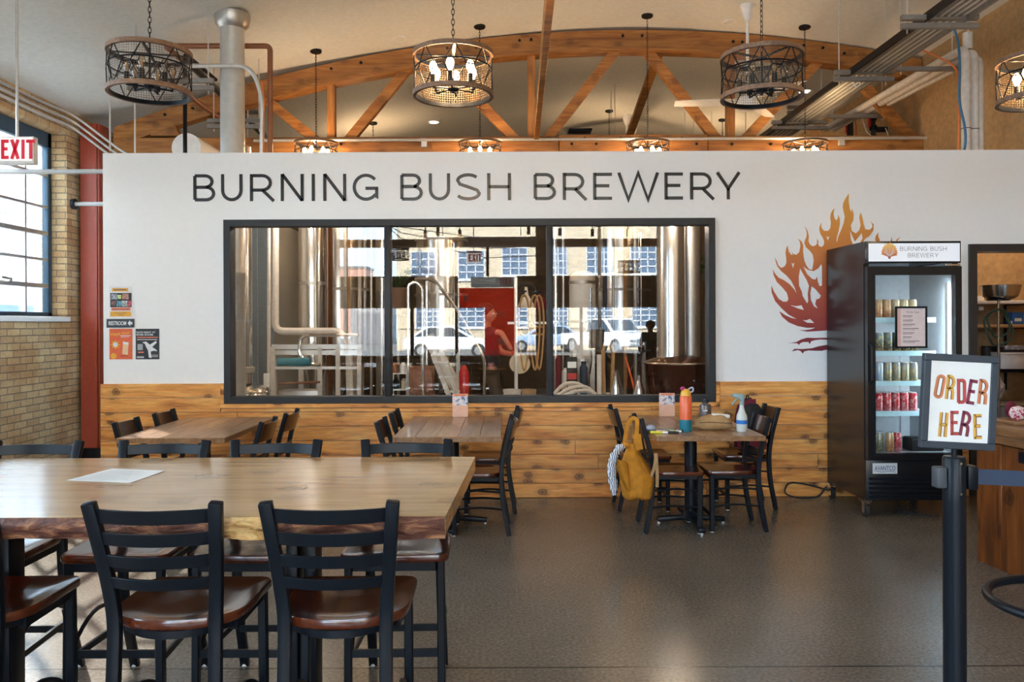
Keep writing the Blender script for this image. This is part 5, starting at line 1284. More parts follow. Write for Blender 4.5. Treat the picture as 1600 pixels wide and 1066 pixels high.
# door
m = MB(); fwid = 0.062
m.box(-hw+0.006, -hw+0.006+fwid, -0.028, 0.028, zd0, zd1).box(hw-0.004-fwid*0.8, hw-0.004, -0.028, 0.028, zd0, zd1).box(-hw+0.006+fwid, hw-0.004-fwid*0.8, -0.028, 0.028, zd1-0.068, zd1).box(-hw+0.006+fwid, hw-0.004-fwid*0.8, -0.028, 0.028, zd0, zd0+0.05)
d = m.build('door', M['blackgloss'], t, weld=False)
MB().box(-hw+0.05, hw-0.04, -0.010, -0.006, zd0+0.03, zd1-0.05).build('door_glass', M['clear'], d)
MB().tube(bend([(-hw+0.024, -0.025, 1.06), (-hw+0.024, -0.06, 1.08), (-hw+0.024, -0.06, 1.36), (-hw+0.024, -0.025, 1.38)], 0.02), 0.009, 8).build('door_handle', M['black'], d)
MB().box(hw-0.13, hw-0.01, -0.022, 0.0, zd1+0.002, zd1+0.018).build('hinge', M['chrome'], t, 0.003)
lower = MB().box(-hw, hw, -0.004, 0.03, zb, zd0-0.004).build('kick_panel', M['blackgloss'], t, 0.004)
for k in range(5): MB().box(-hw+0.02, hw-0.02, -0.012, -0.0045, zb+0.02+0.036*k, zb+0.040+0.036*k).build('grille_slat', M['black'], t, 0.003, 1)
zav = P(1382, 732, FY).z; xav = P(1382, 732, FY).x-fc
bd = MB().box(xav-0.097, xav+0.097, -0.0075, -0.0045, zav-0.042, zav+0.042).build('badge', simple('badge_silver', (0.62, 0.64, 0.66), 0.3), t)
bl = simple('badge_blue', (0.02, 0.05, 0.22), 0.4)
wall_text('badge_letters', 'AVANTCO', (xav, -0.0077, zav+0.002), 0.165, 0.036, bl, t, 0.01)
MB().tube(bend([(xav-0.08, -0.008, zav-0.018), (xav-0.03, -0.008, zav-0.030), (xav+0.04, -0.008, zav-0.020), (xav+0.085, -0.008, zav-0.030)], 0.04), 0.002, 5).build('badge_swoosh', bl, t)
MB().box(hw-0.165, hw-0.13, -0.007, -0.0045, zav+0.01, zav+0.02).build('lock', M['chrome'], t)
for x in (-hw+0.02, hw-0.02):
    for y in (0.05, yk-0.05):
        c = MB().cyl((x-0.014, y, 0.05), 0.05, 0.028, 18, 'X').build('caster_wheel', M['rubber'], t, 0.006)
        m = MB().box(x-0.022, x-0.017, y-0.02, y+0.02, 0.03, 0.12).box(x+0.017, x+0.022, y-0.02, y+0.02, 0.03, 0.12).box(x-0.035, x+0.035, y-0.035, y+0.035, 0.118, 0.134).build('caster_fork', M['chrome'], c, weld=False)
# interior light strip, shelf standards, shelves
m = MB().box(hw-0.094, hw-0.074, 0.048, 0.052, 0.62, 1.86); m.build('led_strip', M['pale'], t)
m = MB()
for i in range(31): m.box(hw-0.090, hw-0.079, 0.0525, 0.058, 0.64+0.039*i, 0.664+0.039*i)
m.build('led_strip_diodes', M['led'], t, weld=False)
for x in (-0.05, hw-0.14): MB().box(x-0.006, x+0.006, yk-0.065, yk-0.052, 0.55, 1.82).build('shelf_standard', M['chrome'], t)
lip = simple('shelf_lip', (0.55, 0.80, 0.85), 0.35)
zs = [P(1420, v, FY+0.12).z for v in (497, 549, 596, 643)]
for z in zs:
    s_ = MB().box(-hw+0.055, hw-0.14, 0.12, yk-0.08, z-0.012, z-0.004).build('shelf', M['pale'], t)
    MB().box(-hw+0.056, hw-0.135, 0.108, 0.119, z-0.036, z+0.004).build('price_rail', lip, s_)
# cans
def make_can(mat, label, group):
    c = thing('beer_can', label, 'can', (0, 0, 0), 0, group)
    MB().lathe([(0.0, 0.002), (0.024, 0.0), (0.028, 0.004), (0.033, 0.012), (0.033, 0.138), (0.0275, 0.150)], (0,0,0), 18).build('body', mat, c)
    MB().lathe([(0.0275, 0.1502), (0.0265, 0.155), (0.0235, 0.152), (0, 0.152)], (0,0,0), 18).build('lid', M['steel2'], c)
    return c
def can_row(n, z, mats, x0, y0, label, group, dx=0.0695, ndeep=2):
    src = {}
    for r in range(ndeep):
        for i in range(n):
            k = mats[i % len(mats)] if len(mats) > 1 else mats[0]
            key = k
            if key not in src: src[key] = c = make_can(M[k], label[k] if isinstance(label, dict) else label, group[k] if isinstance(group, dict) else group)
            else: c = copy_tree(src[key])
            c.location = (fc+x0+dx*i, FY+y0+0.07*r, z); c.rotation_euler = (0, 0, (i*1.7+r) % 6.28)
xa = -hw+0.107
can_row(6, zs[0]-0.004, ['can_orange', 'can_orange', 'can_orange', 'can_tan', 'can_tan', 'can_tan'], xa, 0.158, {'can_orange': 'orange can in the top row of the cooler', 'can_tan': 'straw coloured can in the top row of the cooler'}, {'can_orange': 'orange cans on the top cooler shelf', 'can_tan': 'straw cans on the top cooler shelf'})
can_row(6, zs[1]-0.004, ['can_green'], xa+0.01, 0.158, 'dark illustrated can on the second cooler shelf', 'dark cans on the second cooler shelf')
can_row(6, zs[2]-0.004, ['can_blue', 'can_blue', 'can_gold', 'can_gold', 'can_gold', 'can_gold'], xa+0.005, 0.158, {'can_blue': 'pale blue can on the third cooler shelf', 'can_gold': 'grey and gold can on the third cooler shelf'}, {'can_blue': 'pale blue cans on the third cooler shelf', 'can_gold': 'grey and gold cans on the third cooler shelf'})
can_row(6, zs[3]-0.004, ['can_red'], xa, 0.158, 'red can on the lowest shelf of the cooler', 'red cans on the lowest cooler shelf')
for i, (k, dx, dy, lb) in enumerate((('can_green', 0.0, 0.10, 'dark can standing on the cooler floor against its side'), ('can_gold', 0.068, 0.13, 'grey and gold can standing on the cooler floor'),
                                  ('can_orange', 0.135, 0.10, 'amber can standing on the cooler floor'), ('can_red', 0.205, 0.12, 'red can standing on the cooler floor'), ('can_blue', 0.03, 0.20, 'pale blue can on the cooler floor behind the dark can'))):
    c = make_can(M[k], lb, None); c.location = (fc+xa-0.005+dx, FY+dy, zd0+0.046)
t2 = thing('dark_tray', 'black tray standing on the cooler floor beside the cans', 'tray', (fc+0.17, FY+0.16, zd0+0.047)); MB().box(-0.13, 0.13, -0.06, 0.10, 0, 0.10).build('body', M['rubber'], t2, 0.01)
MB().box(-0.115, 0.115, -0.045, 0.085, 0.085, 0.104).build('inside', M['black'], t2)
# framed price list on the cooler glass
a, b = P(1399, 479, FY-0.04), P(1449, 544, FY-0.04); c = (a+b)/2; w, h = b.x-a.x, a.z-b.z
t = thing('framed_price_list', 'black framed pink price sheet reading To-Go Cans on the cooler glass', 'notice', (c.x, FY-0.029, c.z))
e = 0.014; m = MB().box(-w/2, w/2, -0.012, 0.0, h/2-e, h/2).box(-w/2, w/2, -0.012, 0.0, -h/2, -h/2+e).box(-w/2, -w/2+e, -0.012, 0.0, -h/2+e, h/2-e).box(w/2-e, w/2, -0.012, 0.0, -h/2+e, h/2-e)
m.build('frame', M['black'], t, weld=False)
MB().box(-w/2+e, w/2-e, -0.006, -0.002, -h/2+e, h/2-e).build('sheet', simple('pink_paper', (0.72, 0.60, 0.60), 0.7), t)
MB().box(-w/2+e, -w/2+e+0.03, -0.0066, -0.0061, -h/2+e, h/2-e).build('margin', simple('rose_paper', (0.66, 0.42, 0.38), 0.7), t)
wall_text('heading', 'To-Go Cans', (0.012, -0.0063, h/2-0.045), 0.10, 0.017, M['ink'], t)
m = MB()
for i in range(7):
    z = h/2-0.075-0.033*i; L = (0.075, 0.08, 0.095, 0.125, 0.09, 0.07, 0.13)[i]
    m.box(-0.065, -0.065+L, -0.0068, -0.0062, z-0.003, z+0.003).box(-0.065, -0.065+L*0.6+0.02, -0.0068, -0.0062, z-0.013, z-0.010)
m.build('printed_lines', M['ink'], t, weld=False)
# power cords near the cooler
pipe_thing('power_cord', 'black power cord looping over the floor behind the cooler', 'cord', bend([(fc-hw-0.02, 6.93, 0.10), (fc-hw-0.10, 6.90, 0.012), (2.55, 6.86, 0.010), (2.42, 6.88, 0.05), (2.48, 6.93, 0.14), (2.65, 6.94, 0.12), (fc-hw+0.05, 6.94, 0.05)], 0.09), 0.008, M['rubber'], None, 6)
pipe_thing('power_cord', 'black power cord trailing under the cooler', 'cord', bend([(fc+0.10, 6.85, 0.12), (fc+0.06, 6.55, 0.01), (fc-0.04, 6.42, 0.009), (fc+0.05, 6.30, 0.009), (fc+0.2, 6.22, 0.009)], 0.1), 0.007, M['rubber'], None, 6)

# ------------------------------------------------------------------ stanchion with the order sign
SD = 2.36; sx = P(1491, 800, SD).x
t = thing('belt_stanchion', 'black belt stanchion post in front of the bar', 'stanchion', (sx, SD, 0))
zt_ = P(1491, 713, SD).z
MB().lathe([(0, 0.0), (0.17, 0.0), (0.17, 0.012), (0.16, 0.022), (0.06, 0.04), (0.034, 0.05), (0, 0.05)], (0,0,0), 36).build('base', M['black'], t)
MB().lathe([(0.0315, 0.045), (0.0315, zt_-0.15), (0.032, zt_-0.15), (0.032, zt_-0.006), (0.028, zt_), (0, zt_)], (0,0,0), 28).build('post', M['black'], t)
zc = P(1468, 745, SD).z
MB().box(-0.060, -0.030, -0.018, 0.018, zc-0.032, zc+0.030).build('belt_clip', simple('graphite_plastic', (0.06, 0.065, 0.075), 0.5), t, 0.004)
q = MB().box(0.031, 0.062, -0.02, 0.02, zc-0.036, zc+0.034).build('belt_cassette', M['black'], t, 0.004)
MB().box(-0.004, 0.004, -0.0345, -0.028, zc-0.05, zc+0.05).build('slot_plate', M['frame'], t, 0.002)
for dz in (-0.045, 0.045): MB().cyl((0, -0.037, zc+dz), 0.004, 0.006, 8, 'Y').build('screw', M['chrome'], t)
MB().cyl((0, 0, zt_-0.001), 0.008, 0.06, 12).build('sign_rod', M['black'], t)
t = thing('retractable_belt', 'navy belt stretching from the stanchion toward the bar', 'belt', (sx+0.06, SD, zc))
m = MB(); vs = []; fs = []; n = 16
for i in range(n+1):
    u = i/n; x = 0.0+1.5*u; y = -0.10*u; z = -0.015*u-0.05*math.sin(PI*u)*0.3; tw = 0.35*math.exp(-((u-0.05)/0.05)**2)
    for s_ in (-1, 1): vs.append((x, y+s_*0.010*tw, z+s_*0.0225)); 
for i in range(n): fs.append((2*i, 2*i+1, 2*i+3, 2*i+2))
b0 = len(vs); vs += [(x, y+0.0015, z) for x, y, z in vs]; fs += [tuple(v+b0 for v in f)[::-1] for f in fs]
for i in range(n): fs += [(2*i, 2*i+2, 2*i+2+b0, 2*i+b0), (2*i+1, 2*i+1+b0, 2*i+3+b0, 2*i+3)]
m.add(vs, fs).build('webbing', M['navy'], t)
# the sign
sc = P(1497.5, 628, SD-0.01)
t = thing('order_sign', 'framed sign reading ORDER HERE on top of the stanchion post', 'sign', sc)
FWs, FHs = 0.222, 0.282; tilt = Matrix.Rotation(math.radians(3.0), 4, 'Y') @ Matrix.Rotation(math.radians(0), 4, 'Z')
def tl(mb): return mb.move(tilt)
e = 0.021; m = MB()
m.box(-FWs/2, FWs/2, -0.010, 0.010, FHs/2-e, FHs/2).box(-FWs/2, FWs/2, -0.010, 0.010, -FHs/2, -FHs/2+e).box(-FWs/2, -FWs/2+e, -0.010, 0.010, -FHs/2+e, FHs/2-e).box(FWs/2-e, FWs/2, -0.010, 0.010, -FHs/2+e, FHs/2-e)
tl(m).build('frame', simple('slate_frame', (0.035, 0.045, 0.06), 0.45), t, 0.002, 1, weld=False)
tl(MB().box(-FWs/2+e, FWs/2-e, -0.004, 0.004, -FHs/2+e, FHs/2-e)).build('sheet', M['paper'], t)
hues = {'o': (0.62, 0.20, 0.08), 'y': (0.72, 0.38, 0.06), 'r': (0.50, 0.06, 0.06), 'p': (0.22, 0.025, 0.07)}
HM = {k: simple('sign_ink_'+k, v, 0.6) for k, v in hues.items()}
HM['edge'] = simple('sign_ink_edge', (0.25, 0.08, 0.03), 0.6)
kx = SD/F
for ch, px, py, hpx, wpx, col, rt in (('O', 1467, 604, 38, 15, 'o', 8), ('R', 1483.5, 605, 38, 14, 'y', 3), ('D', 1501, 611.5, 39, 14.5, 'r', -3), ('E', 1517, 612.5, 39, 13, 'p', 7), ('R', 1534.5, 612, 39, 15, 'o', 3),
                                ('H', 1472.5, 663.5, 38, 14, 'y', 2), ('E', 1490, 661, 38, 13, 'r', -3), ('R', 1507, 662, 39, 15.5, 'p', 7), ('E', 1526, 666.5, 39, 13, 'y', -4)):
    H_ = hpx*kx; wr = wpx/hpx
    for nm, dd, tk, mt in (('letter_edge', 0.0002, 0.135, HM['edge']), ('letter', 0.0005, 0.095, HM[col])):
        g_ = MB()
        if ch == 'R':   # condensed R
            for st in ([(0.06,0),(0.06,1)], [(0.06,0.94),(wr*0.5,0.94)]+arc(wr*0.5, 0.70, wr*0.5-0.06, 0.24, 90, -90, 8)+[(0.06,0.46)], [(wr*0.62,0.46),(wr-0.06,0.28),(wr-0.06,0)]): g_.add(*(lambda z: (z.v, z.f))(_poly(st, H_, tk, dd))) if False else None
        g_ = stroke_mesh(ch, wr, H_, tk, dd)
        R_ = Matrix.Rotation(math.radians(rt), 4, 'Y')
        p = P(px, py, SD-0.01)
        # sign plane coordinates: undo the sign tilt
        loc = tilt.inverted() @ (p-sc); 
        g_.move(Matrix.Translation((-wr*H_/2, 0, -H_/2))).move(R_).move(Matrix.Translation((loc.x, -0.0042, loc.z)))
        tl(g_).build(nm, mt, t)

# ------------------------------------------------------------------ the bar counter
t = thing('bar_counter', 'wooden bar counter with a thick two-layer top at the edge of the room', 'counter', (3.05, 5.1, 0))
m = MB(); n = 12; L = 2.6
def cp(y): return (0.0+0.11*(-y)*0.9, y)   # front line, local
for i in range(n):
    ya, yb = -L*i/n, -L*(i+1)/n; xa, xb = cp(ya)[0], cp(yb)[0]
    m.add([(xa, ya-0.001, 0.0), (xb, yb+0.001, 0.0), (xb+0.03, yb+0.001, 0.0), (xa+0.03, ya-0.001, 0.0), (xa, ya-0.001, 0.78), (xb, yb+0.001, 0.78), (xb+0.03, yb+0.001, 0.78), (xa+0.03, ya-0.001, 0.78)],
          [(0,1,2,3),(7,6,5,4),(0,4,5,1),(1,5,6,2),(2,6,7,3),(3,7,4,0)])
m.build('front_boards', M['bar'], t, 0.003, 1, weld=False)
MB().box(0.0, 1.3, -0.03, 0.0, 0.0, 0.78).build('end_panel', M['bar'], t)
m = MB(); 
for z0, z1, o_ in ((0.79, 0.845, 0.03), (0.848, 0.915, 0.06)):
    m.prism([(-o_, 0.05), (cp(-L)[0]-o_, -L), (1.35, -L), (1.35, 0.05)], z0, z1, 'XY')
m.build('countertop', M['bartop'], t, 0.006, 2, weld=False)
p = P(1528, 712, 4.9)
MB().cbox((p.x-3.05+0.12, -0.45, 0.74), 0.03, 0.05, 0.06).build('bag_hook', M['black'], t)
# things on and behind the bar
p = P(1568, 651, 4.95)
t = thing('serving_board', 'flat wooden board lying on the bar top', 'board', (p.x+0.16, 4.9, 0.9155)); MB().box(-0.2, 0.28, -0.12, 0.12, 0, 0.022).build('board', M['bartop'], t, 0.004)
zb_ = 0.9375
t = thing('snack_bags', 'red and white snack packet on the bar board', 'snack packet', (p.x+0.03, 4.86, zb_)); t.name = 'snack_packet'
rg = random.Random(3); m = MB().sphere((0, 0, 0.045), 0.05, 16, 10, (1.1, 0.5, 0.9)); m.v = [(x*(0.9+0.2*rg.random()), y, z) for x, y, z in m.v]
m.build('packet', pic('red_white_print', [(0.30, 0.01, 0.03), (0.5, 0.02, 0.05), (0.8, 0.75, 0.75), (0.4, 0.02, 0.04)], 45), t, angle=80)
t = thing('snack_packet', 'second red snack packet leaning behind the first on the bar', 'snack packet', (p.x+0.055, 4.965, zb_), 0.5); m = MB().sphere((0, 0, 0.055), 0.055, 16, 10, (0.9, 0.45, 1.0)); m.build('packet', M['maroon'], t)
t = thing('small_sign', 'small black and white card in a stand on the bar board', 'sign', (p.x+0.17, 4.86, zb_), -0.1)
MB().box(-0.055, 0.055, -0.006, 0.006, 0, 0.115).build('backing', M['pale'], t, 0.003); MB().box(-0.046, 0.046, -0.0068, -0.0061, 0.012, 0.105).build('print', M['black'], t); MB().box(-0.036, 0.036, -0.0074, -0.0069, 0.018, 0.055).build('picture', M['cream'], t)
MB().box(-0.06, 0.06, -0.02, 0.03, 0, 0.004).build('foot', M['clear'], t)
# foot rail of a stool at the edge of the frame
t = thing('swivel_stool', 'black bar stool at the bar, only its curved foot rail in view', 'stool', (2.52, 3.15, 0))
pts = []
for i in range(21): a = PI*0.5+PI*i/20; pts.append((-0.22+0.29*math.cos(a)*1.15, 0.30*math.sin(a), 0.42))
MB().tube([(0.1, 0.24, 0.42)]+pts+[(0.1, -0.24, 0.42)], 0.019, 10).build('foot_rail', M['black'], t)
for sx_ in (0.10, 0.44):
    for sy_ in (-0.2, 0.2): MB().bar((sx_, sy_*1.15, 0), (sx_*0.8+0.06, sy_*0.75, 0.72), 0.03).build('leg', M['black'], t, 0.004)
s_ = seat_mesh(0.4, 0.4, 0.03).build('seat', M['seat'], t); s_.location = (0.27, 0, 0.752)
# ------------------------------------------------------------------ seen through the doorway
def dshelf(z, y0, y1, name, label, mat, x0=4.2):
    t = thing(name, label, 'shelf', (4.5, (y0+y1)/2, z)); d_ = (y1-y0)/2
    MB().box(x0-4.5, 1.1, -d_, d_, -0.035, 0.0).build('board', mat, t, 0.003)
    for xx in (-0.1, 0.9): MB().bar((xx, d_-0.03, -0.036), (xx, d_-0.28 if d_ > 0.3 else -d_+0.05, -0.036), 0.02).bar((xx, d_-0.01, -0.04), (xx, d_-0.01, -0.25), 0.02).build('bracket', M['black'], t, weld=False)
    return t
YD = 8.2
struct(MB().box(4.05, 6.3, YD+0.32, YD+0.40, 0, 3.0).box(6.2, 6.3, YW+T_, YD+0.32, 0, 3.0).box(5.05, 6.2, YW+T_-0.02, YW+T_, 0, 3.0).box(5.05, 6.3, YW+T_-0.02, YD+0.4, 2.95, 3.0).build('wall_service', M['tanwall'], weld=False))
zsh = [P(1560, v, YD).z for v in (470, 507, 576)]
dshelf(zsh[0], YD-0.1, YD+0.318, 'wall_shelf', 'white shelf seen through the doorway, above the blue box', M['pale'], 4.25)
dshelf(zsh[1], YD-0.1, YD+0.318, 'wall_shelf', 'wooden shelf seen through the doorway under the blue box', M['shelfwood'], 4.25)
dshelf(zsh[2], YD-0.1, YD+0.318, 'wall_shelf', 'dark low shelf seen through the doorway under the white bin', M['black'], 4.25)
YBW = 7.6; p = P(1563, 468, YBW)
t = thing('steel_bowl', 'wide steel mixing bowl on a stand inside the doorway', 'bowl', (p.x, YBW, p.z))
MB().lathe([(0, 0), (0.11, 0.002), (0.15, 0.03), (0.168, 0.09), (0.178, 0.135), (0.185, 0.137), (0.175, 0.138), (0.165, 0.088), (0.142, 0.03), (0.10, 0.008), (0, 0.006)], (0,0,0), 36).build('bowl', M['steel'], t)
t = thing('bowl_stand', 'chrome pole stand carrying the steel bowl inside the doorway', 'stand', (p.x-0.02, YBW, 0))
MB().tube([(0, 0, 0.02), (0, 0, p.z-0.012)], 0.012, 10).build('pole', M['chrome'], t); MB().lathe([(0, p.z-0.012), (0.10, p.z-0.012), (0.10, p.z-0.001), (0, p.z-0.001)], (0,0,0), 20).build('plate', M['black'], t)
MB().lathe([(0, 0), (0.18, 0), (0.16, 0.02), (0, 0.025)], (0,0,0), 24).build('base', M['black'], t)
t = thing('hose_loop', 'dark green hose looped below the steel bowl inside the doorway', 'hose', (p.x-0.02, YBW, p.z-0.05))
for r_, c_ in ((0.13, -0.22), (0.10, -0.18)): MB().tube([(r_*math.cos(a), 0.03*math.sin(3*a), c_+r_*1.35*math.sin(a)) for a in [PI*0.5+PI*2*i/26 for i in range(26)]], 0.010, 8, True).build('hose', simple('green_hose%d' % int(r_*100), (0.02, 0.05, 0.03), 0.5), t)
for nm, lab, cat, px, py0_, w, h, d_, mt, shelf in (('carton', 'blue carton on the wooden shelf inside the doorway', 'box', 1585, 507, 0.12, 0.125, 0.12, 'blue', 1), ('paper_cup', 'small white tub on the shelf in front of the blue carton', 'tub', 1579, 507, 0.03, 0.035, 0.03, 'pale', 1),
                               ('jar', 'pale green tub at the end of the shelf inside the doorway', 'tub', 1598, 507, 0.05, 0.09, 0.05, 'cream', 1), ('storage_bin', 'white storage bin on the low shelf inside the doorway', 'bin', 1573, 572, 0.26, 0.17, 0.22, 'pale', 2),
                               ('paper_tray', 'stack of papers in a dark tray on the white bin', 'tray', 1575, 548, 0.24, 0.06, 0.2, 'frame', 3), ('note_card', 'white card pinned below the white shelf inside the doorway', 'card', 1533, 485, 0.05, 0.04, 0.006, 'pale', 4),
                               ('ceramic_cup', 'small pink cup beside the white bin inside the doorway', 'cup', 1540, 572, 0.06, 0.07, 0.06, 'cream', 2), ('napkin_box', 'small white box with a label on the white shelf inside the doorway', 'box', 1530, 470, 0.07, 0.05, 0.06, 'paper', 0), ('coffee_pot', 'black pot on the low shelf inside the doorway', 'pot', 1541, 572, 0.10, 0.22, 0.10, 'rubber', 2)):
    yy = YD+0.0 if nm not in ('paper_cup', 'ceramic_cup') else YD-0.07
    if nm == 'coffee_pot': yy = YD+0.1
    x = P(px, 500, yy).x
    z = (zsh[0], zsh[1], zsh[2], zsh[2]+0.17, P(px, py0_, yy).z)[shelf]
    t = thing(nm, lab, cat, (x, yy, z))
    if nm in ('paper_cup', 'jar', 'ceramic_cup', 'coffee_pot'):
        MB().lathe([(0, 0), (w*0.42, 0), (w/2, h*0.9), (w/2, h), (w*0.45, h), (w*0.4, 0.01), (0, 0.01)], (0,0,0), 18).build('body', M[mt], t)
        if nm in ('jar', 'coffee_pot'): MB().cyl((0, 0, h+0.0002), w*0.48, 0.012, 16).build('lid', M['pale'] if nm == 'jar' else M['black'], t)
    elif nm == 'storage_bin':
        MB().box(-w/2, w/2, -d_/2, d_/2, 0, h*0.88).build('body', M[mt], t, 0.008); MB().box(-w/2-0.006, w/2+0.006, -d_/2-0.006, d_/2+0.006, h*0.885, h).build('rim', M['pale'], t, 0.004)
    else: MB().box(-w/2, w/2, -d_/2, d_/2, 0, h).build('body', M[mt], t, 0.003)
    if nm == 'paper_tray': MB().box(-w/2+0.02, w/2-0.02, -d_/2-0.002, d_/2-0.02, h*0.5, h+0.012).build('papers', pic('mixed_papers', [(0.5, 0.48, 0.46), (0.2, 0.22, 0.3), (0.7, 0.68, 0.66)], 20), t)
    if nm == 'carton': MB().box(-w*0.3, w*0.3, -d_/2-0.001, -d_/2, h*0.25, h*0.5).build('label_patch', M['pale'], t)
t = thing('plastic_bag', 'crumpled clear plastic bag hanging below the low shelf behind the bar', 'bag', (4.85, 7.98, 0.721))
rg = random.Random(6); m = MB().sphere((0, 0, 0.16), 0.2, 22, 14, (1.0, 0.4, 0.8)); m.v = [(x*(0.85+0.3*rg.random()), y*(0.85+0.3*rg.random()), z*(0.95+0.1*rg.random())) for x, y, z in m.v]
m.build('film', simple('milky_film', (0.42, 0.38, 0.37), 0.18), t, flat=True)
t = thing('back_bar', 'low dark back counter inside the doorway', 'counter', (4.85, 8.02, 0)); MB().box(-0.6, 0.9, -0.2, 0.24, 0, 0.70).build('cabinet', simple('grey_cabinet', (0.20, 0.19, 0.19), 0.5), t, 0.004); MB().box(-0.62, 0.91, -0.22, 0.24, 0.7005, 0.72).build('countertop', M['steel2'], t, 0.003)

t = thing('added_dome_lamp', 'added dome lamp, out of view, brightening the service room inside the doorway', 'lamp', (5.3, 7.85, 2.95)); MB().lathe([(0, -0.09), (0.07, -0.075), (0.12, -0.03), (0.13, 0.0), (0, 0.0)], (0,0,0), 24).build('dome', M['lamp'], t); MB().cyl((0, 0, -0.012), 0.14, 0.0118, 24).build('base_plate', M['pale'], t)  # unseen lamp added to brighten the tan wall inside the doorway
l = bpy.data.lights.new('added_dome_light', 'POINT'); l.energy = 1.8; l.color = (1, 0.82, 0.62); l.shadow_soft_size = 0.1; o = bpy.data.objects.new('added_dome_light', l); COL.objects.link(o); o.parent = t; o.location = (0, 0, -0.2)
# ------------------------------------------------------------------ brewhouse behind the long window
def tank(px, D, r, zt_, zb_, label, cone=0.5, mat=None, group=None, dome=0.12):
    x = P(px, 500, D).x; mt = mat or M['steel']; t = thing('steel_tank', label, 'tank', (x, D, 0))
    MB().lathe([(r, zb_), (r, zt_)], (0,0,0), 40).build('shell', mt, t)
    MB().lathe([(r, zt_), (r*0.96, zt_+dome*0.4), (r*0.7, zt_+dome*0.85), (0.08, zt_+dome), (0, zt_+dome)], (0,0,0), 40).build('dome', mt, t)
    MB().lathe([(r, zb_), (0.05, zb_-cone), (0.05, zb_-cone-0.06), (0, zb_-cone-0.06)], (0,0,0), 40).build('cone', mt, t)
    for z in (zb_+0.02, (zb_+zt_)/2, zt_-0.03): MB().lathe([(r, z-0.02), (r+0.006, z-0.018), (r+0.006, z+0.018), (r, z+0.02)], (0,0,0), 40).build('band', M['steel2'], t)
    for a in (PI/4, 3*PI/4, 5*PI/4, 7*PI/4): MB().bar((r*0.93*math.cos(a), r*0.93*math.sin(a), 0), (r*0.93*math.cos(a), r*0.93*math.sin(a), zb_+0.15), 0.06, 0.06).build('leg', M['steel2'], t)
    MB().tube(bend([(r*0.55, -r*0.9, zt_-0.1), (r*0.55, -r*0.98, zb_), (r*0.45, -r*0.8, zb_-cone*0.5)], 0.08), 0.014, 8).build('side_pipe', M['chrome'], t)
    return t
tcop = P(1060, 600, 8.3); t = thing('mash_tun', 'wide dark copper mash tun under a bright steel column behind the third pane', 'vessel', (tcop.x, 8.3, 0))
zr = P(1060, 566, 8.3).z
MB().lathe([(0, 0.42), (0.16, 0.43), (0.27, 0.60), (0.34, 0.88), (0.355, zr-0.02), (0.362, zr), (0.34, zr+0.012), (0.25, zr+0.05), (0.12, zr+0.075)], (0,0,0), 48).build('vessel', simple('dark_copper', (0.085, 0.030, 0.018), 0.16, 0.75, var=0.3), t)
MB().torus((0, 0, zr-0.005), 0.362, 0.012, 48, 8).build('rim_band', M['steel'], t)
MB().lathe([(0.155, zr+0.04), (0.15, zr+0.08), (0.145, 3.0), (0, 3.02)], (-0.075, 0, 0), 40).build('column', M['steel'], t)
MB().lathe([(0.10, zr+0.04), (0.10, 2.9), (0, 2.92)], (0.16, 0.12, 0), 30).build('side_column', M['steel2'], t)
for a in range(4): MB().bar((0.30*math.cos(a*PI/2+.78), 0.30*math.sin(a*PI/2+.78), 0), (0.30*math.cos(a*PI/2+.78), 0.30*math.sin(a*PI/2+.78), 0.75), 0.05).build('leg', M['steel2'], t)
MB().tube(bend([(0.30, -0.22, zr-0.1), (0.34, -0.28, 0.9), (0.32, -0.26, 0.0)], 0.08), 0.018, 8).build('drain_pipe', M['chrome'], t)
tank(488, 9.3, 0.155, 3.0, 1.05, 'slim bright steel tank behind the pane nearest the posters', 0.4)
tank(910, 10.2, 0.17, 2.10, 1.05, 'short steel tank with a pale front behind the third pane', 0.3, M['pale'])
tank(528, 11.6, 0.45, 3.0, 1.1, 'wide steel tank far back behind the first pane, beside the mullion', 0.6)
tank(970, 12.2, 0.45, 3.0, 1.1, 'wide steel tank far back behind the third pane', 0.6)
tank(690, 12.6, 0.42, 2.9, 1.1, 'wide steel tank far back behind the middle pane', 0.6)
t = thing('kettle_flue', 'fat steel flue standing on the kettle behind the first pane', 'flue', (P(378, 500, 8.0).x, 8.0, 0.95))
MB().lathe([(0.10, 0.0), (0.10, 1.2), (0.102, 1.2), (0.102, 1.235), (0.10, 1.235), (0.098, 2.4)], (0,0,0), 30).build('pipe', M['steel'], t)
MB().lathe([(0.10, 0.10), (0.125, 0.11), (0.125, 0.16), (0.10, 0.17)], (0,0,0), 30).build('collar', M['steel2'], t)
t = thing('brew_kettle', 'round steel brew kettle under the fat flue behind the first pane', 'kettle', (P(384, 600, 8.05).x, 8.05, 0))
MB().lathe([(0, 0.25), (0.22, 0.26), (0.24, 0.30), (0.24, 0.86), (0.22, 0.90), (0.10, 0.945), (0, 0.945)], (0,0,0), 36).build('vessel', M['steel'], t)
for a in range(3): MB().bar((0.2*math.cos(a*2.1+0.4), 0.2*math.sin(a*2.1+0.4), 0), (0.2*math.cos(a*2.1+0.4), 0.2*math.sin(a*2.1+0.4), 0.3), 0.04).build('leg', M['steel2'], t)
MB().torus((0, 0, 0.86), 0.242, 0.008, 32, 6).build('rim_band', M['chrome'], t)
MB().tube(bend([(0.12, -0.25, 0.85), (0.14, -0.27, 0.6), (0.10, -0.26, 0.3)], 0.1), 0.010, 8).build('hose', M['tan'], t)
t = thing('plastic_curtain', 'dark blue grey strip curtain hanging beside the fat flue behind the first pane', 'curtain', (P(407, 500, 9.2).x, 9.2, 0.35))
m = MB()
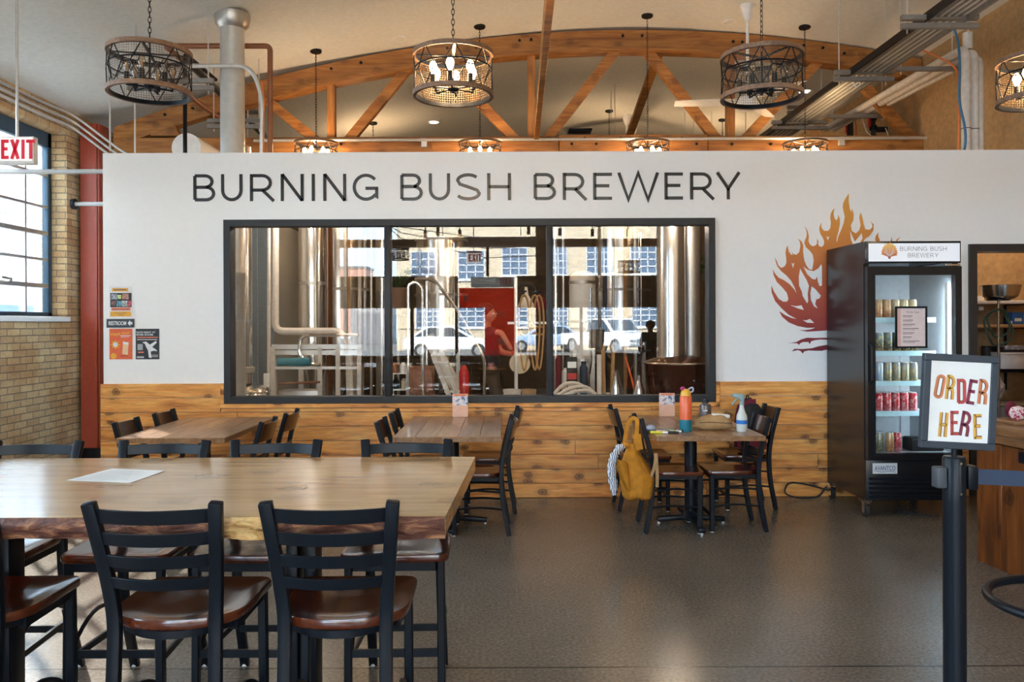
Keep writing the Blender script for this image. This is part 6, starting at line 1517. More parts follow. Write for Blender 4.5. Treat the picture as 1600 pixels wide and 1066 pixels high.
for i in range(5): m.box(-0.15+0.06*i, -0.15+0.06*i+0.058, -0.012*(i % 2), 0.004-0.012*(i % 2), 0, 2.6)
m.build('strips', simple('curtain_blue', (0.10, 0.14, 0.18), 0.25), t, weld=False); MB().box(-0.17, 0.17, -0.02, 0.02, 2.6, 2.64).build('rail', M['steel2'], t)
for s_ in (-1, 1): MB().tube([(s_*0.14, 0, 2.63), (s_*0.14, 0, ceil_z(-2.8)-0.35+0.02)], 0.008, 6).build('hanger', M['galv'], t)
def eq(name, label, cat, pts, r, mat, group=None): return pipe_thing(name, label, cat, bend([P(*p) for p in pts], 0.10), r, mat, group)
eq('insulated_pipe', 'thick beige pipe dropping and turning level behind the first pane', 'pipe', [(430, 300, 8.6), (430, 518, 8.6), (530, 518, 8.6), (545, 535, 8.6), (547, 640, 8.6)], 0.040, M['insul'])
eq('electrical_conduit', 'pale pink conduit standing beside the thick beige pipe', 'conduit', [(420, 290, 8.5), (420, 640, 8.5)], 0.020, M['insul'])
eq('process_pipe', 'polished steel pipe loop behind the first pane', 'pipe', [(560, 524, 8.3), (470, 524, 8.3), (466, 556, 8.3), (488, 570, 8.3), (500, 570, 8.3)], 0.018, M['chrome'])
eq('process_pipe', 'polished steel pipe arching behind the middle pane', 'pipe', [(638, 640, 8.5), (638, 445, 8.5), (650, 440, 8.5), (660, 450, 8.5), (661, 640, 8.5)], 0.018, M['chrome'])
eq('process_pipe', 'straight steel standpipe behind the middle pane', 'pipe', [(667, 430, 9.4), (667, 640, 9.4)], 0.022, M['steel'])
for k, (px, D, r, mt) in enumerate(((508, 10.5, 0.02, 'copper'), (516, 10.6, 0.03, 'copper'), (545, 10.4, 0.02, 'tan'), (562, 10.6, 0.025, 'insul'), (580, 10.7, 0.02, 'steel2'), (597, 10.2, 0.025, 'steel'), (868, 10.8, 0.03, 'steel'), (880, 10.9, 0.02, 'steel'), (945, 10.5, 0.03, 'navy'), (958, 10.6, 0.02, 'steel'), (977, 10.7, 0.025, 'tan'), (993, 10.4, 0.03, 'steel2'))):
    eq('standpipe', 'vertical process pipe standing far back in the brewhouse', 'pipe', [(px, 300, D), (px, 640, D)], r, M[mt], 'standpipes in the brewhouse')
t = thing('equipment_frame', 'pale steel frame skid with a level beam behind the first pane', 'frame', P(428, 560, 8.4)); o_ = Vector(t.location)
def L_(px, py, D=8.4): return P(px, py, D)-o_
for px in (427, 500, 528, 561): MB().bar(L_(px, 542), Vector((L_(px, 542).x, 0, -o_.z)), 0.045).build('post', M['insul'], t)
for py in (542, 551): MB().bar(L_(425, py), L_(565, py), 0.03, 0.05).build('beam', M['galv'], t)
MB().bar(L_(425, 575), L_(565, 575), 0.03, 0.03).build('beam', M['galv'], t)
MB().box(L_(432, 590).x, L_(500, 590).x, 0.05, 0.3, -0.62, -0.35).build('heat_exchanger', M['steel2'], t, 0.01)
MB().tube([L_(436, 600, 8.3), L_(500, 597, 8.3)], 0.012, 8).build('copper_tube', M['copper'], t)
MB().lathe([(0, 0), (0.045, 0), (0.045, 0.34), (0, 0.34)], tuple(L_(434, 566, 8.25)), 20, 'X').build('pump_motor', M['teal'], t)
MB().cbox(L_(417, 594, 8.3), 0.065, 0.04, 0.14).build('junction_box', M['pale'], t, 0.006)
t = thing('wooden_cabinet', 'brown wooden cabinet low behind the middle pane', 'cabinet', P(658, 640, 8.8)); t.location.z = 0
MB().box(-0.13, 0.14, -0.12, 0.15, 0.0, 1.07).build('body', simple('red_brown_wood', (0.20, 0.075, 0.03), 0.45, var=0.2), t, 0.006)
MB().box(-0.13, 0.13, -0.130, -0.121, 0.55, 1.04).build('door', simple('red_brown_door', (0.24, 0.09, 0.035), 0.4, var=0.2), t, 0.004); MB().box(-0.13, 0.13, -0.130, -0.121, 0.06, 0.53).build('door', bpy.data.materials['red_brown_door'], t, 0.004)
MB().sphere((0.09, -0.138, 0.8), 0.012).build('knob', M['chrome'], t)
t = thing('wire_rack', 'small black rack of bottles and tools beside the mullion in the middle pane', 'rack', P(625, 640, 8.8)); t.location.z = 0
for sx_ in (-0.09, 0.09):
    for sy_ in (-0.1, 0.1): MB().bar((sx_, sy_, 0), (sx_, sy_, 1.05), 0.018).build('post', M['steel2'], t)
for z in (0.35, 0.6, 0.82, 1.0): MB().box(-0.10, 0.10, -0.11, 0.11, z-0.01, z).build('shelf', M['steel2'], t)
for i, (dx, z, c) in enumerate(((-0.05, 1.0, 'copper'), (0.04, 1.0, 'pale'), (-0.04, 0.82, 'darkcloth'), (0.05, 0.82, 'cream'), (0.0, 0.6, 'steel'))):
    b = thing('storage_jar', f'{("brown", "white", "black", "cream", "steel")[i]} jar on the small black rack behind the middle pane', 'jar', (t.location.x+dx, 8.78, z)); MB().lathe([(0, 0), (0.035, 0), (0.035, 0.09), (0.02, 0.11), (0.02, 0.12), (0, 0.12)], (0,0,0), 14).build('body', M[c], b); MB().cyl((0,0,0.1202), 0.022, 0.014, 12).build('lid', M['black'], b)
# platform stairs with handrails
t = thing('platform_stairs', 'steel stairs with handrails sloping down behind the middle pane', 'stairs', P(675, 640, 9.0)); t.location.z = 0; o_ = Vector(t.location)
for dy in (0.0, 0.30):
    MB().tube(bend([P(648, 436, 9.0+dy)-o_, P(677, 436, 9.0+dy)-o_, P(713, 482, 9.0+dy)-o_, P(757, 560, 9.0+dy)-o_, P(757, 640, 9.0+dy)-o_], 0.10), 0.018, 8).build('handrail', M['steel'], t)
    MB().bar(P(668, 525, 9.0+dy)-o_, P(738, 650, 9.0+dy)-o_, 0.03, 0.14).build('stringer', M['insul'], t)
    MB().bar(P(684, 445, 9.0+dy)-o_, P(684, 552, 9.0+dy)-o_, 0.03).build('post', M['steel2'], t)
for i in range(7):
    p = P(676+9.5*i, 545+16.8*i, 9.0)-o_; MB().box(p.x-0.08, p.x+0.10, 0.02, 0.28, p.z-0.015, p.z+0.015).build('tread', M['galv'], t)
t = thing('step_ladder', 'aluminium step ladder leaning behind the middle pane', 'ladder', P(700, 640, 8.3)); t.location.z = 0; o_ = Vector(t.location)
for dx in (0, 14): MB().bar(P(676+dx, 553, 8.3)-o_, P(714+dx, 650, 8.2)-o_, 0.02, 0.05).build('rail', M['insul'], t)
for i in range(4): a = P(681+9*i, 566+23*i, 8.28)-o_; MB().box(a.x-0.03, a.x+0.13, -0.05, 0.04, a.z-0.01, a.z+0.01).build('rung', M['pale'], t)
def simple_thing(name, label, cat, px, py, D, build):
    t = thing(name, label, cat, P(px, py, D)); t.location.z = max(0, t.location.z); build(t); return t
p = P(725, 600, 8.5)
t = thing('fire_extinguisher', 'red fire extinguisher beside the stairs behind the middle pane', 'fire extinguisher', (p.x, 8.5, 0.70))
MB().lathe([(0, 0), (0.055, 0), (0.055, 0.32), (0.03, 0.38), (0.02, 0.40), (0, 0.40)], (0,0,0), 18).build('cylinder', M['red'], t); MB().box(-0.02, 0.05, -0.015, 0.015, 0.40, 0.44).build('handle', M['black'], t); MB().tube(bend([(0.02, 0, 0.42), (0.08, 0, 0.38), (0.075, 0, 0.15)], 0.04), 0.008, 6).build('hose', M['rubber'], t)
t2 = thing('plastic_drum', 'dark blue plastic drum under the red extinguisher behind the middle pane', 'drum', (p.x+0.05, 8.52, 0)); MB().lathe([(0, 0), (0.17, 0), (0.18, 0.04), (0.18, 0.66), (0.17, 0.699), (0, 0.699)], (0,0,0), 24).build('shell', M['navy'], t2); MB().torus((0,0,0.45), 0.182, 0.012, 24, 6).build('hoop', M['navy'], t2)
for px, lb, mt, r, h in ((800, 'beige bucket on a stack below the hoses behind the middle pane', 'insul', 0.095, 0.80), (826, 'tan tub below the hoses behind the middle pane, beside the mullion', 'tan', 0.08, 0.80)):
    p = P(px, 600, 8.6); t = thing('storage_tub', lb, 'tub', (p.x, 8.6, 0)); MB().lathe([(0, 0), (r*0.85, 0), (r, h), (r*1.05, h), (r*1.05, h+0.025), (r*0.97, h+0.025), (r*0.82, 0.02), (0, 0.02)], (0,0,0), 24).build('tub', M[mt], t); MB().box(-0.06, 0.06, -r-0.002, -r+0.03, h*0.72, h*0.86).build('label_patch', M['pale'], t)
for k, (px, mt) in enumerate(((819, 'tan'), (836, 'tan'), (843, 'tan'))):
    p = P(px, 520, 8.75); t = thing('hanging_hose', ('brown hose hanging in a loop behind the middle pane, beside the white standpipe', 'brown coiled hose hanging behind the middle pane near the mullion', 'second brown coiled hose hanging behind the middle pane')[k], 'hose', (p.x, 8.75+0.1*k, p.z-0.6))
    MB().tube([(0.055*math.cos(a)*(1+0.3*math.sin(a)), 0.03*math.cos(2*a), 0.6+0.42*math.sin(a)) for a in [2*PI*i/28 for i in range(28)]], 0.011, 8, True).torus((0.01, 0.03, 0.62), 0.05, 0.010, 24, 6, 'Y').build('loop', M[mt], t)
    MB().tube([(0, 0.03, 1.0), (0, 0.03, 1.06)], 0.01, 6).bar((-0.03, 0.03, 1.06), (0.03, 0.03, 1.06), 0.02).build('hook', M['black'], t)
t = thing('pipe_stand', 'white standpipe with a hose rack behind the middle pane', 'stand', (P(806, 500, 9.45).x, 9.45, 0)); MB().tube([(0,0,0), (0,0,2.10)], 0.022, 10).build('pole', M['pale'], t); MB().bar((-0.1, 0, 1.55), (0.5, 0, 1.55), 0.03).build('crossbar', M['steel2'], t); MB().lathe([(0,0),(0.15,0),(0.13,0.02),(0,0.02)], (0,0,0), 20).build('base', M['steel2'], t)
t = thing('funnel', 'grey plastic funnel hanging high behind the middle pane', 'funnel', (P(822, 470, 9.6).x, 9.6, P(822, 482, 9.6).z)); MB().lathe([(0.10, 0), (0.105, 0.03), (0.03, 0.16), (0.016, 0.26), (0.012, 0.26), (0.025, 0.16), (0.095, 0.03)], (0,0,0), 24).build('cone', M['insul'], t); MB().torus((0, 0.02, 0.19), 0.115, 0.02, 24, 8, 'Y').build('gasket', M['rubber'], t); MB().bar((0,0.05,0.26), (0,0.2,0.26), 0.02).build('bracket', M['black'], t)
t = thing('carboy_cover', 'dark red fabric cover hanging high behind the middle pane', 'cover', (P(842, 470, 10.0).x, 10.0, P(842, 484, 10.0).z)); MB().lathe([(0, 0), (0.11, 0), (0.12, 0.05), (0.09, 0.13), (0.03, 0.17), (0.02, 0.23), (0, 0.24)], (0,0,0), 20).build('cloth', M['maroon'], t); MB().bar((0,0.0,0.24), (0,0.25,0.24), 0.015).build('peg', M['black'], t)
t = thing('brewing_bench', 'steel work bench with loose hoses low behind the third pane', 'bench', (P(920, 600, 8.9).x, 8.9, 0))
MB().box(-0.45, 0.35, -0.2, 0.25, 0.70, 0.74).build('bench_top', M['steel2'], t)
for sx_ in (-0.42, 0.32):
    for sy_ in (-0.17, 0.22): MB().bar((sx_, sy_, 0), (sx_, sy_, 0.70), 0.035).build('leg', M['steel2'], t)
for k, (pts, lb) in enumerate(((((866, 616), (880, 600), (900, 598), (925, 612), (930, 622)), 'cream braided hose lying on the bench behind the third pane, upper loop'), (((866, 622), (890, 606), (915, 603), (932, 618), (934, 626)), 'cream braided hose lying on the bench behind the third pane, middle loop'), (((864, 628), (895, 612), (922, 610), (938, 626)), 'cream braided hose lying on the bench behind the third pane, front loop'))):
    eq('braided_hose', lb, 'hose', [(a, b, 8.72-0.05*k) for a, b in pts], 0.022, M['insul'])
for k, (px, py, mt, w, h, lb) in enumerate(((893, 600, 'frame', 0.12, 0.42, 'dark hand truck stack of small crates behind the third pane'), (885, 612, 'insul', 0.11, 0.30, 'beige canister on the bench behind the third pane'), (912, 604, 'navy', 0.09, 0.35, 'navy canister on the bench behind the third pane'), (872, 610, 'maroon', 0.06, 0.45, 'maroon apron roll standing on the bench behind the third pane'))):
    p = P(px, py, 8.95); t = thing(('crate_stack', 'canister', 'canister', 'apron_roll')[k], lb, ('crates', 'canister', 'canister', 'apron')[k], (p.x, 8.95, 0.7405))
    if k == 0: t.name = 'small_crate'; t['label'] = 'tall dark slotted crate on the bench behind the third pane'; t['category'] = 'crate'; MB().box(-w/2, w/2, -w/2, w/2, 0, h).build('shell', M[mt], t, 0.006); [MB().box(-w/2+0.01, w/2-0.01, -w/2-0.004, -w/2, 0.04+0.13*i, 0.11+0.13*i).build('panel', M[('pale', 'red', 'galv')[i]], t) for i in range(3)]
    else: MB().lathe([(0, 0), (w/2, 0), (w/2, h*0.85), (w*0.3, h*0.95), (w*0.3, h), (0, h)], (0,0,0), 20).build('shell', M[mt], t); MB().cyl((0,0,h+0.0002), w*0.32, 0.02, 14).build('cap', M['black'], t)
for k, (px, D, r, h) in enumerate(((962, 8.3, 0.05, 0.98), (998, 8.2, 0.06, 0.95))):
    p = P(px, 600, D); t = thing('gas_cylinder', ('slim steel gas cylinder low behind the third pane, nearer the mullion', 'slim steel gas cylinder low behind the third pane, under the tall tank')[k], 'cylinder', (p.x, D, 0)); MB().lathe([(0, 0), (r, 0), (r, h*0.88), (r*0.5, h*0.97), (r*0.35, h), (0, h)], (0,0,0), 20).build('shell', M['steel'], t); MB().cyl((0,0,h+0.0002), r*0.4, 0.05, 12).build('valve', M['chrome'], t)
t = thing('utility_post', 'square grey post low behind the third pane', 'post', (P(936, 600, 8.15).x, 8.15, 0)); MB().box(-0.022, 0.022, -0.022, 0.022, 0, 1.22).build('post', M['insul'], t, 0.004); MB().box(-0.06, 0.06, -0.06, 0.06, 0, 0.01).build('base', M['steel2'], t)
eq('looped_hose', 'beige hose hanging in a tall bend beside the grey post behind the third pane', 'hose', [(944, 626, 8.35), (942, 545, 8.35), (950, 530, 8.35), (958, 548, 8.35), (955, 640, 8.35)], 0.020, M['tan'])
t = thing('sloped_board', 'dark brown board leaning behind the third pane', 'board', (P(985, 640, 8.5).x, 8.5, 0)); MB().bar((-0.16, 0.05, 1.03), (0.10, -0.05, 0.02), 0.03, 0.26, up=(0, 1, 0)).build('board', simple('walnut_board', (0.055, 0.03, 0.018), 0.5), t); eq('orange_cable', 'bright orange cable crossing the dark leaning board', 'cable', [(977, 558, 8.3), (985, 585, 8.3), (992, 612, 8.3)], 0.010, M['orange'])
# potted plants near the far end of the window
for k, (px, py, D) in enumerate(((1086, 430, 9.3), (622, 440, 9.8))):
    p = P(px, py, D); t = thing('potted_plant', ('spiky potted plant on a bracket behind the third pane', 'spiky potted plant high behind the middle pane beside the mullion')[k], 'plant', p)
    MB().lathe([(0, -0.42), (0.09, -0.42), (0.12, -0.1), (0.125, -0.08), (0.11, -0.08), (0.09, -0.12), (0, -0.12)], (0,0,0), 20).build('pot', simple('clay_pot', (0.16, 0.09, 0.06), 0.7), t); rg = random.Random(k); m = MB()
    for i in range(26):
        a = rg.uniform(0, 2*PI); b = rg.uniform(0.15, 0.38); c, s_ = math.cos(a), math.sin(a); h = rg.uniform(0.12, 0.30)
        m.tube([(0.01*c, 0.01*s_, -0.1), (0.5*b*c, 0.5*b*s_, h*0.9-0.06), (b*c, b*s_, h-0.08)], [0.008, 0.010, 0.0015], 4)
    m.build('leaves', M['plant'], t); MB().tube([(0, 0, -0.42), (0, 0, -p.z+0.001)], 0.02, 8).build('stand_pole', M['steel2'], t)
struct(MB().box(2.85, 2.95, YW+T, YB, 0, 3.0).build('wall_brewhouse', M['brickdark']))
p = P(1056, 346, 8.0)
t = thing('work_light', 'bright work light hanging above the tall conical tank', 'lamp', (p.x, 8.0, p.z+0.04)); MB().lathe([(0, 0.06), (0.03, 0.06), (0.12, 0.0), (0.115, 0.0), (0.028, 0.05), (0, 0.05)], (0,0,0), 24).build('shade', M['black'], t); MB().sphere((0,0,0.015), 0.03).build('bulb', M['bulb_on'], t); MB().tube(bend([(0,0,0.06), (0,0,0.30), (0,YW+0.158-8.0,0.30)], 0.08), 0.010, 8).build('wall_arm', M['black'], t)
l = bpy.data.lights.new('work_lamp', 'POINT'); l.energy = 4; l.color = (1, 0.82, 0.64); l.shadow_soft_size = 0.05; o = bpy.data.objects.new('work_lamp', l); COL.objects.link(o); o.parent = t; o.location = (0, 0, -0.03)
p = P(488, 330, 8.4)
t = thing('work_light', 'added work light above the slim bright tank, hidden behind the white wall', 'lamp', (p.x-0.1, 8.3, p.z+0.1)); MB().lathe([(0, 0.06), (0.03, 0.06), (0.12, 0.0), (0.115, 0.0), (0.028, 0.05), (0, 0.05)], (0,0,0), 24).build('shade', M['black'], t); MB().sphere((0,0,0.015), 0.03).build('bulb', M['bulb_on'], t); MB().tube(bend([(0,0,0.06), (0,0,0.24), (0,YW+0.158-8.3,0.24)], 0.08), 0.010, 8).build('wall_arm', M['black'], t)  # second lamp added out of view to lift the dark brewhouse
l = bpy.data.lights.new('work_lamp', 'POINT'); l.energy = 3.5; l.color = (1, 0.9, 0.78); l.shadow_soft_size = 0.05; o = bpy.data.objects.new('work_lamp', l); COL.objects.link(o); o.parent = t; o.location = (0, 0, -0.03)

# ------------------------------------------------------------------ inside the storefront (seen mirrored)
p0, p1 = RP(665, 378, 17.4), RP(840, 378, 17.4)
t = thing('air_duct', 'grey round air duct along the storefront, mirrored at the top of the window', 'duct', p0); MB().cyl((0, 0, 0), 0.11, (p1-p0).x, 24, 'X').build('duct', M['galv'], t)
for s_ in (0.15, 0.85): MB().tube([((p1-p0).x*s_, 0, 0.1), ((p1-p0).x*s_, 0, ceil_z(p0.x+(p1-p0).x*s_)-p0.z+0.02)], 0.008, 6).build('hanger', M['galv'], t)
for px, py in ((664, 365), (718, 363), (826, 359), (875, 361), (926, 362), (982, 362)):
    p = RP(px, py, 16.2); t = thing('track_light', 'small black spotlight hanging near the storefront, mirrored at the top of the window', 'spotlight', p, 0, 'spotlights mirrored in the window')
    MB().cyl((0, 0, -0.09), 0.035, 0.15, 14).build('can', M['black'], t); MB().tube([(0, 0, 0.05), (0, 0, ceil_z(p.x)-p.z+0.02)], 0.010, 6).build('stem', M['black'], t)
t = thing('entrance_sign', 'red brewery sign film on the entrance glass, mirrored in the middle pane', 'sign', (0, YF-0.26, 0))
red = cloth_light('sign_red_film', (0.85, 0.10, 0.03)); filmw = cloth_light('sign_white_film', (0.9, 0.88, 0.85))
MB().box(fx(716), fx(806), -0.002, 0.002, 1.93, 2.43).build('board', red, t); MB().box(fx(757), fx(806), -0.002, 0.002, 0.72, 1.929).build('board', red, t)
cx, cz, R_ = fx(775), 1.30, 0.50
for i, ch in enumerate('BURNING BUSH BREWERY '):
    a = math.radians(170-i*360/21); X = cx+R_*math.cos(a)      # mirrored layout: reads correctly in the glass
    if ch == ' ' or X-0.05 < fx(757) or X+0.05 > fx(806): continue
    W_ = {'B': .78, 'U': .8, 'R': .85, 'N': .86, 'I': .12, 'G': .92, 'S': .8, 'H': .84, 'E': .68, 'W': 1.3, 'Y': .88}[ch]*0.9
    g_ = stroke_mesh(ch, W_, 0.13, 0.16, 0.003); g_.move(Matrix.Translation((-W_*0.065, 0, -0.065))).move(Matrix.Rotation(-(a-PI/2), 4, 'Y')).move(Matrix.Translation((X, 0.0065, cz+R_*math.sin(a))))
    g_.build('letter', M['pale'], t)
MB().sphere((fx(786), 0.006, 1.10), 0.13, 16, 10, (1, 0.05, 0.9)).build('emblem', filmw, t); MB().box(fx(778), fx(796), 0.0025, 0.008, 0.92, 0.95).build('emblem_base', filmw, t)
MB().prism([(fx(724), 2.08), (fx(729), 2.08), (fx(729), 2.22), (fx(728), 2.26), (fx(725), 2.26), (fx(724), 2.22)], 0.0025, 0.008).build('can_drawing', M['pale'], t)
MB().box(fx(735), fx(805), -0.03, 0.0, 2.44, 2.70).build('transom_panel', cloth_light('frosted_film', (0.6, 0.58, 0.53)), t)

# ------------------------------------------------------------------ street and houses outside
struct(MB().box(-60, 60, -70, -5.6, -0.14, -0.03).build('ground_street', M['street']))
struct(MB().box(-16, -5.3, -5.6, 40, -0.14, -0.03).build('ground_alley', M['street']))
BYF = -32.0; k_ = 46/F
def bx_(px): return (px-VX)*k_
def bz_(py): return CH-(py-VY)*k_
t = thing('street_building', 'long cream brick building across the street, mirrored in the window', 'building', (0, BYF, 0))
m = MB(); W0, W1 = bx_(620), 26
m.box(W0, W1, -8, 0, -0.03, 9.5); m.build('wall', M['facade'], t)
MB().box(W0-0.1, W1, -8.1, 0.12, 9.5, 9.8).build('cornice', M['facade'], t)
MB().box(W0, W1, 0.0005, 0.08, bz_(513), bz_(511)).build('ledge', M['facade'], t)
first = None
wins = [(643, 683, 393, 440), (716, 757, 392, 436), (785, 824, 387, 430), (846, 886, 386, 430), (917, 958, 384, 428), (986, 1026, 384, 428), (1055, 1095, 384, 428),
        (650, 690, 478, 511), (716, 757, 478, 511), (785, 824, 478, 511), (846, 887, 478, 511), (917, 958, 478, 511), (988, 1028, 476, 511), (1055, 1095, 476, 511)]
barm = simple('white_bar', (0.75, 0.76, 0.78), 0.5)
for a, b, c, d in wins:
    f = MB().box(bx_(a), bx_(b), 0.0, 0.012, bz_(d), bz_(c)).build('window', M['facadeglass'], t); m = MB()
    for i in range(0, 4): x = bx_(a)+(bx_(b)-bx_(a))*i/3; m.box(x-0.03, x+0.03, 0.012, 0.04, bz_(d), bz_(c))
    for i in range(0, 5): z = bz_(d)+(bz_(c)-bz_(d))*i/4; m.box(bx_(a), bx_(b), 0.012, 0.04, z-0.03, z+0.03)
    m.build('bars', barm, f, weld=False); MB().box(bx_(a)-0.08, bx_(b)+0.08, 0.0, 0.10, bz_(d)-0.12, bz_(d)).build('sill', barm, f)
t = thing('far_building', 'small distant red brick building beyond the street gap, mirrored in the first pane', 'building', (RP(550, 500, 95).x, 14-95, 0)); MB().box(-1.7, 1.7, -5, 0, -0.03, 8.2).build('wall', simple('far_brick', (0.45, 0.24, 0.18), 0.9), t); MB().box(-1.8, 1.8, -5, 0.1, 8.2, 8.5).build('parapet', M['street'], t)
t = thing('grey_garage', 'grey garage building beyond the street, mirrored low in the first pane', 'building', (RP(578, 500, 60).x, 14-60, 0)); MB().box(-1.5, 1.3, -5, 0, -0.03, 3.2).build('wall', simple('garage_grey', (0.35, 0.35, 0.36), 0.8), t); MB().box(-1.0, 0.9, 0.0, 0.06, 0, 2.4).build('door', simple('garage_door', (0.22, 0.22, 0.24), 0.7), t)
t = thing('utility_pole', 'wooden utility pole with cross arm and cables, mirrored in the first pane', 'pole', (RP(540, 500, 42).x, 14-42, -0.03)); MB().tube([(0,0,0), (0,0,9.5)], 0.12, 10).build('pole', simple('grey_wood', (0.14, 0.11, 0.09), 0.9), t); MB().bar((-0.9, 0, 8.2), (0.9, 0, 8.2), 0.12).build('cross_arm', bpy.data.materials['grey_wood'], t)
for k in range(3): MB().tube([(-0.6+0.6*k, 0, 8.25), (3, 0.3, 6.7-0.3*k), (7.5, 0.8, 6.0-0.5*k), (10.5, 1.0, 6.1-0.5*k)], 0.025, 5).build('cable', M['rubber'], t)
t = thing('neighbour_building', 'pale brick building next door, seen through the tall side window', 'building', (-9.2, 12, -0.03)); MB().box(-6, 0, -9, 22, 0, 3.65).build('wall', M['nextdoor'], t); MB().box(-6, 0.06, -9, 22, 3.65, 3.78).build('coping', M['pale'], t); MB().box(0.0, 0.05, 1.9, 3.3, 0.9, 1.95).build('window', M['facadeglass'], t)
# cars
def car(loc, rz, label, kind, paint):
    t = thing('pickup_truck' if kind == 'truck' else 'parked_car', label, 'truck' if kind == 'truck' else 'car', loc, rz)
    if kind == 'truck': body = [(-2.7, 0.45), (-2.7, 1.05), (-0.9, 1.08), (-0.5, 1.12), (1.2, 1.14), (2.55, 1.05), (2.75, 0.85), (2.75, 0.45)]; cab = [(-0.75, 1.1), (-0.55, 1.78), (0.75, 1.80), (1.45, 1.13)]; hwid = 0.98
    else: body = [(-2.1, 0.35), (-2.15, 0.75), (-2.0, 0.95), (-0.9, 0.98), (0.9, 0.95), (1.9, 0.80), (2.15, 0.62), (2.15, 0.35)]; cab = [(-1.85, 0.95), (-1.1, 1.42), (0.2, 1.45), (1.1, 0.95)]; hwid = 0.88
    MB().prism(body, -hwid, hwid).build('body', M[paint], t, 0.07, 3)
    MB().prism(cab, -hwid*0.86, hwid*0.86).build('cabin', M[paint], t, 0.06, 3)
    ins = [(x*0.94+0.0, z if i not in (0, len(cab)-1) else z+0.04) for i, (x, z) in enumerate(cab)]
    cx_ = sum(x for x, z in cab)/4; side = [(cx_+(x-cx_)*0.86, min(z, max(q[1] for q in cab)-0.07)) for x, z in cab]
    MB().prism(side, -hwid*0.87, -hwid*0.865).prism(side, hwid*0.865, hwid*0.87).build('side_window', M['carglass'], t, weld=False)
    a, b = cab[2], cab[3]; d_ = Vector((b[0]-a[0], 0, b[1]-a[1])); nrm = Vector((-d_.z, 0, d_.x)).normalized()*0.012; nrm = nrm if nrm.x > 0 else -nrm
    A_, B_ = Vector((a[0], 0, a[1]))+d_*0.12+nrm, Vector((a[0], 0, a[1]))+d_*0.9+nrm
    MB().add([A_+Vector((0,-hwid*0.74,0)), A_+Vector((0,hwid*0.74,0)), B_+Vector((0,hwid*0.8,0)), B_+Vector((0,-hwid*0.8,0)), A_+Vector((0,-hwid*0.74,0))-nrm*2, A_+Vector((0,hwid*0.74,0))-nrm*2, B_+Vector((0,hwid*0.8,0))-nrm*2, B_+Vector((0,-hwid*0.8,0))-nrm*2], [(0,1,2,3),(7,6,5,4),(0,4,5,1),(1,5,6,2),(2,6,7,3),(3,7,4,0)]).build('windscreen', M['carglass'], t)
    xf = body[-2][0]
    MB().box(xf-0.02, xf+0.03, -hwid*0.5, hwid*0.5, body[-1][1]+0.18, body[-2][1]-0.02).build('grille', M['steel2'], t, 0.02)
    for s_ in (-1, 1):
        MB().box(xf-0.10, xf+0.02, s_*hwid*0.56, s_*hwid*0.93, body[-2][1]-0.16, body[-2][1]-0.01).build('headlight', M['chrome'], t, 0.02)
        for x in (-1.65 if kind == 'truck' else -1.3, 1.75 if kind == 'truck' else 1.35):
            r = 0.42 if kind == 'truck' else 0.33
            w_ = MB().cyl((x, s_*(hwid-0.1)-0.11, r), r, 0.22, 24, 'Y').build('wheel', M['rubber'], t, 0.03); MB().cyl((x, s_*(hwid+0.015)-0.005, r), r*0.6, 0.01, 20, 'Y').build('hub', M['steel2'], w_)
    MB().box(xf-0.05, xf+0.06, -hwid*0.95, hwid*0.95, body[0][1], body[0][1]+0.16).build('bumper', M['steel2'] if kind == 'truck' else M[paint], t, 0.03)
    return t
p = RP(950, 540, 39); car((p.x, p.y, -0.03), PI/2-0.55, 'white pickup truck parked across the street, mirrored in the third pane', 'truck', 'carwhite')
p = RP(868, 540, 43.4); car((p.x-0.6, p.y, -0.03), PI-0.05, 'pale blue hatchback parked across the street, mirrored beside the mullion', 'car', 'carblue')
p = RP(705, 540, 37); car((p.x, p.y, -0.03), 0.05, 'white car parked across the street, mirrored in the middle pane', 'car', 'carwhite')
p = RP(1015, 540, 31); car((p.x+3.2, p.y, -0.03), 0.25, 'pale blue car parked across the street, mirrored beside the tall tank', 'car', 'carblue')

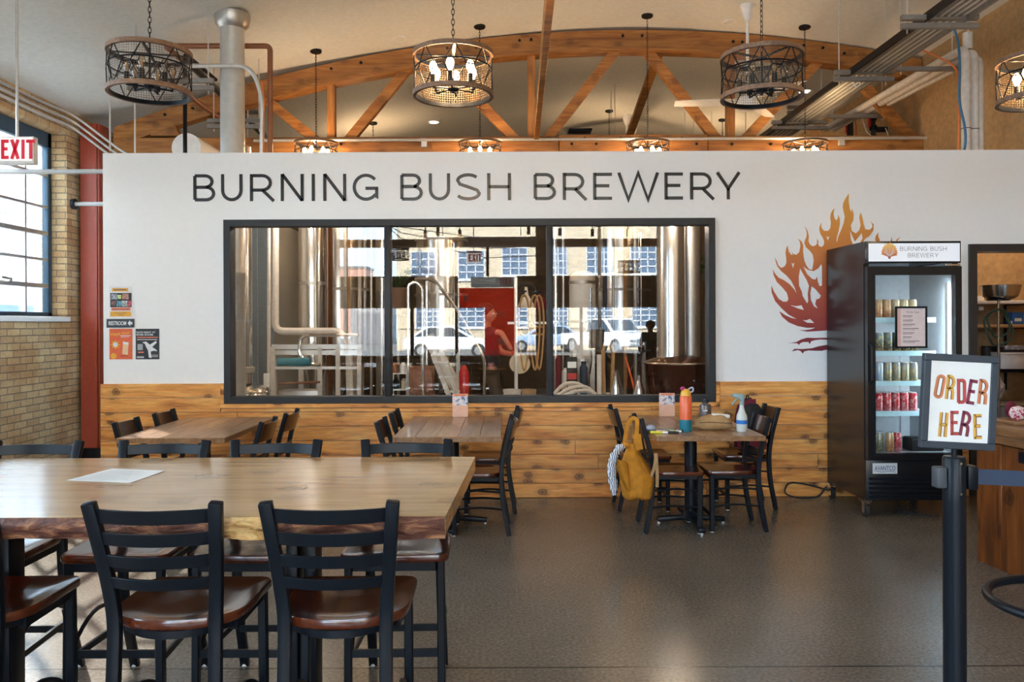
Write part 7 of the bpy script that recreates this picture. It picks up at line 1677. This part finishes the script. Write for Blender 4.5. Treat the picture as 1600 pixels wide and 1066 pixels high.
# ------------------------------------------------------------------ people (seen mirrored in the glass)
def skin(name, V, E, R, mat, parent, root=0, sub=2):
    me = bpy.data.meshes.new(name); me.from_pydata([tuple(v) for v in V], E, []); o = put(name, me, mat, parent)
    o.modifiers.new('skin', 'SKIN').use_smooth_shade = True
    for i, r in enumerate(R):
        sv = me.skin_vertices[0].data[i]; sv.radius = (r, r) if not isinstance(r, tuple) else r; sv.use_root = (i == root)
    s_ = o.modifiers.new('smooth', 'SUBSURF'); s_.levels = sub; s_.render_levels = sub
    return o
def person(loc, rz, J, label, cloth, legs):
    t = thing('person', label, 'person', loc, rz); V3 = Vector
    g = {k: V3(v) for k, v in J.items()}
    names = ['pelvis', 'waist', 'chest', 'neck', 'headb', 'headm', 'headt', 'shl', 'ell', 'wrl', 'shr', 'elr', 'wrr', 'hil', 'knl', 'anl', 'tol', 'hir', 'knr', 'anr', 'tor']
    R = {'pelvis': (.15, .11), 'waist': (.13, .10), 'chest': (.155, .11), 'neck': .052, 'headb': .066, 'headm': .084, 'headt': .06, 'shl': .062, 'ell': .042, 'wrl': .028, 'shr': .062, 'elr': .042, 'wrr': .028,
         'hil': .088, 'knl': .060, 'anl': .042, 'tol': .035, 'hir': .088, 'knr': .060, 'anr': .042, 'tor': .035}
    ed = [('pelvis','waist'),('waist','chest'),('chest','neck'),('neck','headb'),('headb','headm'),('headm','headt'),('chest','shl'),('shl','ell'),('ell','wrl'),('chest','shr'),('shr','elr'),('elr','wrr'),
          ('pelvis','hil'),('hil','knl'),('knl','anl'),('anl','tol'),('pelvis','hir'),('hir','knr'),('knr','anr'),('anr','tor')]
    def make(nm, sel, grow, mat):
        ns_ = [n_ for n_ in names if n_ in sel]; ix = {n_: i for i, n_ in enumerate(ns_)}
        e_ = [(ix[a], ix[b]) for a, b in ed if a in ix and b in ix]
        rr = [tuple(v+grow for v in R[n_]) if isinstance(R[n_], tuple) else R[n_]+grow for n_ in ns_]
        return skin(nm, [g[n_] for n_ in ns_], e_, rr, mat, t)
    g['headt'] = g['headm']+V3((0, 0, 0.045)); R0 = dict(R)
    for k_, f_ in (('pelvis', .68), ('waist', .68), ('chest', .68), ('shl', .7), ('shr', .7), ('hil', .7), ('hir', .7), ('knl', .75), ('knr', .75), ('ell', .9), ('elr', .9)):
        R[k_] = tuple(v*f_ for v in R[k_]) if isinstance(R[k_], tuple) else R[k_]*f_
    body = make('body', names, 0.0, M['skin']); R = R0
    g2 = dict(g)
    g['ell'] = g['shl'].lerp(g2['ell'], 0.75); g['elr'] = g['shr'].lerp(g2['elr'], 0.75)
    make('shirt', ['pelvis', 'waist', 'chest', 'shl', 'ell', 'shr', 'elr'], 0.014, M[cloth]); g.update(g2)
    for s_ in 'lr': g['an'+s_] = g['kn'+s_].lerp(g2['an'+s_], 0.95)
    make('trousers', ['pelvis', 'hil', 'knl', 'anl', 'hir', 'knr', 'anr'], 0.020, M[legs]); g.update(g2)
    for s_ in 'lr':
        MB().sphere(g['to'+s_].lerp(g['an'+s_], 0.35)+V3((0, 0, -0.01)), 0.06, 14, 8, (0.85, 1.8, 0.8)).build('shoe', M['rubber'], t)
        w_, e_ = g['wr'+s_], g['el'+s_]; d_ = (w_-e_).normalized(); sx_, sy_ = frame_to(d_)
        pv = [w_, w_+d_*0.05, w_+d_*0.09]; V = pv[:]; E = [(0,1),(1,2)]; Rr = [(.026,.018), (.038,.016), (.040,.013)]
        for k in range(4):
            b_ = w_+d_*0.085+sx_*(-0.030+0.020*k); L = (0.062, 0.074, 0.070, 0.052)[k]; i0 = len(V)
            V += [b_, b_+d_*L*0.5+sy_*0.006, b_+d_*L*0.85+sy_*0.022]; E += [(2, i0), (i0, i0+1), (i0+1, i0+2)]; Rr += [.009, .0085, .007]
        i0 = len(V); V += [w_+d_*0.035-sx_*0.040, w_+d_*0.075-sx_*0.058+sy_*0.012]; E += [(1, i0), (i0, i0+1)]; Rr += [.011, .009]
        skin('hand', V, E, Rr, M['skin'], t, 0, 1)
    hm = g['headm']; f = (g['face']-hm).normalized() if 'face' in g else V3((0, 1, 0)); up = V3((0, 0, 1)); sd_ = f.cross(up).normalized()
    MB().sphere(hm-f*0.026+up*0.032, 0.114, 18, 10, (1, 1, 0.92)).build('hair', M['hair'], t)
    fc_ = MB().sphere(hm+f*0.030-up*0.012, 0.088, 16, 10, (0.92, 0.92, 1.12)).build('face', M['skin'], t)
    MB().lathe([(0, 0.0), (0.018, 0), (0.010, 0.03), (0, 0.04)], tuple(hm+f*0.112-up*0.035), 8).build('nose', M['skin'], fc_)
    for s_ in (-1, 1):
        MB().sphere(hm+f*0.105+sd_*0.034*s_+up*0.008, 0.013, 8, 6).build('eye', M['pale'], fc_); MB().sphere(hm+sd_*0.088*s_-up*0.01, 0.026, 10, 6, (0.5, 0.9, 1.2)).build('ear', M['skin'], fc_)
    MB().sphere(hm+f*0.105-up*0.062, 0.020, 10, 6, (1.3, 0.6, 0.4)).build('mouth', simple('lips', (0.35, 0.12, 0.10), 0.5), fc_)
    return t
px_ = P(768, 500, 9.8).x
person((px_, 9.8, 0), -PI/2, {'pelvis': (0.0, 0.015, 0.97), 'waist': (0, -0.01, 1.13), 'chest': (0, -0.03, 1.36), 'neck': (0, -0.06, 1.52), 'headb': (0, -0.055, 1.59), 'headm': (0, -0.055, 1.67), 'headt': (0, -0.06, 1.75), 'face': (0.25, 0.5, 1.60),
    'shr': (0.17, -0.03, 1.44), 'elr': (0.34, 0.12, 1.44), 'wrr': (0.30, 0.25, 1.22), 'shl': (-0.17, -0.02, 1.44), 'ell': (-0.22, 0.12, 1.18), 'wrl': (-0.12, 0.34, 1.14),
    'hir': (0.09, 0.01, 0.90), 'knr': (0.10, 0.11, 0.50), 'anr': (0.10, 0.17, 0.09), 'tor': (0.10, 0.31, 0.05), 'hil': (-0.09, 0.01, 0.90), 'knl': (-0.10, -0.03, 0.50), 'anl': (-0.10, -0.12, 0.09), 'tol': (-0.10, 0.02, 0.05)},
    'person in dark shirt and brown trousers holding a round lid, standing in the brewhouse', 'shirt', 'pants')
p = P(812, 568, 9.49)
t = thing('tank_lid', 'round cream lid held by the person in the brewhouse', 'lid', p)
MB().cyl((0, -0.012, 0), 0.122, 0.018, 40, 'Y').build('disc', M['cream'], t); MB().torus((0, -0.003, 0), 0.122, 0.007, 40, 6, 'Y').build('rim', M['tan'], t)
p = RP(1017, 514, 18.4)
person((p.x, p.y, 0), 0.3, {'pelvis': (0, 0, 0.82), 'waist': (0, 0.01, 0.98), 'chest': (0, 0, 1.18), 'neck': (0, 0.02, 1.34), 'headb': (0, 0.04, 1.40), 'headm': (0, 0.05, 1.47), 'headt': (0, 0.04, 1.55), 'face': (0, 0.5, 1.46),
    'shl': (-0.17, 0, 1.27), 'ell': (-0.22, 0.06, 1.02), 'wrl': (-0.10, 0.26, 0.98), 'shr': (0.17, 0, 1.27), 'elr': (0.22, 0.06, 1.02), 'wrr': (0.10, 0.26, 0.98),
    'hil': (-0.09, 0.05, 0.78), 'knl': (-0.11, 0.42, 0.76), 'anl': (-0.11, 0.40, 0.36), 'tol': (-0.11, 0.52, 0.33), 'hir': (0.09, 0.05, 0.78), 'knr': (0.11, 0.42, 0.76), 'anr': (0.11, 0.40, 0.36), 'tor': (0.11, 0.52, 0.33)},
    'person in a grey green shirt sitting by the storefront, mirrored beside the tall tank', 'greycloth', 'pants')
t = thing('seated_stool', 'round stool under the mirrored person by the storefront', 'stool', (p.x, p.y, 0)); t.name = 'round_stool'
MB().cyl((0, 0, 0.66), 0.18, 0.04, 28).build('seat', M['seat'], t)
for a in range(4): c, s_ = math.cos(a*PI/2+0.8), math.sin(a*PI/2+0.8); MB().bar((0.22*c, 0.22*s_, 0), (0.12*c, 0.12*s_, 0.66), 0.03).build('leg', M['black'], t)
MB().torus((0, 0.0, 0.28), 0.18, 0.012, 28, 6).build('foot_ring', M['black'], t)
